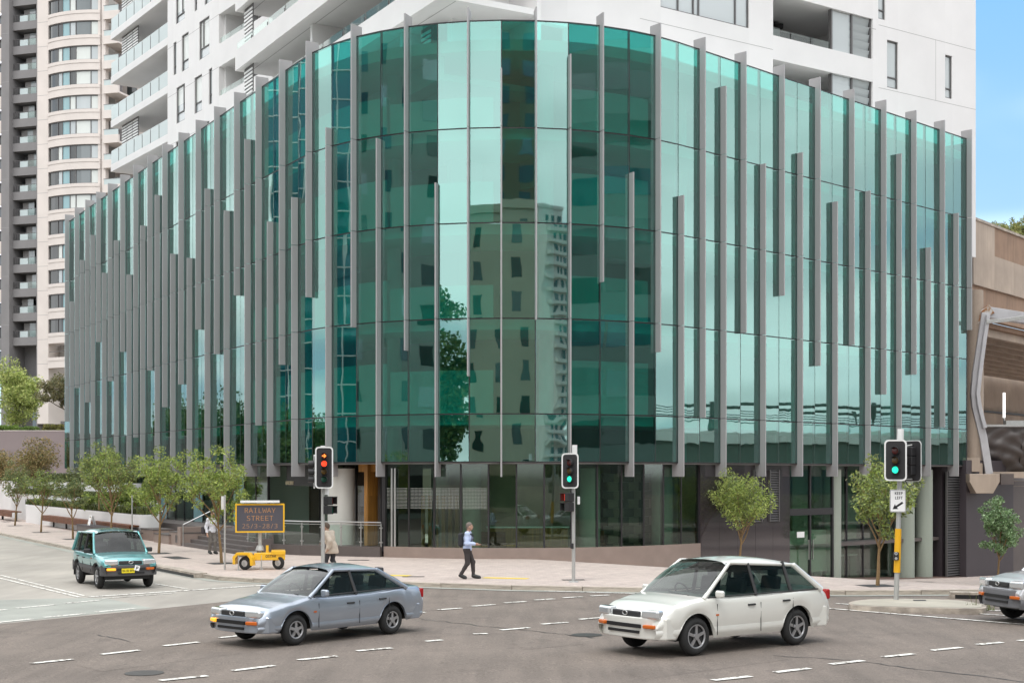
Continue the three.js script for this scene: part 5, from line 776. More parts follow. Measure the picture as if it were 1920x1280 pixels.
function car(name, X, Z, hX, hZ, label, o, group) {
  const g = thing(name, X, Z, RO + 0.005, label, 'car', group); g.rotation.y = Math.atan2(hZ, hX); g.updateMatrixWorld();
  const { L, W, R } = o, paint = phy(o.color, 0.28, { metalness: o.metal ?? 0.45, clearcoat: 1, clearcoatRoughness: 0.06 }), lower = o.lower ? std(o.lower, 0.6) : paint;
  const xf = o.xf, xr = o.xr, Ra = R + 0.075, N = 90, halfW = x => { const t = Math.abs(x) / (L / 2); return W / 2 * (1 - 0.11 * t ** 9 - 0.015 * t * t); };
  const yBot = x => { let y = o.sill + 0.05 * (Math.abs(x) / (L / 2)) ** 4; for (const a of [xf, xr]) { const d = Math.abs(x - a); if (d < Ra) y = Math.max(y, R + Math.sqrt(Ra * Ra - d * d)); } return y; };
  const split = o.split, upR = [], loR = [];
  for (let i = 0; i <= N; i++) {
    const x = -L / 2 + L * i / N, w = halfW(x), yt = interp(o.deck, x), yb = Math.min(yBot(x), yt - 0.12), ys = Math.max(split, yb + 0.001), bulge = 0.012, side = [];
    const prof = [[w * 0.985, ys], [w + bulge * 0.6, ys + (yt - ys) * 0.25], [w + bulge, ys + (yt - ys) * 0.5], [w * 0.992, ys + (yt - ys) * 0.78], [w * 0.965, yt - 0.045], [w * 0.93, yt - 0.012], [w * 0.86, yt + 0.004], [w * 0.45, yt + 0.028], [0, yt + 0.034]];
    upR.push([...prof.map(([z, y]) => [x, y, z]), ...prof.slice(0, -1).reverse().map(([z, y]) => [x, y, -z])]);
    const lp = [[w * 0.93, yb], [w * 0.985, yb + (ys - yb) * 0.4], [w + (o.lower ? 0.014 : 0.0), yb + (ys - yb) * 0.7], [w * 0.985 + (o.lower ? 0.012 : 0), ys]];
    loR.push(lp.map(([z, y]) => [x, y, z]));
  }
  const body = local('body', mergeGeometries([skin(upR), ...[fan(upR[0], true), fan(upR[N], false)].map(q => { q.setIndex([...Array(q.attributes.position.count).keys()]); return q; })]), paint, g);
  const lo1 = skin(loR), lo2 = skin(loR.map(r => r.map(([x, y, z]) => [x, y, -z]))); local('sill_panel', lo1, lower, g); local('sill_panel', lo2, lower, g);
  local('underbody', mbox(L * 0.9, 0.25, W * 0.62, 0, o.sill + 0.13, 0), M.black, g); local('wheel_well', mbox(R * 2 + 0.1, R + 0.2, W * 0.8, xf, R + 0.2, 0), M.black, g); local('wheel_well', mbox(R * 2 + 0.1, R + 0.2, W * 0.8, xr, R + 0.2, 0), M.black, g);
  // greenhouse
  const P = o.cabin, wB = W / 2 * 0.925, wR = W / 2 * (o.tumble ?? 0.77), yb = x => interp(o.deck, x) - 0.01, A = [P.a, yb(P.a)], B = [P.b, P.roof], C = [P.c, P.roof - (P.drop ?? 0.03)], D = [P.d, yb(P.d)];
  const s = (p, w) => [[p[0], p[1], w], [p[0], p[1], -w]], [a1, a2] = s(A, wB), [b1, b2] = s(B, wR), [c1, c2] = s(C, wR), [d1, d2] = s(D, wB);
  const curved = (p, w0, q, w1, out) => { const rows = []; for (let i = 0; i <= 8; i++) { const t = i / 8, row = []; for (let j = 0; j <= 10; j++) { const v = j / 5 - 1, w = w0 + (w1 - w0) * t; row.push([p[0] + (q[0] - p[0]) * t + out * (0.10 * (1 - v * v) + 0.05 * Math.sin(Math.PI * t)), p[1] + (q[1] - p[1]) * t + 0.03 * Math.sin(Math.PI * t), v * w * (out > 0 ? 1 : -1)]); } rows.push(row); } return skin(rows); };
  local('windscreen', curved(A, wB, B, wR, 1), carGlass, g); local('rear_window', curved(D, wB, C, wR, -1), carGlass, g);
  const sideWin = sg => { const sh = new THREE.Shape([[A[0] - 0.12, A[1]], [B[0] - 0.06, B[1] - 0.05], [C[0] + 0.06, C[1] - 0.05], [D[0] + 0.12, D[1]]].map(p => new THREE.Vector2(...p))); const q = new THREE.ShapeGeometry(sh), ps = q.attributes.position; for (let i = 0; i < ps.count; i++) { const t = (ps.getY(i) - A[1]) / (B[1] - A[1]); ps.setZ(i, sg * (wB + (wR - wB) * t + 0.0)); } q.computeVertexNormals(); return q; };
  local('side_window', sideWin(1), carGlass, g); local('side_window', sideWin(-1), carGlass, g);
  const roofR = []; for (let i = 0; i <= 14; i++) { const x = C[0] - 0.10 + (B[0] + 0.08 - C[0] + 0.10) * i / 14, t = i / 14, y = C[1] + (B[1] - C[1]) * t + 0.075 * Math.sin(Math.PI * t), row = []; for (let j = 0; j <= 10; j++) { const v = j / 5 - 1; row.push([x, y + 0.05 * (1 - v * v) - 0.05 * Math.max(0, Math.abs(v) - 0.85) / 0.15, -v * (wR + 0.012)]); } roofR.push(row); }
  for (const x of [0.12, -0.85]) for (const z of [-0.36, 0.36]) { const st = local('seat', new RoundedBoxGeometry(0.5, 0.16, 0.48, 2, 0.05).translate(P.b - 0.3 + x, A[1] - 0.28, z), seatM, g); local('seat_back', new RoundedBoxGeometry(0.14, 0.56, 0.46, 2, 0.05).rotateZ(0.2).translate(P.b - 0.62 + x, A[1] + 0.02, z), seatM, st); local('headrest', new RoundedBoxGeometry(0.08, 0.17, 0.24, 2, 0.03).translate(P.b - 0.70 + x, A[1] + 0.38, z), seatM, st); }
  local('dashboard', new RoundedBoxGeometry(0.4, 0.16, W * 0.8, 2, 0.04).translate(A[0] - 0.32, A[1] - 0.05, 0), carTrim, g); local('steering_wheel', new THREE.TorusGeometry(0.18, 0.018, 8, 24).rotateY(Math.PI / 2).rotateZ(-0.4).translate(A[0] - 0.62, A[1] + 0.02, 0.36), carTrim, g);
  local('cabin_floor', mbox(B[0] - C[0] + 1.0, 0.05, W * 0.8, (A[0] + D[0]) / 2, A[1] - 0.42, 0), carTrim, g);
  local('roof', skin(roofR), paint, g); local('headlining', mbox(B[0] - C[0], 0.03, wR * 1.9, (B[0] + C[0]) / 2, C[1] - 0.06, 0), carTrim, g);
  for (const sg of [1, -1]) {
    const z = t => sg * (wB + (wR - wB) * t + 0.006), pil = (p, q, r) => rod([p[0], p[1], z(0)], [q[0], q[1], z(1)], r, r * 0.8, 6);
    local('pillar', pil([A[0], A[1] - 0.02], [B[0], B[1]], 0.045), paint, g); local('pillar', pil([D[0] + 0.05, D[1] - 0.02], [C[0], C[1]], o.cW ?? 0.06), paint, g);
    for (const x of P.posts) local('pillar', rod([x, yb(x), z(0)], [x - 0.05 * Math.sign(x), P.roof - 0.02, z(1)], 0.04, 0.035, 6), o.blackPosts === false ? paint : carTrim, g);
    local('roof_rail', rod([C[0], C[1] + 0.0, sg * wR], [B[0], B[1], sg * wR], 0.035, 0.035, 6), paint, g);
    local('belt_trim', rod([A[0] - 0.1, A[1] + 0.005, sg * (wB + 0.02)], [D[0] + 0.1, D[1] + 0.005, sg * (wB + 0.02)], 0.014, 0.014, 5), carTrim, g);
    const mir = local('mirror', new RoundedBoxGeometry(0.1, 0.14, 0.2, 3, 0.045).translate(A[0] - 0.28, A[1] + 0.07, sg * (W / 2 + 0.09)), o.mirror || paint, g);
    for (const x of o.seams) local('door_seam', mbox(0.007, interp(o.deck, x) - o.sill - 0.2, 0.012, x, (interp(o.deck, x) + o.sill) / 2 - 0.04, sg * (halfW(x) + 0.0045)), carTrim, g);
    for (const x of o.handles) local('door_handle', new RoundedBoxGeometry(0.2, 0.035, 0.04, 2, 0.012).translate(x, interp(o.deck, x) - 0.17, sg * (W / 2 + 0.012)), carTrim, g);
    local('side_repeater', mbox(0.07, 0.03, 0.02, xf - Ra - 0.06, split + 0.22, sg * (W / 2 + 0.008)), amber, g);
    for (const x of [xf, xr]) {
      const wheel = local('wheel', new THREE.TorusGeometry(R - 0.085, 0.085, 12, 32).scale(1, 1, 1.2).translate(x, R, sg * (W / 2 - 0.12)), M.rubber, g);
      const rr_ = R - 0.14, sp = [new THREE.TorusGeometry(rr_, 0.022, 6, 28), new THREE.CylinderGeometry(0.06, 0.06, 0.05, 14).rotateX(Math.PI / 2)]; for (let k = 0; k < 5; k++) sp.push(mbox(0.055, rr_, 0.025, 0, rr_ / 2, 0.0).rotateZ(k * Math.PI * 2 / 5));
      local('rim', mergeGeometries(sp).translate(x, R, sg * (W / 2 - 0.055)), rimM, wheel); local('brake_disc', new THREE.CylinderGeometry(R - 0.13, R - 0.13, 0.04, 24).rotateX(Math.PI / 2).translate(x, R, sg * (W / 2 - 0.11)), carTrim, wheel);
    }
    // lamps
    const yl = o.lampY, xl = L / 2 - 0.10; local('headlight', new RoundedBoxGeometry(0.2, o.lampH ?? 0.17, 0.40, 3, 0.05).rotateY(-sg * 0.18).translate(xl + 0.02, yl, sg * (W / 2 - 0.30)), lampClear, g);
    local('tail_light', new RoundedBoxGeometry(0.12, o.tailH ?? 0.2, 0.28, 3, 0.03).translate(-L / 2 + 0.05, o.tailY, sg * (W / 2 - 0.22)), redLamp, g);
    local('indicator', new RoundedBoxGeometry(0.12, 0.07, 0.26, 2, 0.02).rotateY(-sg * 0.3).translate(L / 2 + 0.005, o.bumpY + 0.04, sg * (W / 2 - 0.28)), sg === 1 && o.blink ? amberOn : amber, g);
  }
  const bump = (sg) => { const pts = []; for (let i = 0; i <= 16; i++) { const v = i / 8 - 1; pts.push([sg * (L / 2 + 0.05 - 0.24 * Math.abs(v) ** 3.6), v * (W / 2 * 0.955)]); } const sh = new THREE.Shape([...pts.map(p => new THREE.Vector2(p[0], p[1])), ...pts.slice().reverse().map(p => new THREE.Vector2(p[0] - sg * 0.22, p[1] * 0.98))]); return new THREE.ExtrudeGeometry(sh, { depth: o.bumpH, bevelEnabled: true, bevelSize: 0.02, bevelThickness: 0.03, bevelSegments: 3 }).rotateX(-Math.PI / 2).translate(0, o.bumpY - o.bumpH / 2, 0); };
  const fb = local('front_bumper', bump(1), lower, g); local('rear_bumper', bump(-1), lower, g);
  local('air_intake', mbox(0.03, 0.07, W * 0.5, L / 2 + 0.075, o.bumpY + 0.04, 0), M.black, fb); local('air_intake', mbox(0.03, 0.05, W * 0.46, L / 2 + 0.075, o.bumpY - 0.07, 0), M.black, fb);
  const gr = local('grille', new RoundedBoxGeometry(0.08, o.grilleH ?? 0.11, W * 0.40, 2, 0.025).translate(L / 2 + 0.0, o.lampY - 0.01, 0), carTrim, g); local('emblem', new THREE.TorusGeometry(0.045, 0.012, 6, 18).scale(1.35, 0.9, 1).rotateY(Math.PI / 2).translate(L / 2 + 0.045, o.lampY, 0), M.steel, gr);
  local('wiper', rod([A[0] + 0.03, A[1] + 0.03, -0.5], [A[0] - 0.02, A[1] + 0.06, 0.1], 0.012), carTrim, g);
  if (o.plate) {
    const cv = document.createElement('canvas'); cv.width = 256; cv.height = 90; const c = cv.getContext('2d'); c.fillStyle = o.plateBg || '#e8d21c'; c.fillRect(0, 0, 256, 90); c.fillStyle = '#191805'; c.font = 'bold 62px sans-serif'; c.textAlign = 'center'; c.save(); c.translate(128, 68); c.scale(0.82, 1); c.fillText(o.plate, 0, 0); c.restore(); const t = new THREE.CanvasTexture(cv); t.colorSpace = THREE.SRGBColorSpace;
    const pl = local('number_plate', new THREE.BoxGeometry(0.38, 0.135, 0.012), [carTrim, carTrim, carTrim, carTrim, std(0xffffff, 0.5, { map: t }), carTrim], g); pl.position.set(L / 2 + 0.105, o.bumpY + 0.0, o.plateZ ?? 0); pl.rotation.y = Math.PI / 2;
  }
  if (o.pPlate) { const cv = document.createElement('canvas'); cv.width = cv.height = 96; const c = cv.getContext('2d'); c.fillStyle = '#eeeded'; c.fillRect(0, 0, 96, 96); c.fillStyle = '#26252a'; c.font = 'bold 84px sans-serif'; c.textAlign = 'center'; c.fillText('P', 48, 78); const t = new THREE.CanvasTexture(cv); t.colorSpace = THREE.SRGBColorSpace; const pl = local('learner_tile', new THREE.BoxGeometry(0.15, 0.15, 0.006), [M.whitePaint, M.whitePaint, M.whitePaint, M.whitePaint, std(0xffffff, 0.5, { map: t }), M.whitePaint], g); pl.position.set(L / 2 + 0.115, o.bumpY + 0.07, o.pPlate); pl.rotation.set(0, Math.PI / 2, 0); pl.rotateZ(-0.28); }
  if (o.sunroof) local('sunroof', new RoundedBoxGeometry(0.6, 0.03, 0.8, 2, 0.012).translate(B[0] - 0.55, B[1] + 0.075, 0), carGlass, g);
  if (o.flaps) for (const x of [xr]) for (const sg of [1, -1]) local('mud_flap', mbox(0.015, 0.34, 0.26, x - Ra - 0.02, o.sill + 0.02, sg * (W / 2 - 0.14)), M.rubber, g);
  return g;
}
car('suv_car', -12.25, 43.45, 0.50, -0.866, 'teal four-wheel-drive wagon with grey lower panels waiting at the stop line', { L: 3.95, W: 1.69, R: 0.345, xf: 1.22, xr: -1.16, sill: 0.40, split: 0.66, color: lin(0.13, 0.40, 0.41), metal: 0.55, lower: lin(0.085, 0.082, 0.085), mirror: carTrim, deck: [[-1.98, 1.02], [-1.85, 1.06], [-1.0, 1.05], [0.3, 1.03], [0.78, 1.04], [1.3, 0.985], [1.75, 0.90], [1.93, 0.82], [1.975, 0.74]], cabin: { a: 0.86, b: 0.30, c: -1.62, d: -1.90, roof: 1.62, drop: 0.04, posts: [-0.35, -1.15] }, tumble: 0.79, seams: [0.62, -0.4, -1.1], handles: [-0.2, -0.95], lampY: 0.80, lampH: 0.17, tailY: 0.82, bumpY: 0.56, bumpH: 0.26, blink: true, plate: 'BA 00 WH', plateZ: 0.10, pPlate: -0.16, sunroof: true, flaps: true });
car('hatchback_car', -4.0, 29.55, -0.66, -0.75, 'silver blue sedan crossing the junction on the left', { L: 4.5, W: 1.74, R: 0.31, xf: 1.35, xr: -1.28, sill: 0.26, split: 0.42, color: lin(0.36, 0.40, 0.46), metal: 0.6, deck: [[-2.25, 0.86], [-2.1, 0.98], [-1.5, 0.99], [-0.6, 0.93], [0.5, 0.92], [0.95, 0.95], [1.5, 0.86], [2.0, 0.76], [2.2, 0.64], [2.25, 0.55]], cabin: { a: 1.0, b: 0.22, c: -0.98, d: -1.75, roof: 1.42, drop: 0.04, posts: [-0.25] }, tumble: 0.72, seams: [0.8, -0.3, -1.15], handles: [-0.05, -0.95], lampY: 0.66, lampH: 0.15, tailY: 0.82, bumpY: 0.45, bumpH: 0.26, plate: null, blink: true });
car('hatchback_car', 4.05, 27.95, -0.80, -0.60, 'white crossover wagon crossing the junction on the right', { L: 4.75, W: 1.86, R: 0.36, xf: 1.42, xr: -1.34, sill: 0.30, split: 0.52, color: lin(0.74, 0.73, 0.68), metal: 0.1, deck: [[-2.38, 0.86], [-2.3, 1.0], [-2.1, 1.10], [-1.4, 1.10], [-0.4, 1.06], [0.5, 1.05], [1.05, 1.09], [1.5, 1.04], [1.95, 0.95], [2.2, 0.84], [2.32, 0.70], [2.375, 0.58]], cabin: { a: 1.22, b: 0.34, c: -1.45, d: -2.12, roof: 1.68, drop: 0.10, posts: [-0.2, -1.18] }, tumble: 0.72, seams: [0.92, -0.26, -1.18], handles: [0.0, -0.98], lampY: 0.80, lampH: 0.17, tailY: 0.96, bumpY: 0.54, bumpH: 0.34, cW: 0.07 });
car('hatchback_car', 13.35, 32.9, -0.965, -0.26, 'silver crossover cut off by the right edge of the picture', { L: 4.6, W: 1.84, R: 0.36, xf: 1.38, xr: -1.32, sill: 0.32, split: 0.58, color: lin(0.62, 0.62, 0.64), metal: 0.4, lower: lin(0.16, 0.16, 0.17), deck: [[-2.3, 1.0], [-2.15, 1.15], [-1.4, 1.16], [-0.4, 1.12], [0.5, 1.1], [1.0, 1.14], [1.55, 1.08], [2.05, 0.98], [2.25, 0.86], [2.3, 0.72]], cabin: { a: 1.08, b: 0.36, c: -1.6, d: -2.1, roof: 1.74, drop: 0.07, posts: [-0.25, -1.2] }, tumble: 0.76, seams: [0.86, -0.3, -1.2], handles: [-0.05, -1.0], lampY: 0.90, lampH: 0.18, tailY: 0.98, bumpY: 0.58, bumpH: 0.34, cW: 0.09 });

// ---------- trees and planting ----------
const barkM = std(0xffffff, 0.9, { map: tex(256, (u, v, i, j) => { const k = 0.8 + 0.5 * (fbm(u * 6, v * 24, 24, 301, 4) - 0.5) + 0.1 * (hash(i, j, 302) - 0.5); return [0.66 * k, 0.54 * k, 0.38 * k]; }, 2) }), barkGrey = std(0xffffff, 0.9, { map: mottle([0.40, 0.36, 0.30], 0.25, 0.1, 8, 303, 2, 256) });
const leafMat = phy(0xffffff, 0.75, { vertexColors: true, side: THREE.DoubleSide, transmission: 0.32, thickness: 0, ior: 1.3 });
function leaves(points, n, size, cols, spread, stretch = 2.1, droop = 0.25) {
  size *= 0.86; n = Math.round(n * 1.2); const pos = new Float32Array(n * 12), nor = new Float32Array(n * 12), col = new Float32Array(n * 12), idx = new Uint32Array(n * 6), a = new THREE.Vector3(), b = new THREE.Vector3(), nn = new THREE.Vector3();
  for (let i = 0; i < n; i++) {
    const p = points[Math.floor(rnd() * points.length)], r = spread * Math.cbrt(rnd()) * (p[3] ?? 1), th = rr(0, 6.283), ph = Math.acos(rr(-1, 1)), x = p[0] + r * Math.sin(ph) * Math.cos(th), y = p[1] + r * Math.cos(ph) * 0.85, z = p[2] + r * Math.sin(ph) * Math.sin(th), s = size * rr(0.65, 1.35);
    a.set(rr(-1, 1), rr(-1, 0.6) - droop, rr(-1, 1)).normalize().multiplyScalar(s * stretch / 2); b.set(rr(-1, 1), rr(-0.6, 0.6), rr(-1, 1)).cross(a).normalize().multiplyScalar(s / 2); nn.crossVectors(a, b).normalize();
    const c = cols[Math.floor(rnd() * cols.length)], k = 2.45 * rr(0.65, 1.35);
    [[-1, 0], [0, -1], [1, 0], [0, 1]].forEach(([u, v], q) => { pos.set([x + a.x * u + b.x * v, y + a.y * u + b.y * v, z + a.z * u + b.z * v], i * 12 + q * 3); nor.set([nn.x, nn.y, nn.z], i * 12 + q * 3); col.set([c[0] * k, c[1] * k, c[2] * k], i * 12 + q * 3); });
    idx.set([i * 4, i * 4 + 1, i * 4 + 2, i * 4, i * 4 + 2, i * 4 + 3], i * 6);
  }
  const g = new THREE.BufferGeometry(); g.setAttribute('position', new THREE.BufferAttribute(pos, 3)); g.setAttribute('normal', new THREE.BufferAttribute(nor, 3)); g.setAttribute('color', new THREE.BufferAttribute(col, 3)); g.setIndex(new THREE.BufferAttribute(idx, 1)); return g;
}
function tree(name, X, Z, y, o, label, group, category = 'tree') {
  const t = thing(name, X, Z, y, label, category, group), br = [], tips = [];
  const limb = (p, d, len, r, depth) => {
    const pts = [p.clone()], dd = d.clone(), n = 4; let q = p.clone(); for (let i = 0; i < n; i++) { dd.add(new THREE.Vector3(rr(-1, 1), rr(-0.3, 0.6), rr(-1, 1)).multiplyScalar(depth ? 0.16 : 0.045)).normalize(); q = q.clone().addScaledVector(dd, len / n); pts.push(q); }
    for (let i = 0; i < n; i++) br.push(rod(pts[i].toArray(), pts[i + 1].toArray(), r * (1 - 0.16 * i), r * (1 - 0.16 * (i + 1)), depth ? 5 : 8));
    if (depth >= 1) { tips.push([q.x, q.y, q.z, depth > 1 ? 1 : 0.8]); if (depth >= 2) tips.push([pts[2].x, pts[2].y, pts[2].z, 0.8]); }
    if (depth < o.depth) { const m = depth ? 3 : o.limbs; for (let k = 0; k < m; k++) { const f = depth ? rr(0.35, 1) : 0.55 + 0.45 * (k + 0.5) / m, s = pts[Math.min(n - 1, Math.floor(f * n))].clone().lerp(pts[Math.min(n, Math.floor(f * n) + 1)], f * n % 1), az = k * 2.4 + rr(-0.5, 0.5), el = o.rise * rr(0.75, 1.25), nd = new THREE.Vector3(Math.cos(az) * Math.cos(el), Math.sin(el), Math.sin(az) * Math.cos(el)).lerp(dd, 0.25).normalize(); limb(s, nd, len * (depth ? rr(0.5, 0.7) : o.spread * rr(0.8, 1.15)), r * 0.5, depth + 1); } }
  };
  limb(new THREE.Vector3(0, -0.05, 0), new THREE.Vector3(o.lean ?? 0.03, 1, 0.0).normalize(), o.trunk, o.r, 0);
  local('trunk', mergeGeometries(br), o.bark || barkM, t);
  const crown = [...tips]; for (let i = 0; i < (o.fill ?? 16); i++) { const th = rr(0, 6.283), u = Math.sqrt(rnd()), v = rr(-1, 1); const rad = o.cr * Math.sqrt(Math.max(0, 1 - v * v)) * u; crown.push([Math.cos(th) * rad, o.cy + v * o.ch, Math.sin(th) * rad, 0.8]); }
  const c = local('crown', leaves(crown, o.n, o.leaf, o.cols, o.clump, o.stretch), leafMat, t);
  return t;
}
const greens = [[0.12, 0.155, 0.035], [0.155, 0.19, 0.05], [0.09, 0.12, 0.03], [0.19, 0.215, 0.065], [0.105, 0.13, 0.05]], dull = [[0.075, 0.095, 0.04], [0.10, 0.12, 0.05], [0.13, 0.13, 0.05], [0.06, 0.08, 0.035]], bronze_ = [[0.14, 0.10, 0.045], [0.10, 0.085, 0.035], [0.17, 0.13, 0.06], [0.08, 0.08, 0.03]], gloss = [[0.07, 0.11, 0.045], [0.11, 0.16, 0.08], [0.05, 0.085, 0.035], [0.15, 0.20, 0.12]];
const street = { depth: 2, limbs: 8, rise: 0.85, trunk: 2.0, r: 0.062, spread: 0.74, n: 4200, leaf: 0.056, clump: 0.29, cr: 0.85, cy: 2.55, ch: 1.05, fill: 6, stretch: 2.6 };
for (const [px, py, lab, ex] of [[27, 985, 'leftmost street tree, slender with bronze green leaves', { cols: dull, n: 2500, lean: 0.08 }], [76, 997.5, 'second street tree from the left edge, loose crown', { cols: dull.concat(greens.slice(0, 2)), n: 2400, cy: 2.6, trunk: 1.8 }], [136, 1010, 'thin street tree directly left of the teal car', { cols: dull, n: 1700, leaf: 0.066, limbs: 6, trunk: 1.7, lean: -0.05 }], [206, 1022, 'tall leafy street tree rising behind the teal car', { cols: dull.concat(greens), n: 3400, trunk: 2.3, limbs: 9, cy: 2.9, ch: 1.3, cr: 0.95 }], [297, 1037, 'feathery street tree between the stone blocks and the grate', { cols: greens, n: 4300, leaf: 0.05, stretch: 3, trunk: 2.05, cy: 2.65, spread: 0.8 }], [415, 1055.5, 'feathery street tree beside the slim sign pole and message board', { cols: greens, n: 4300, leaf: 0.05, stretch: 3, lean: -0.1, limbs: 9, trunk: 2.1, cy: 2.6, cr: 0.95 }]]) {
  const g = onGround(px, py); tree('street_tree', g.X, g.Z, g.y, { ...street, ...ex }, lab, 'young street trees'); grate(px, py + 0.5, 1.0, 0.9, 'tree_pit');
}
{
  const zr = (px, py) => onGround(px, py);
  let g = { X: at(1386, 58.5), Z: 58.5 }; g.y = hPath(g.X, g.Z); tree('street_tree', g.X, g.Z, g.y, { ...street, cols: greens, n: 5200, leaf: 0.05, stretch: 3, trunk: 2.3, cy: 3.15, ch: 1.45, cr: 1.15, limbs: 8, clump: 0.45, spread: 0.66 }, 'full feathery street tree behind the white car', 'young street trees');
  g = onGround(1646, 1097.5); tree('street_tree', g.X, g.Z, g.y, { ...street, cols: greens.concat(dull), n: 3800, leaf: 0.055, trunk: 1.75, cy: 2.3, ch: 1.15, cr: 1.05, limbs: 7 }, 'street tree left of the island signal with the yellow sleeve', 'young street trees'); grate(1646, 1098, 1.0, 0.9, 'tree_pit', 1, 0.3);
  g = onGround(1872, 1096); tree('street_tree', g.X, g.Z, g.y, { ...street, cols: gloss, n: 5000, fill: 22, leaf: 0.08, stretch: 1.9, trunk: 1.9, cy: 2.6, ch: 1.15, cr: 1.15, limbs: 7 }, 'glossy round-headed street tree at the right edge', 'young street trees'); grate(1872, 1096.5, 1.0, 0.9, 'tree_pit', 1, 0.3);
}
// bigger trees on the terraces at the far left
tree('garden_tree', at(-6, 104), 104, 1.2, { ...street, trunk: 2.0, r: 0.08, cols: bronze_, n: 4400, leaf: 0.09, clump: 0.7, cy: 2.9, ch: 1.4, cr: 1.7, fill: 20, stretch: 1.9 }, 'bronze leaved garden tree at the left edge before the mauve wall', 'garden trees on the terraces');
tree('garden_tree', at(62, 101), 101, 1.2, { ...street, trunk: 2.1, r: 0.08, cols: bronze_, n: 5200, leaf: 0.09, clump: 0.75, cy: 3.0, ch: 1.4, cr: 2.1, fill: 24, stretch: 1.9 }, 'spreading bronze leaved garden tree against the mauve wall', 'garden trees on the terraces');
tree('garden_tree', at(185, 76.5), 76.5, 1.4, { ...street, trunk: 1.6, r: 0.05, cols: greens.concat(dull), n: 4200, leaf: 0.08, clump: 0.5, cy: 2.0, ch: 0.9, cr: 1.1, fill: 12 }, 'green garden tree rising from the white planters', 'garden trees on the terraces');
tree('terrace_tree', at(28, 136), 136, 6.6, { ...street, trunk: 3.4, r: 0.14, cols: [[0.15, 0.18, 0.05], [0.19, 0.21, 0.07], [0.11, 0.14, 0.04], [0.23, 0.24, 0.09]], n: 11000, leaf: 0.12, clump: 1.0, cy: 3.9, ch: 2.0, cr: 2.6, fill: 40, bark: barkGrey }, 'rounded yellow green tree on the terrace below the cream tower', 'trees on the upper terrace');
tree('conifer_tree', at(122, 132), 132, 6.6, { ...street, trunk: 4.4, r: 0.12, limbs: 12, rise: 0.15, spread: 0.55, cols: [[0.055, 0.06, 0.03], [0.08, 0.075, 0.035], [0.10, 0.085, 0.04]], n: 8200, leaf: 0.10, clump: 0.55, cy: 3.6, ch: 2.0, cr: 1.6, fill: 12, stretch: 3, bark: barkGrey }, 'dark spreading conifer beside the left end of the glass building', 'trees on the upper terrace');
function hedge(name, X0, X1, Z, y, h, d, cols, n, label, leaf = 0.1) { const t = thing(name, (X0 + X1) / 2, Z, y, label, 'hedge'), pts = []; for (let x = X0; x <= X1; x += 0.25) for (let k = 0; k < 3; k++) pts.push([x - (X0 + X1) / 2, h * (0.25 + 0.3 * k) + rr(-0.06, 0.06), rr(-d, d) / 2, 0.5]); local('foliage', leaves(pts, n, leaf, cols, 0.5, 1.7), leafMat, t).userData.kind = 'stuff'; local('stems', mergeGeometries(Array.from({ length: 14 }, (_, i) => rod([(i / 13 - 0.5) * (X1 - X0), 0, 0], [(i / 13 - 0.5) * (X1 - X0) + rr(-0.1, 0.1), h * 0.7, rr(-0.1, 0.1)], 0.03))), barkGrey, t); return t; }
hedge('clipped_hedge', at(-20, 129), at(36, 129), 129, 6.6, 1.1, 0.9, [[0.10, 0.15, 0.03], [0.13, 0.18, 0.045], [0.08, 0.12, 0.03]], 9000, 'clipped bright hedge above the mauve wall at the left edge');
hedge('clipped_hedge', at(38, 130), at(72, 130), 130, 6.6, 1.0, 1.0, [[0.07, 0.11, 0.03], [0.10, 0.14, 0.04]], 6000, 'lower dark hedge above the mauve wall beside the tower');
hedge('clipped_hedge', at(86, 131), at(120, 131), 131, 6.6, 1.3, 1.0, [[0.12, 0.12, 0.04], [0.09, 0.10, 0.035], [0.16, 0.14, 0.05]], 5000, 'loose olive shrubs under the cream tower');
// strap-leaved planting in the white planters
globalThis.tiers.forEach((T, i) => {
  const c = fp(FP, (T.u0 + T.u1) / 2, (T.w0 + T.w1) / 2), t = thing('strap_leaf_planting', c.X, c.Z, T.h, ['strap-leaved grasses filling the lowest white planter', 'strap-leaved grasses filling the middle white planter', 'leafy shrubs filling the highest white planter'][i], 'planting'), n = Math.round((T.u1 - T.u0) * 150), pos = [], col = [], nor = [];
  for (let k = 0; k < n; k++) { const b = fp(FP, rr(T.u0, T.u1), rr(T.w0 + 0.12, T.w1 - 0.1)), x = b.X - c.X, z = -b.Z + c.Z, l = rr(0.2, i === 2 ? 0.75 : 0.48), a = rr(0, 6.28), s = 0.022, m = [x + Math.cos(a) * l * 0.3, l * 0.85, z + Math.sin(a) * l * 0.3], e = [x + Math.cos(a) * l * 0.75, l * 0.8, z + Math.sin(a) * l * 0.75], px_ = -Math.sin(a) * s, pz = Math.cos(a) * s, q = rr(0.7, 1.3), g = greens[Math.floor(rnd() * 5)]; pos.push(x - px_, 0, z - pz, x + px_, 0, z + pz, m[0] + px_, m[1], m[2] + pz, x - px_, 0, z - pz, m[0] + px_, m[1], m[2] + pz, m[0] - px_, m[1], m[2] - pz, m[0] - px_, m[1], m[2] - pz, m[0] + px_, m[1], m[2] + pz, ...e); for (let v = 0; v < 9; v++) col.push(g[0] * q, g[1] * q, g[2] * q); }
  const g = new THREE.BufferGeometry(); g.setAttribute('position', new THREE.Float32BufferAttribute(pos, 3)); g.setAttribute('color', new THREE.Float32BufferAttribute(col, 3)); g.computeVertexNormals(); local('leaves', g, leafMat, t).userData.kind = 'stuff';
  local('mulch', boxG(0.3, 0.04, 0.3), barkGrey, t);
});
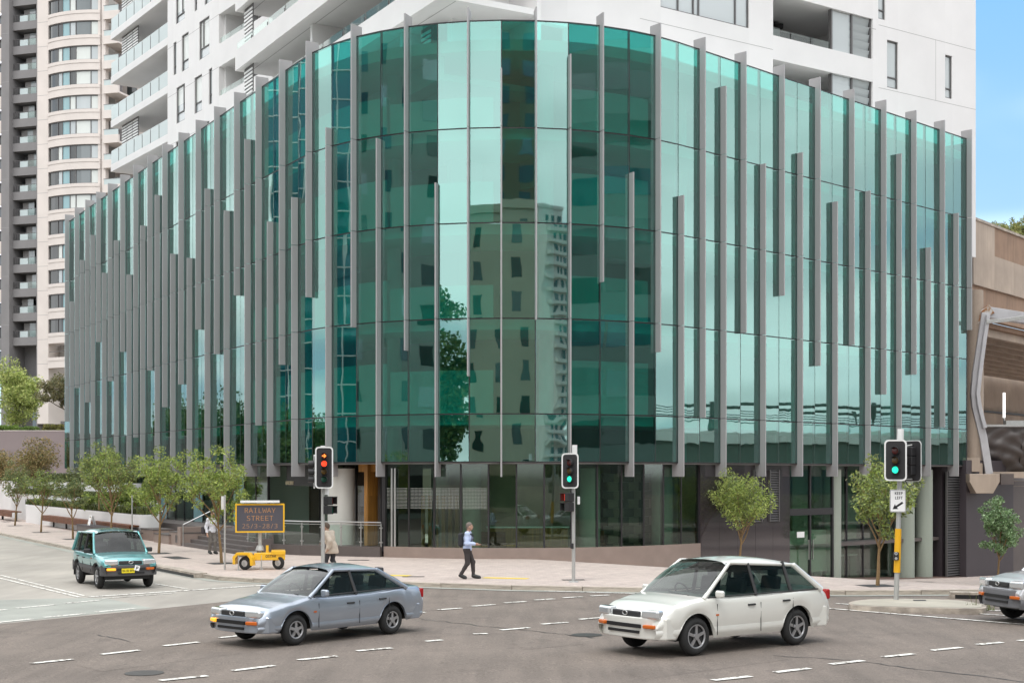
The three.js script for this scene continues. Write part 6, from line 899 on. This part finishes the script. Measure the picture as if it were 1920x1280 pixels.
{ const T = globalThis.tiers[0]; // taller shrubs among them
  for (const [u, w, h, lab] of [[0.94, 0.5, 1.4, 'bright green shrub at the right end of the white planters'], [0.80, 0.5, 1.0, 'mid green shrub above the dark bench'], [0.62, 0.4, 0.9, 'green shrub above the timber bench']]) { const c = fp(FP, T.u0 + (T.u1 - T.u0) * u, T.w0 + (T.w1 - T.w0) * w), t = thing('planter_shrub', c.X, c.Z, T.h, lab, 'shrub', 'shrubs in the planters'), pts = []; for (let i = 0; i < 26; i++) pts.push([rr(-0.8, 0.8), rr(0.1, h), rr(-0.4, 0.4), 0.6]); local('crown', leaves(pts, 1800, 0.09, greens, 0.45, 2), leafMat, t); local('stem', mergeGeometries([rod([0, 0, 0], [0.2, h * 0.7, 0], 0.03), rod([0, 0, 0], [-0.3, h * 0.6, 0.1], 0.03)]), barkM, t); } }
// palms and shrubs on the viaduct
for (const [px, Z, n, h, lab] of [[1858, 88, 26, 1.5, 'small spiky palm on top of the viaduct, left one'], [1893, 92, 34, 2.0, 'bushier palm on top of the viaduct in the middle'], [1922, 90, 30, 1.9, 'palm on the viaduct cut by the right edge']]) {
  const y = hgt(442, Z) - 0.3, X = at(px, Z), t = thing('palm', X, Z, y, lab, 'palm', 'palms on the viaduct'), pts = [], fr_ = [];
  for (let i = 0; i < n; i++) { const a = rr(0, 6.28), el = rr(0.35, 1.3), l = rr(0.7, 1.25) * h, pt = []; for (let k = 0; k <= 5; k++) { const s = k / 5; pt.push([Math.cos(a) * Math.cos(el) * l * s, Math.sin(el) * l * s - 0.35 * l * s * s, Math.sin(a) * Math.cos(el) * l * s]); } fr_.push(tubeG(pt, 0.012, 4, 6)); pt.slice(1).forEach(p => pts.push([...p, 0.6])); }
  local('frond_stems', mergeGeometries(fr_), std(lin(0.14, 0.14, 0.05), 0.8), t); local('fronds', leaves(pts, n * 60, 0.06, [[0.12, 0.13, 0.04], [0.09, 0.11, 0.035], [0.16, 0.15, 0.06]], 0.3, 4.5), leafMat, t); local('trunk', rod([0, -2.2, 0], [0, 0.1, 0], 0.16), barkGrey, t);
}

// ---------- people ----------
function surface(f, lo, hi, c) {                       // naive surface nets of f(x,y,z) = 0
  const n = lo.map((l, i) => Math.ceil((hi[i] - l) / c) + 1), [nx, ny, nz] = n, v = new Float32Array(nx * ny * nz), id = (i, j, k) => (k * ny + j) * nx + i;
  for (let k = 0; k < nz; k++) for (let j = 0; j < ny; j++) for (let i = 0; i < nx; i++) v[id(i, j, k)] = f(lo[0] + i * c, lo[1] + j * c, lo[2] + k * c);
  const vid = new Int32Array(nx * ny * nz).fill(-1), pos = [], idx = [];
  for (let k = 0; k + 1 < nz; k++) for (let j = 0; j + 1 < ny; j++) for (let i = 0; i + 1 < nx; i++) {
    let sx = 0, sy = 0, sz = 0, m = 0; const val = (a, b, d) => v[id(i + a, j + b, k + d)];
    for (const [a, b] of [[0, 1], [2, 3], [4, 5], [6, 7], [0, 2], [1, 3], [4, 6], [5, 7], [0, 4], [1, 5], [2, 6], [3, 7]]) { const A = [a & 1, a >> 1 & 1, a >> 2], B = [b & 1, b >> 1 & 1, b >> 2], va = val(...A), vb = val(...B); if ((va < 0) !== (vb < 0)) { const t = va / (va - vb); sx += A[0] + (B[0] - A[0]) * t; sy += A[1] + (B[1] - A[1]) * t; sz += A[2] + (B[2] - A[2]) * t; m++; } }
    if (m) { vid[id(i, j, k)] = pos.length / 3; pos.push(lo[0] + (i + sx / m) * c, lo[1] + (j + sy / m) * c, lo[2] + (k + sz / m) * c); }
  }
  for (let k = 1; k + 1 < nz; k++) for (let j = 1; j + 1 < ny; j++) for (let i = 1; i + 1 < nx; i++) {
    const a = v[id(i, j, k)]; for (const [d, q] of [[id(i + 1, j, k), [id(i, j - 1, k - 1), id(i, j, k - 1), id(i, j, k), id(i, j - 1, k)]], [id(i, j + 1, k), [id(i - 1, j, k - 1), id(i - 1, j, k), id(i, j, k), id(i, j, k - 1)]], [id(i, j, k + 1), [id(i - 1, j - 1, k), id(i, j - 1, k), id(i, j, k), id(i - 1, j, k)]]]) {
      const b = v[d]; if ((a < 0) === (b < 0)) continue; const w = q.map(x => vid[x]); if (w.some(x => x < 0)) continue; if (a < 0) idx.push(w[0], w[1], w[2], w[0], w[2], w[3]); else idx.push(w[0], w[2], w[1], w[0], w[3], w[2]);
    }
  }
  const g = new THREE.BufferGeometry(); g.setAttribute('position', new THREE.Float32BufferAttribute(pos, 3)); g.setIndex(idx); g.computeVertexNormals(); return g;
}
const capsule = (a, b, ra, rb) => { const d = [b[0] - a[0], b[1] - a[1], b[2] - a[2]], l2 = d[0] * d[0] + d[1] * d[1] + d[2] * d[2] || 1e-9; return (x, y, z) => { const t = clamp(((x - a[0]) * d[0] + (y - a[1]) * d[1] + (z - a[2]) * d[2]) / l2); return Math.hypot(x - a[0] - d[0] * t, y - a[1] - d[1] * t, z - a[2] - d[2] * t) - (ra + (rb - ra) * t); }; };
const blob = (c, r) => (x, y, z) => { const k = Math.hypot((x - c[0]) / r[0], (y - c[1]) / r[1], (z - c[2]) / r[2]); return (k - 1) * Math.min(...r); };
const smin = (a, b, k) => { const h = clamp(0.5 + 0.5 * (b - a) / k); return b + (a - b) * h - k * h * (1 - h); };
const join = (fs, k = 0.03) => (x, y, z) => { let d = 9; for (const f of fs) d = smin(d, f(x, y, z), k); return d; };
const boundsOf = pts => { const lo = [9, 9, 9], hi = [-9, -9, -9]; pts.forEach(p => p.forEach((v, i) => { lo[i] = Math.min(lo[i], v); hi[i] = Math.max(hi[i], v); })); return [lo.map(v => v - 0.28), hi.map(v => v + 0.28)]; };
// joints J: x forward (the way the person faces), y up, z to their right
function person(X, Z, y, yaw, J, c, label, extra) {
  const t = thing('person', X, Z, y, label, 'person', 'people on foot'); t.rotation.y = yaw; t.updateMatrixWorld();
  const S = { skin: std(lin(0.42, 0.25, 0.18), 0.6), top: std(c.top, 0.85), leg: std(c.leg, 0.85), shoe: std(c.shoe || lin(0.02, 0.02, 0.02), 0.5), hair: std(c.hair, 0.7) };
  const [lo, hi] = boundsOf(Object.values(J)), arm = (s, e, w) => [capsule(s, e, 0.052, 0.042), capsule(e, w, 0.042, 0.03)], h = J.head;
  const fing = (w, e, sd) => { const d = [w[0] - e[0], w[1] - e[1], w[2] - e[2]], l = Math.hypot(...d), n = d.map(v => v / l), pt = (f, s, cu) => [w[0] + n[0] * f + (cu || 0) * 0.6, w[1] + n[1] * f, w[2] + n[2] * f + s], out = [capsule(w, pt(0.085, 0), 0.032, 0.036)]; [[-0.030, 0.16], [-0.010, 0.175], [0.010, 0.17], [0.028, 0.145]].forEach(([s, q]) => { out.push(capsule(pt(0.08, s), pt(q * 0.75, s * 1.15, 0.01), 0.010, 0.009), capsule(pt(q * 0.75, s * 1.15, 0.01), pt(q, s * 1.1, 0.035), 0.009, 0.008)); }); out.push(capsule(pt(0.03, -sd * 0.02, 0.015), pt(0.10, -sd * 0.02, 0.055), 0.012, 0.010)); return out; };
  const headF = [blob(h, [0.098, 0.118, 0.078]), blob([h[0] + 0.045, h[1] - 0.065, h[2]], [0.05, 0.05, 0.052]), blob([h[0] + 0.10, h[1] - 0.01, h[2]], [0.022, 0.028, 0.014]), blob([h[0] + 0.0, h[1] - 0.01, h[2] - 0.08], [0.022, 0.03, 0.012]), blob([h[0], h[1] - 0.01, h[2] + 0.08], [0.022, 0.03, 0.012]), capsule([h[0] - 0.02, h[1] - 0.08, h[2]], J.neck, 0.052, 0.058)];
  const torso = [capsule([J.chest[0], J.chest[1], J.chest[2] - 0.07], [J.chest[0], J.chest[1], J.chest[2] + 0.07], 0.115, 0.115), capsule(J.chest, J.pelvis, 0.12, 0.115), capsule(J.sL, J.sR, 0.055, 0.055), capsule([J.pelvis[0], J.pelvis[1], J.pelvis[2] - 0.06], [J.pelvis[0], J.pelvis[1], J.pelvis[2] + 0.06], 0.105, 0.105)];
  const legs = [capsule(J.hL, J.kL, 0.082, 0.055), capsule(J.kL, J.aL, 0.056, 0.036), capsule(J.hR, J.kR, 0.082, 0.055), capsule(J.kR, J.aR, 0.056, 0.036)], feet = [capsule(J.aL, J.tL, 0.036, 0.028), capsule(J.aR, J.tR, 0.036, 0.028)];
  const body = join([...headF, ...torso.slice(0, 2), ...arm(J.sL, J.eL, J.wL), ...arm(J.sR, J.eR, J.wR), ...legs, ...feet], 0.022), handF = [...fing(J.wL, J.eL, -1), ...fing(J.wR, J.eR, 1)], hands = join(handF, 0.006);
  const [hl, hh] = boundsOf([J.wL, J.wR]);
  const bodyG = [surface(body, lo, hi, 0.016)]; for (const w of [J.wL, J.wR]) bodyG.push(surface(hands, w.map(v => v - 0.21), w.map(v => v + 0.21), 0.008));
  const b = local('body', mergeGeometries(bodyG), S.skin, t);
  const off = (f, d) => (x, y, z) => f(x, y, z) - d, above = (f, y0) => (x, y, z) => Math.max(f(x, y, z), y0 - y), below = (f, y0) => (x, y, z) => Math.max(f(x, y, z), y - y0);
  const topF = join([...torso, capsule(J.sL, J.eL, 0.055, 0.046), capsule(J.sR, J.eR, 0.055, 0.046), capsule(J.eL, J.eL.map((v, i) => v + (J.wL[i] - v) * 0.92), 0.046, 0.036), capsule(J.eR, J.eR.map((v, i) => v + (J.wR[i] - v) * 0.92), 0.046, 0.036), ...(c.skirt ? [capsule(J.pelvis, [J.pelvis[0], J.pelvis[1] - c.skirt, J.pelvis[2]], 0.15, 0.19)] : [])], 0.045);
  const wave = (x, y, z) => 0.006 * Math.sin(y * 34 + x * 9) * Math.sin(z * 27 + y * 8);
  local(c.skirt ? 'coat' : 'shirt', surface((x, y, z) => Math.max(topF(x, y, z) - (c.skirt ? 0.032 : 0.018) - wave(x, y, z), (J.pelvis[1] - (c.skirt ? c.skirt + 0.06 : 0.05)) - y), lo, hi, 0.016), S.top, b);
  local('trousers', surface((x, y, z) => Math.max(join([...legs, torso[3]], 0.05)(x, y, z) - 0.017 - wave(x, y, z), y - (J.pelvis[1] + 0.03)), lo, hi, 0.016), S.leg, b);
  local('shoes', surface((x, y, z) => Math.max(join(feet, 0.02)(x, y, z) - 0.030, y - 0.14), [...lo], [hi[0], 0.35, hi[2]], 0.012), S.shoe, b);
  local('hair', surface((x, y, z) => Math.max(join([blob([h[0] - 0.012, h[1] + 0.018, h[2]], [0.108, 0.122, 0.09])], 0.01)(x, y, z), (x - h[0]) * 0.75 - (y - h[1]) + 0.005, -(y - (h[1] - 0.06))), [h[0] - 0.2, h[1] - 0.2, h[2] - 0.2], [h[0] + 0.2, h[1] + 0.2, h[2] + 0.2], 0.012), S.hair, b);
  for (const s of [-1, 1]) local('eye', new THREE.SphereGeometry(0.011, 8, 6).translate(h[0] + 0.088, h[1] + 0.008, h[2] + s * 0.032), std(lin(0.03, 0.025, 0.02), 0.3), b);
  local('mouth', mbox(0.008, 0.008, 0.045, h[0] + 0.096, h[1] - 0.062, h[2]), std(lin(0.30, 0.12, 0.10), 0.6), b);
  if (extra) extra(t, S);
  return t;
}
const stride = { pelvis: [0, 0.93, 0], chest: [0.03, 1.27, 0], neck: [0.03, 1.46, 0], head: [0.07, 1.63, 0], sL: [0.03, 1.41, -0.185], sR: [0.03, 1.41, 0.185], hL: [0, 0.90, -0.09], hR: [0, 0.90, 0.09], kL: [0.16, 0.52, -0.095], aL: [0.18, 0.09, -0.10], tL: [0.36, 0.045, -0.11], kR: [0.02, 0.49, 0.09], aR: [-0.20, 0.12, 0.09], tR: [-0.05, 0.045, 0.10], eL: [-0.05, 1.13, -0.25], wL: [0.14, 0.95, -0.22], eR: [0.02, 1.12, 0.25], wR: [0.26, 1.10, 0.16] };
{ // man in the pale blue shirt walking right along the footpath
  const g = onGround(876, 1085), bp = std(lin(0.025, 0.025, 0.03), 0.8);
  person(g.X, g.Z, g.y, -0.12, { ...stride, eL: [0.0, 1.12, -0.24], wL: [0.22, 1.08, -0.15] }, { top: lin(0.50, 0.58, 0.80), leg: lin(0.045, 0.038, 0.038), hair: lin(0.16, 0.13, 0.11) }, 'man in pale blue shirt and dark trousers walking along the kerb', t => { const k = local('backpack', new RoundedBoxGeometry(0.16, 0.42, 0.28, 4, 0.07).translate(-0.2, 1.22, 0), bp, t); for (const s of [-1, 1]) local('strap', tubeG([[-0.14, 1.40, s * 0.1], [0.0, 1.475, s * 0.1], [0.17, 1.36, s * 0.11], [0.16, 1.18, s * 0.13], [-0.1, 1.06, s * 0.14]], 0.017, 6), bp, k); });
}
{ // person in the beige coat behind the silver car
  const Z = 45.6, X = at(622, Z);
  person(X, Z, hPath(X, Z), Math.PI - 0.35, { ...stride, chest: [0.08, 1.22, 0], neck: [0.14, 1.40, 0], head: [0.20, 1.56, 0], sL: [0.10, 1.36, -0.19], sR: [0.10, 1.36, 0.19], eL: [-0.10, 1.12, -0.30], wL: [-0.02, 0.90, -0.30], eR: [0.16, 1.12, 0.27], wR: [0.36, 1.05, 0.22] }, { top: lin(0.52, 0.44, 0.36), leg: lin(0.035, 0.035, 0.04), hair: lin(0.10, 0.07, 0.05), skirt: 0.16 }, 'person in a beige coat walking past the left signal');
}
{ // man coming down by the steps
  const g = onGround(397, 1038.5), jk = std(lin(0.05, 0.045, 0.05), 0.85);
  person(g.X, g.Z, g.y, -0.9, { ...stride, kL: [0.08, 0.5, -0.095], aL: [0.06, 0.08, -0.10], tL: [0.22, 0.045, -0.1], kR: [0.03, 0.49, 0.09], aR: [-0.06, 0.09, 0.09], tR: [0.1, 0.045, 0.1], wR: [0.10, 0.86, 0.27], eR: [-0.02, 1.12, 0.26], wL: [0.10, 0.86, -0.27], eL: [-0.02, 1.12, -0.26] }, { top: lin(0.62, 0.62, 0.66), leg: lin(0.16, 0.145, 0.13), hair: lin(0.06, 0.045, 0.04) }, 'man in white shirt and grey trousers below the forecourt steps', t => local('satchel', new RoundedBoxGeometry(0.12, 0.3, 0.36, 3, 0.05).translate(-0.12, 0.98, 0.24), jk, t));
}

// ---------- the rest of the junction, mirrored in the glass ----------
const RB = (name, X, Z, uX, uZ, label, cat = 'building') => ({ F: frame(X, Z, uX, uZ), t: thing(name, X, Z, 0, label, cat) });
const tealGlass = phy(lin(0.05, 0.13, 0.16), 0.04, { metalness: 0.3, clearcoat: 1, clearcoatRoughness: 0.02 });
function block(name, X, Z, uX, uZ, W, D, H, o, label) {   // a building whose street face runs from its left corner; bands of windows
  const { F, t } = RB(name, X, Z, uX, uZ, label); bx(t, F, 'wall', o.wall, 0, W, -0.3, H, -D, 0);
  const n = Math.floor(W / o.bay), fl = Math.floor((H - (o.base ?? 4)) / o.fh);
  for (let k = 0; k < fl; k++) { const y = (o.base ?? 4) + k * o.fh; if (o.band) bx(t, F, 'balcony', o.band, 0.4, W - 0.4, y - 0.3, y + 0.6, 0.0, 1.1); for (let i = 0; i < n; i++) bx(t, F, 'window', o.glass[(i * 3 + k * 5) % o.glass.length], i * o.bay + o.bay * (0.5 - o.ww / 2), i * o.bay + o.bay * (0.5 + o.ww / 2), y + o.y0, y + o.y1, -0.05, 0.02); }
  bx(t, F, 'parapet', o.cap || o.wall, -0.2, W + 0.2, H, H + 0.8, -D - 0.2, 0.2); if (o.shop) bx(t, F, 'shopfront', M.winDark, 0.5, W - 0.5, 0.3, 3.2, -0.04, 0.03); return t;
}
// behind the camera and to both sides
const olive = std(0xffffff, 0.8, { map: mottle([0.40, 0.37, 0.30], 0.05, 0.03, 5, 407, 1 / 6) });
block('sandstone_apartments', 11, -20, -1, 0.03, 31, 14, 27, { wall: std(0xffffff, 0.8, { map: mottle([0.74, 0.70, 0.62], 0.04, 0.03, 5, 401, 1 / 6) }), bay: 2.6, fh: 3.1, ww: 0.30, y0: 0.7, y1: 2.5, glass: [M.winDark, M.win], base: 5, shop: 1 }, 'sandstone coloured apartment block across the road behind the camera');
block('olive_tower', 19, -56, -1, 0.08, 17, 15, 66, { wall: olive, bay: 3.4, fh: 3.1, ww: 0.5, y0: 0.6, y1: 2.5, glass: [M.winDark, M.win, M.winDark], base: 5 }, 'dark olive apartment tower far behind the camera');
block('slender_tower', 116, -223, -0.93, 0.37, 7.5, 12, 71, { wall: M.cream, bay: 1.9, fh: 3.0, ww: 0.55, y0: 0.6, y1: 2.4, glass: [M.winDark, M.win, M.winDark], band: M.cream }, 'slender cream tower with balconies far behind the camera');
block('station_offices', 54.5, 44.5, -0.53, -0.85, 44, 18, 44, { wall: std(lin(0.17, 0.20, 0.195), 0.7), bay: 4.4, fh: 3.7, ww: 0.94, y0: 0.9, y1: 2.9, glass: [M.winDark, tealGlass, M.win], base: 4.5, cap: M.greyRender }, 'dark office slab with ribbon windows right of the junction');
block('brick_station', 104, 98, -0.3, -0.95, 40, 14, 5.2, { wall: std(lin(0.42, 0.36, 0.28), 0.85), bay: 4, fh: 3.4, ww: 0.4, y0: 0.6, y1: 2.2, glass: [M.winPale, M.winDark], base: 1.2, cap: std(lin(0.36, 0.19, 0.13), 0.85) }, 'low station building right of the viaduct');
block('platform_shelter', 59, 92, -0.2, -0.98, 42, 6, 5.6, { wall: std(lin(0.16, 0.19, 0.17), 0.7), bay: 6, fh: 3.4, ww: 0.8, y0: 0.6, y1: 2.4, glass: [M.winDark, tealGlass], base: 1.2, cap: M.whitePaint }, 'long dark platform shelter with a white roof edge beside the viaduct');
block('rendered_flats', -36, 6, -0.49, 0.87, 48, 14, 48, { wall: std(0xffffff, 0.8, { map: mottle([0.58, 0.61, 0.58], 0.04, 0.03, 5, 405, 1 / 6) }), bay: 2.5, fh: 3.2, ww: 0.5, y0: 0.9, y1: 2.5, glass: [M.winDark, M.win, M.winPale, M.winDark], base: 4.5, shop: 1 }, 'grey green rendered flats left of the junction');
for (const [X, Z, uX, uZ, W, H, lab] of [[-69.5, 100.9, 0.45, 0.89, 9.5, 50, 'blue glass tower with white grid along the side street'], [-68, 52.5, 0.0, 1, 9, 50, 'blue glass tower with white grid beside the grey green flats']]) {
  const { F, t } = RB('blue_glass_tower', X, Z, uX, uZ, lab), blueG = phy(lin(0.03, 0.16, 0.22), 0.05, { metalness: 0.4, clearcoat: 1 });
  bx(t, F, 'curtain_wall', blueG, 0, W, 0, H, -14, 0); for (let i = 0; i <= 6; i++) bx(t, F, 'grid_post', M.whitePaint, W / 6 * i - 0.05, W / 6 * i + 0.05, 0, H, 0.0, 0.15); for (let k = 0; k < 21; k++) bx(t, F, 'grid_rail', M.whitePaint, 0, W, 2.4 * k + 1, 2.4 * k + 1.1, 0.0, 0.12);
}
{ // low white wall and trees across the side street
  const w = RB('garden_wall', -66, 92, 0.5, 0.866, 'long white garden wall across the side street', 'wall'); bx(w.t, w.F, 'wall', M.white, -26, 34, -0.3, 2.6, -0.4, 0); bx(w.t, w.F, 'coping', M.kerb, -26, 34, 2.6, 2.75, -0.45, 0.05);
  const big = { ...street, trunk: 4.6, r: 0.2, cols: [[0.06, 0.09, 0.03], [0.09, 0.12, 0.04], [0.05, 0.07, 0.03]], n: 5200, leaf: 0.24, clump: 1.3, cy: 6.0, ch: 2.6, cr: 3.2, fill: 40, bark: barkGrey, stretch: 1.8 };
  [[-62, 104, 1], [-70, 118, 1.15], [-56, 88, 0.9], [-76, 130, 1.2], [-48, 72, 0.8]].forEach(([X, Z, s], i) => { const t = tree('roadside_tree', X, Z, 0, { ...big, n: 4200 }, ['dark roadside tree behind the white garden wall, nearest the tower', 'tall dark roadside tree far along the side street', 'dark roadside tree opposite the forecourt', 'tallest roadside tree at the end of the garden wall', 'small roadside tree nearest the junction on the left'][i], 'roadside trees across the side street'); t.scale.setScalar(s); });
  const t2 = tree('tall_street_tree', -20.6, 20.2, 0, { ...big, trunk: 7, n: 9000, cy: 9.6, ch: 5.6, cr: 2.2, spread: 0.35, fill: 60, clump: 1.0 }, 'tall dark tree beside the sandstone apartments', 'trees behind the camera');
  tree('tall_street_tree', 37, 26, 0, { ...big, trunk: 4, n: 6000, cy: 5.5, ch: 3, cr: 3.2 }, 'broad dark tree before the station offices', 'trees behind the camera');
}
{ // railway gantries right of the station
  const g0 = [[70, 66], [84, 80], [62, 92]];
  g0.forEach(([X, Z], i) => { const t = thing('rail_gantry', X, Z, 0, ['steel railway gantry nearest the viaduct', 'steel railway gantry beside the brick station', 'steel railway gantry beyond the platforms'][i], 'gantry', 'railway gantries'), m = std(lin(0.10, 0.12, 0.11), 0.6); hang('mast', rod([X, 0, -Z], [X + 1.5, 9.5, -Z], 0.22, 0.16), m, t); hang('mast', rod([X + 6, 0, -Z - 14], [X + 4.5, 9.5, -Z - 14], 0.22, 0.16), m, t); hang('boom', rod([X + 1.2, 9.2, -Z + 6], [X + 4.6, 9.2, -Z - 20], 0.14), m, t); });
  for (let i = 0; i < 4; i++) { const t = thing('overhead_wire', 74 + i * 3, 78, 7 + i * 0.4, ['lowest overhead railway wire', 'second overhead railway wire', 'third overhead railway wire', 'highest overhead railway wire'][i], 'wire', 'overhead wires'); hang('wire', tubeG([[58 + i * 3, 8.2 + i * 0.35, -48], [74 + i * 3, 7.6 + i * 0.35, -78], [96 + i * 3, 8.2 + i * 0.35, -118]], 0.04, 5, 20), M.black, t); }
}

const renderer = new THREE.WebGLRenderer({ antialias: true });
renderer.toneMapping = THREE.LinearToneMapping;
renderer.toneMappingExposure = EXPOSURE;
renderer.outputColorSpace = THREE.SRGBColorSpace;
renderer.shadowMap.enabled = true;
renderer.setSize(1024, 682);
renderer.render(scene, camera);
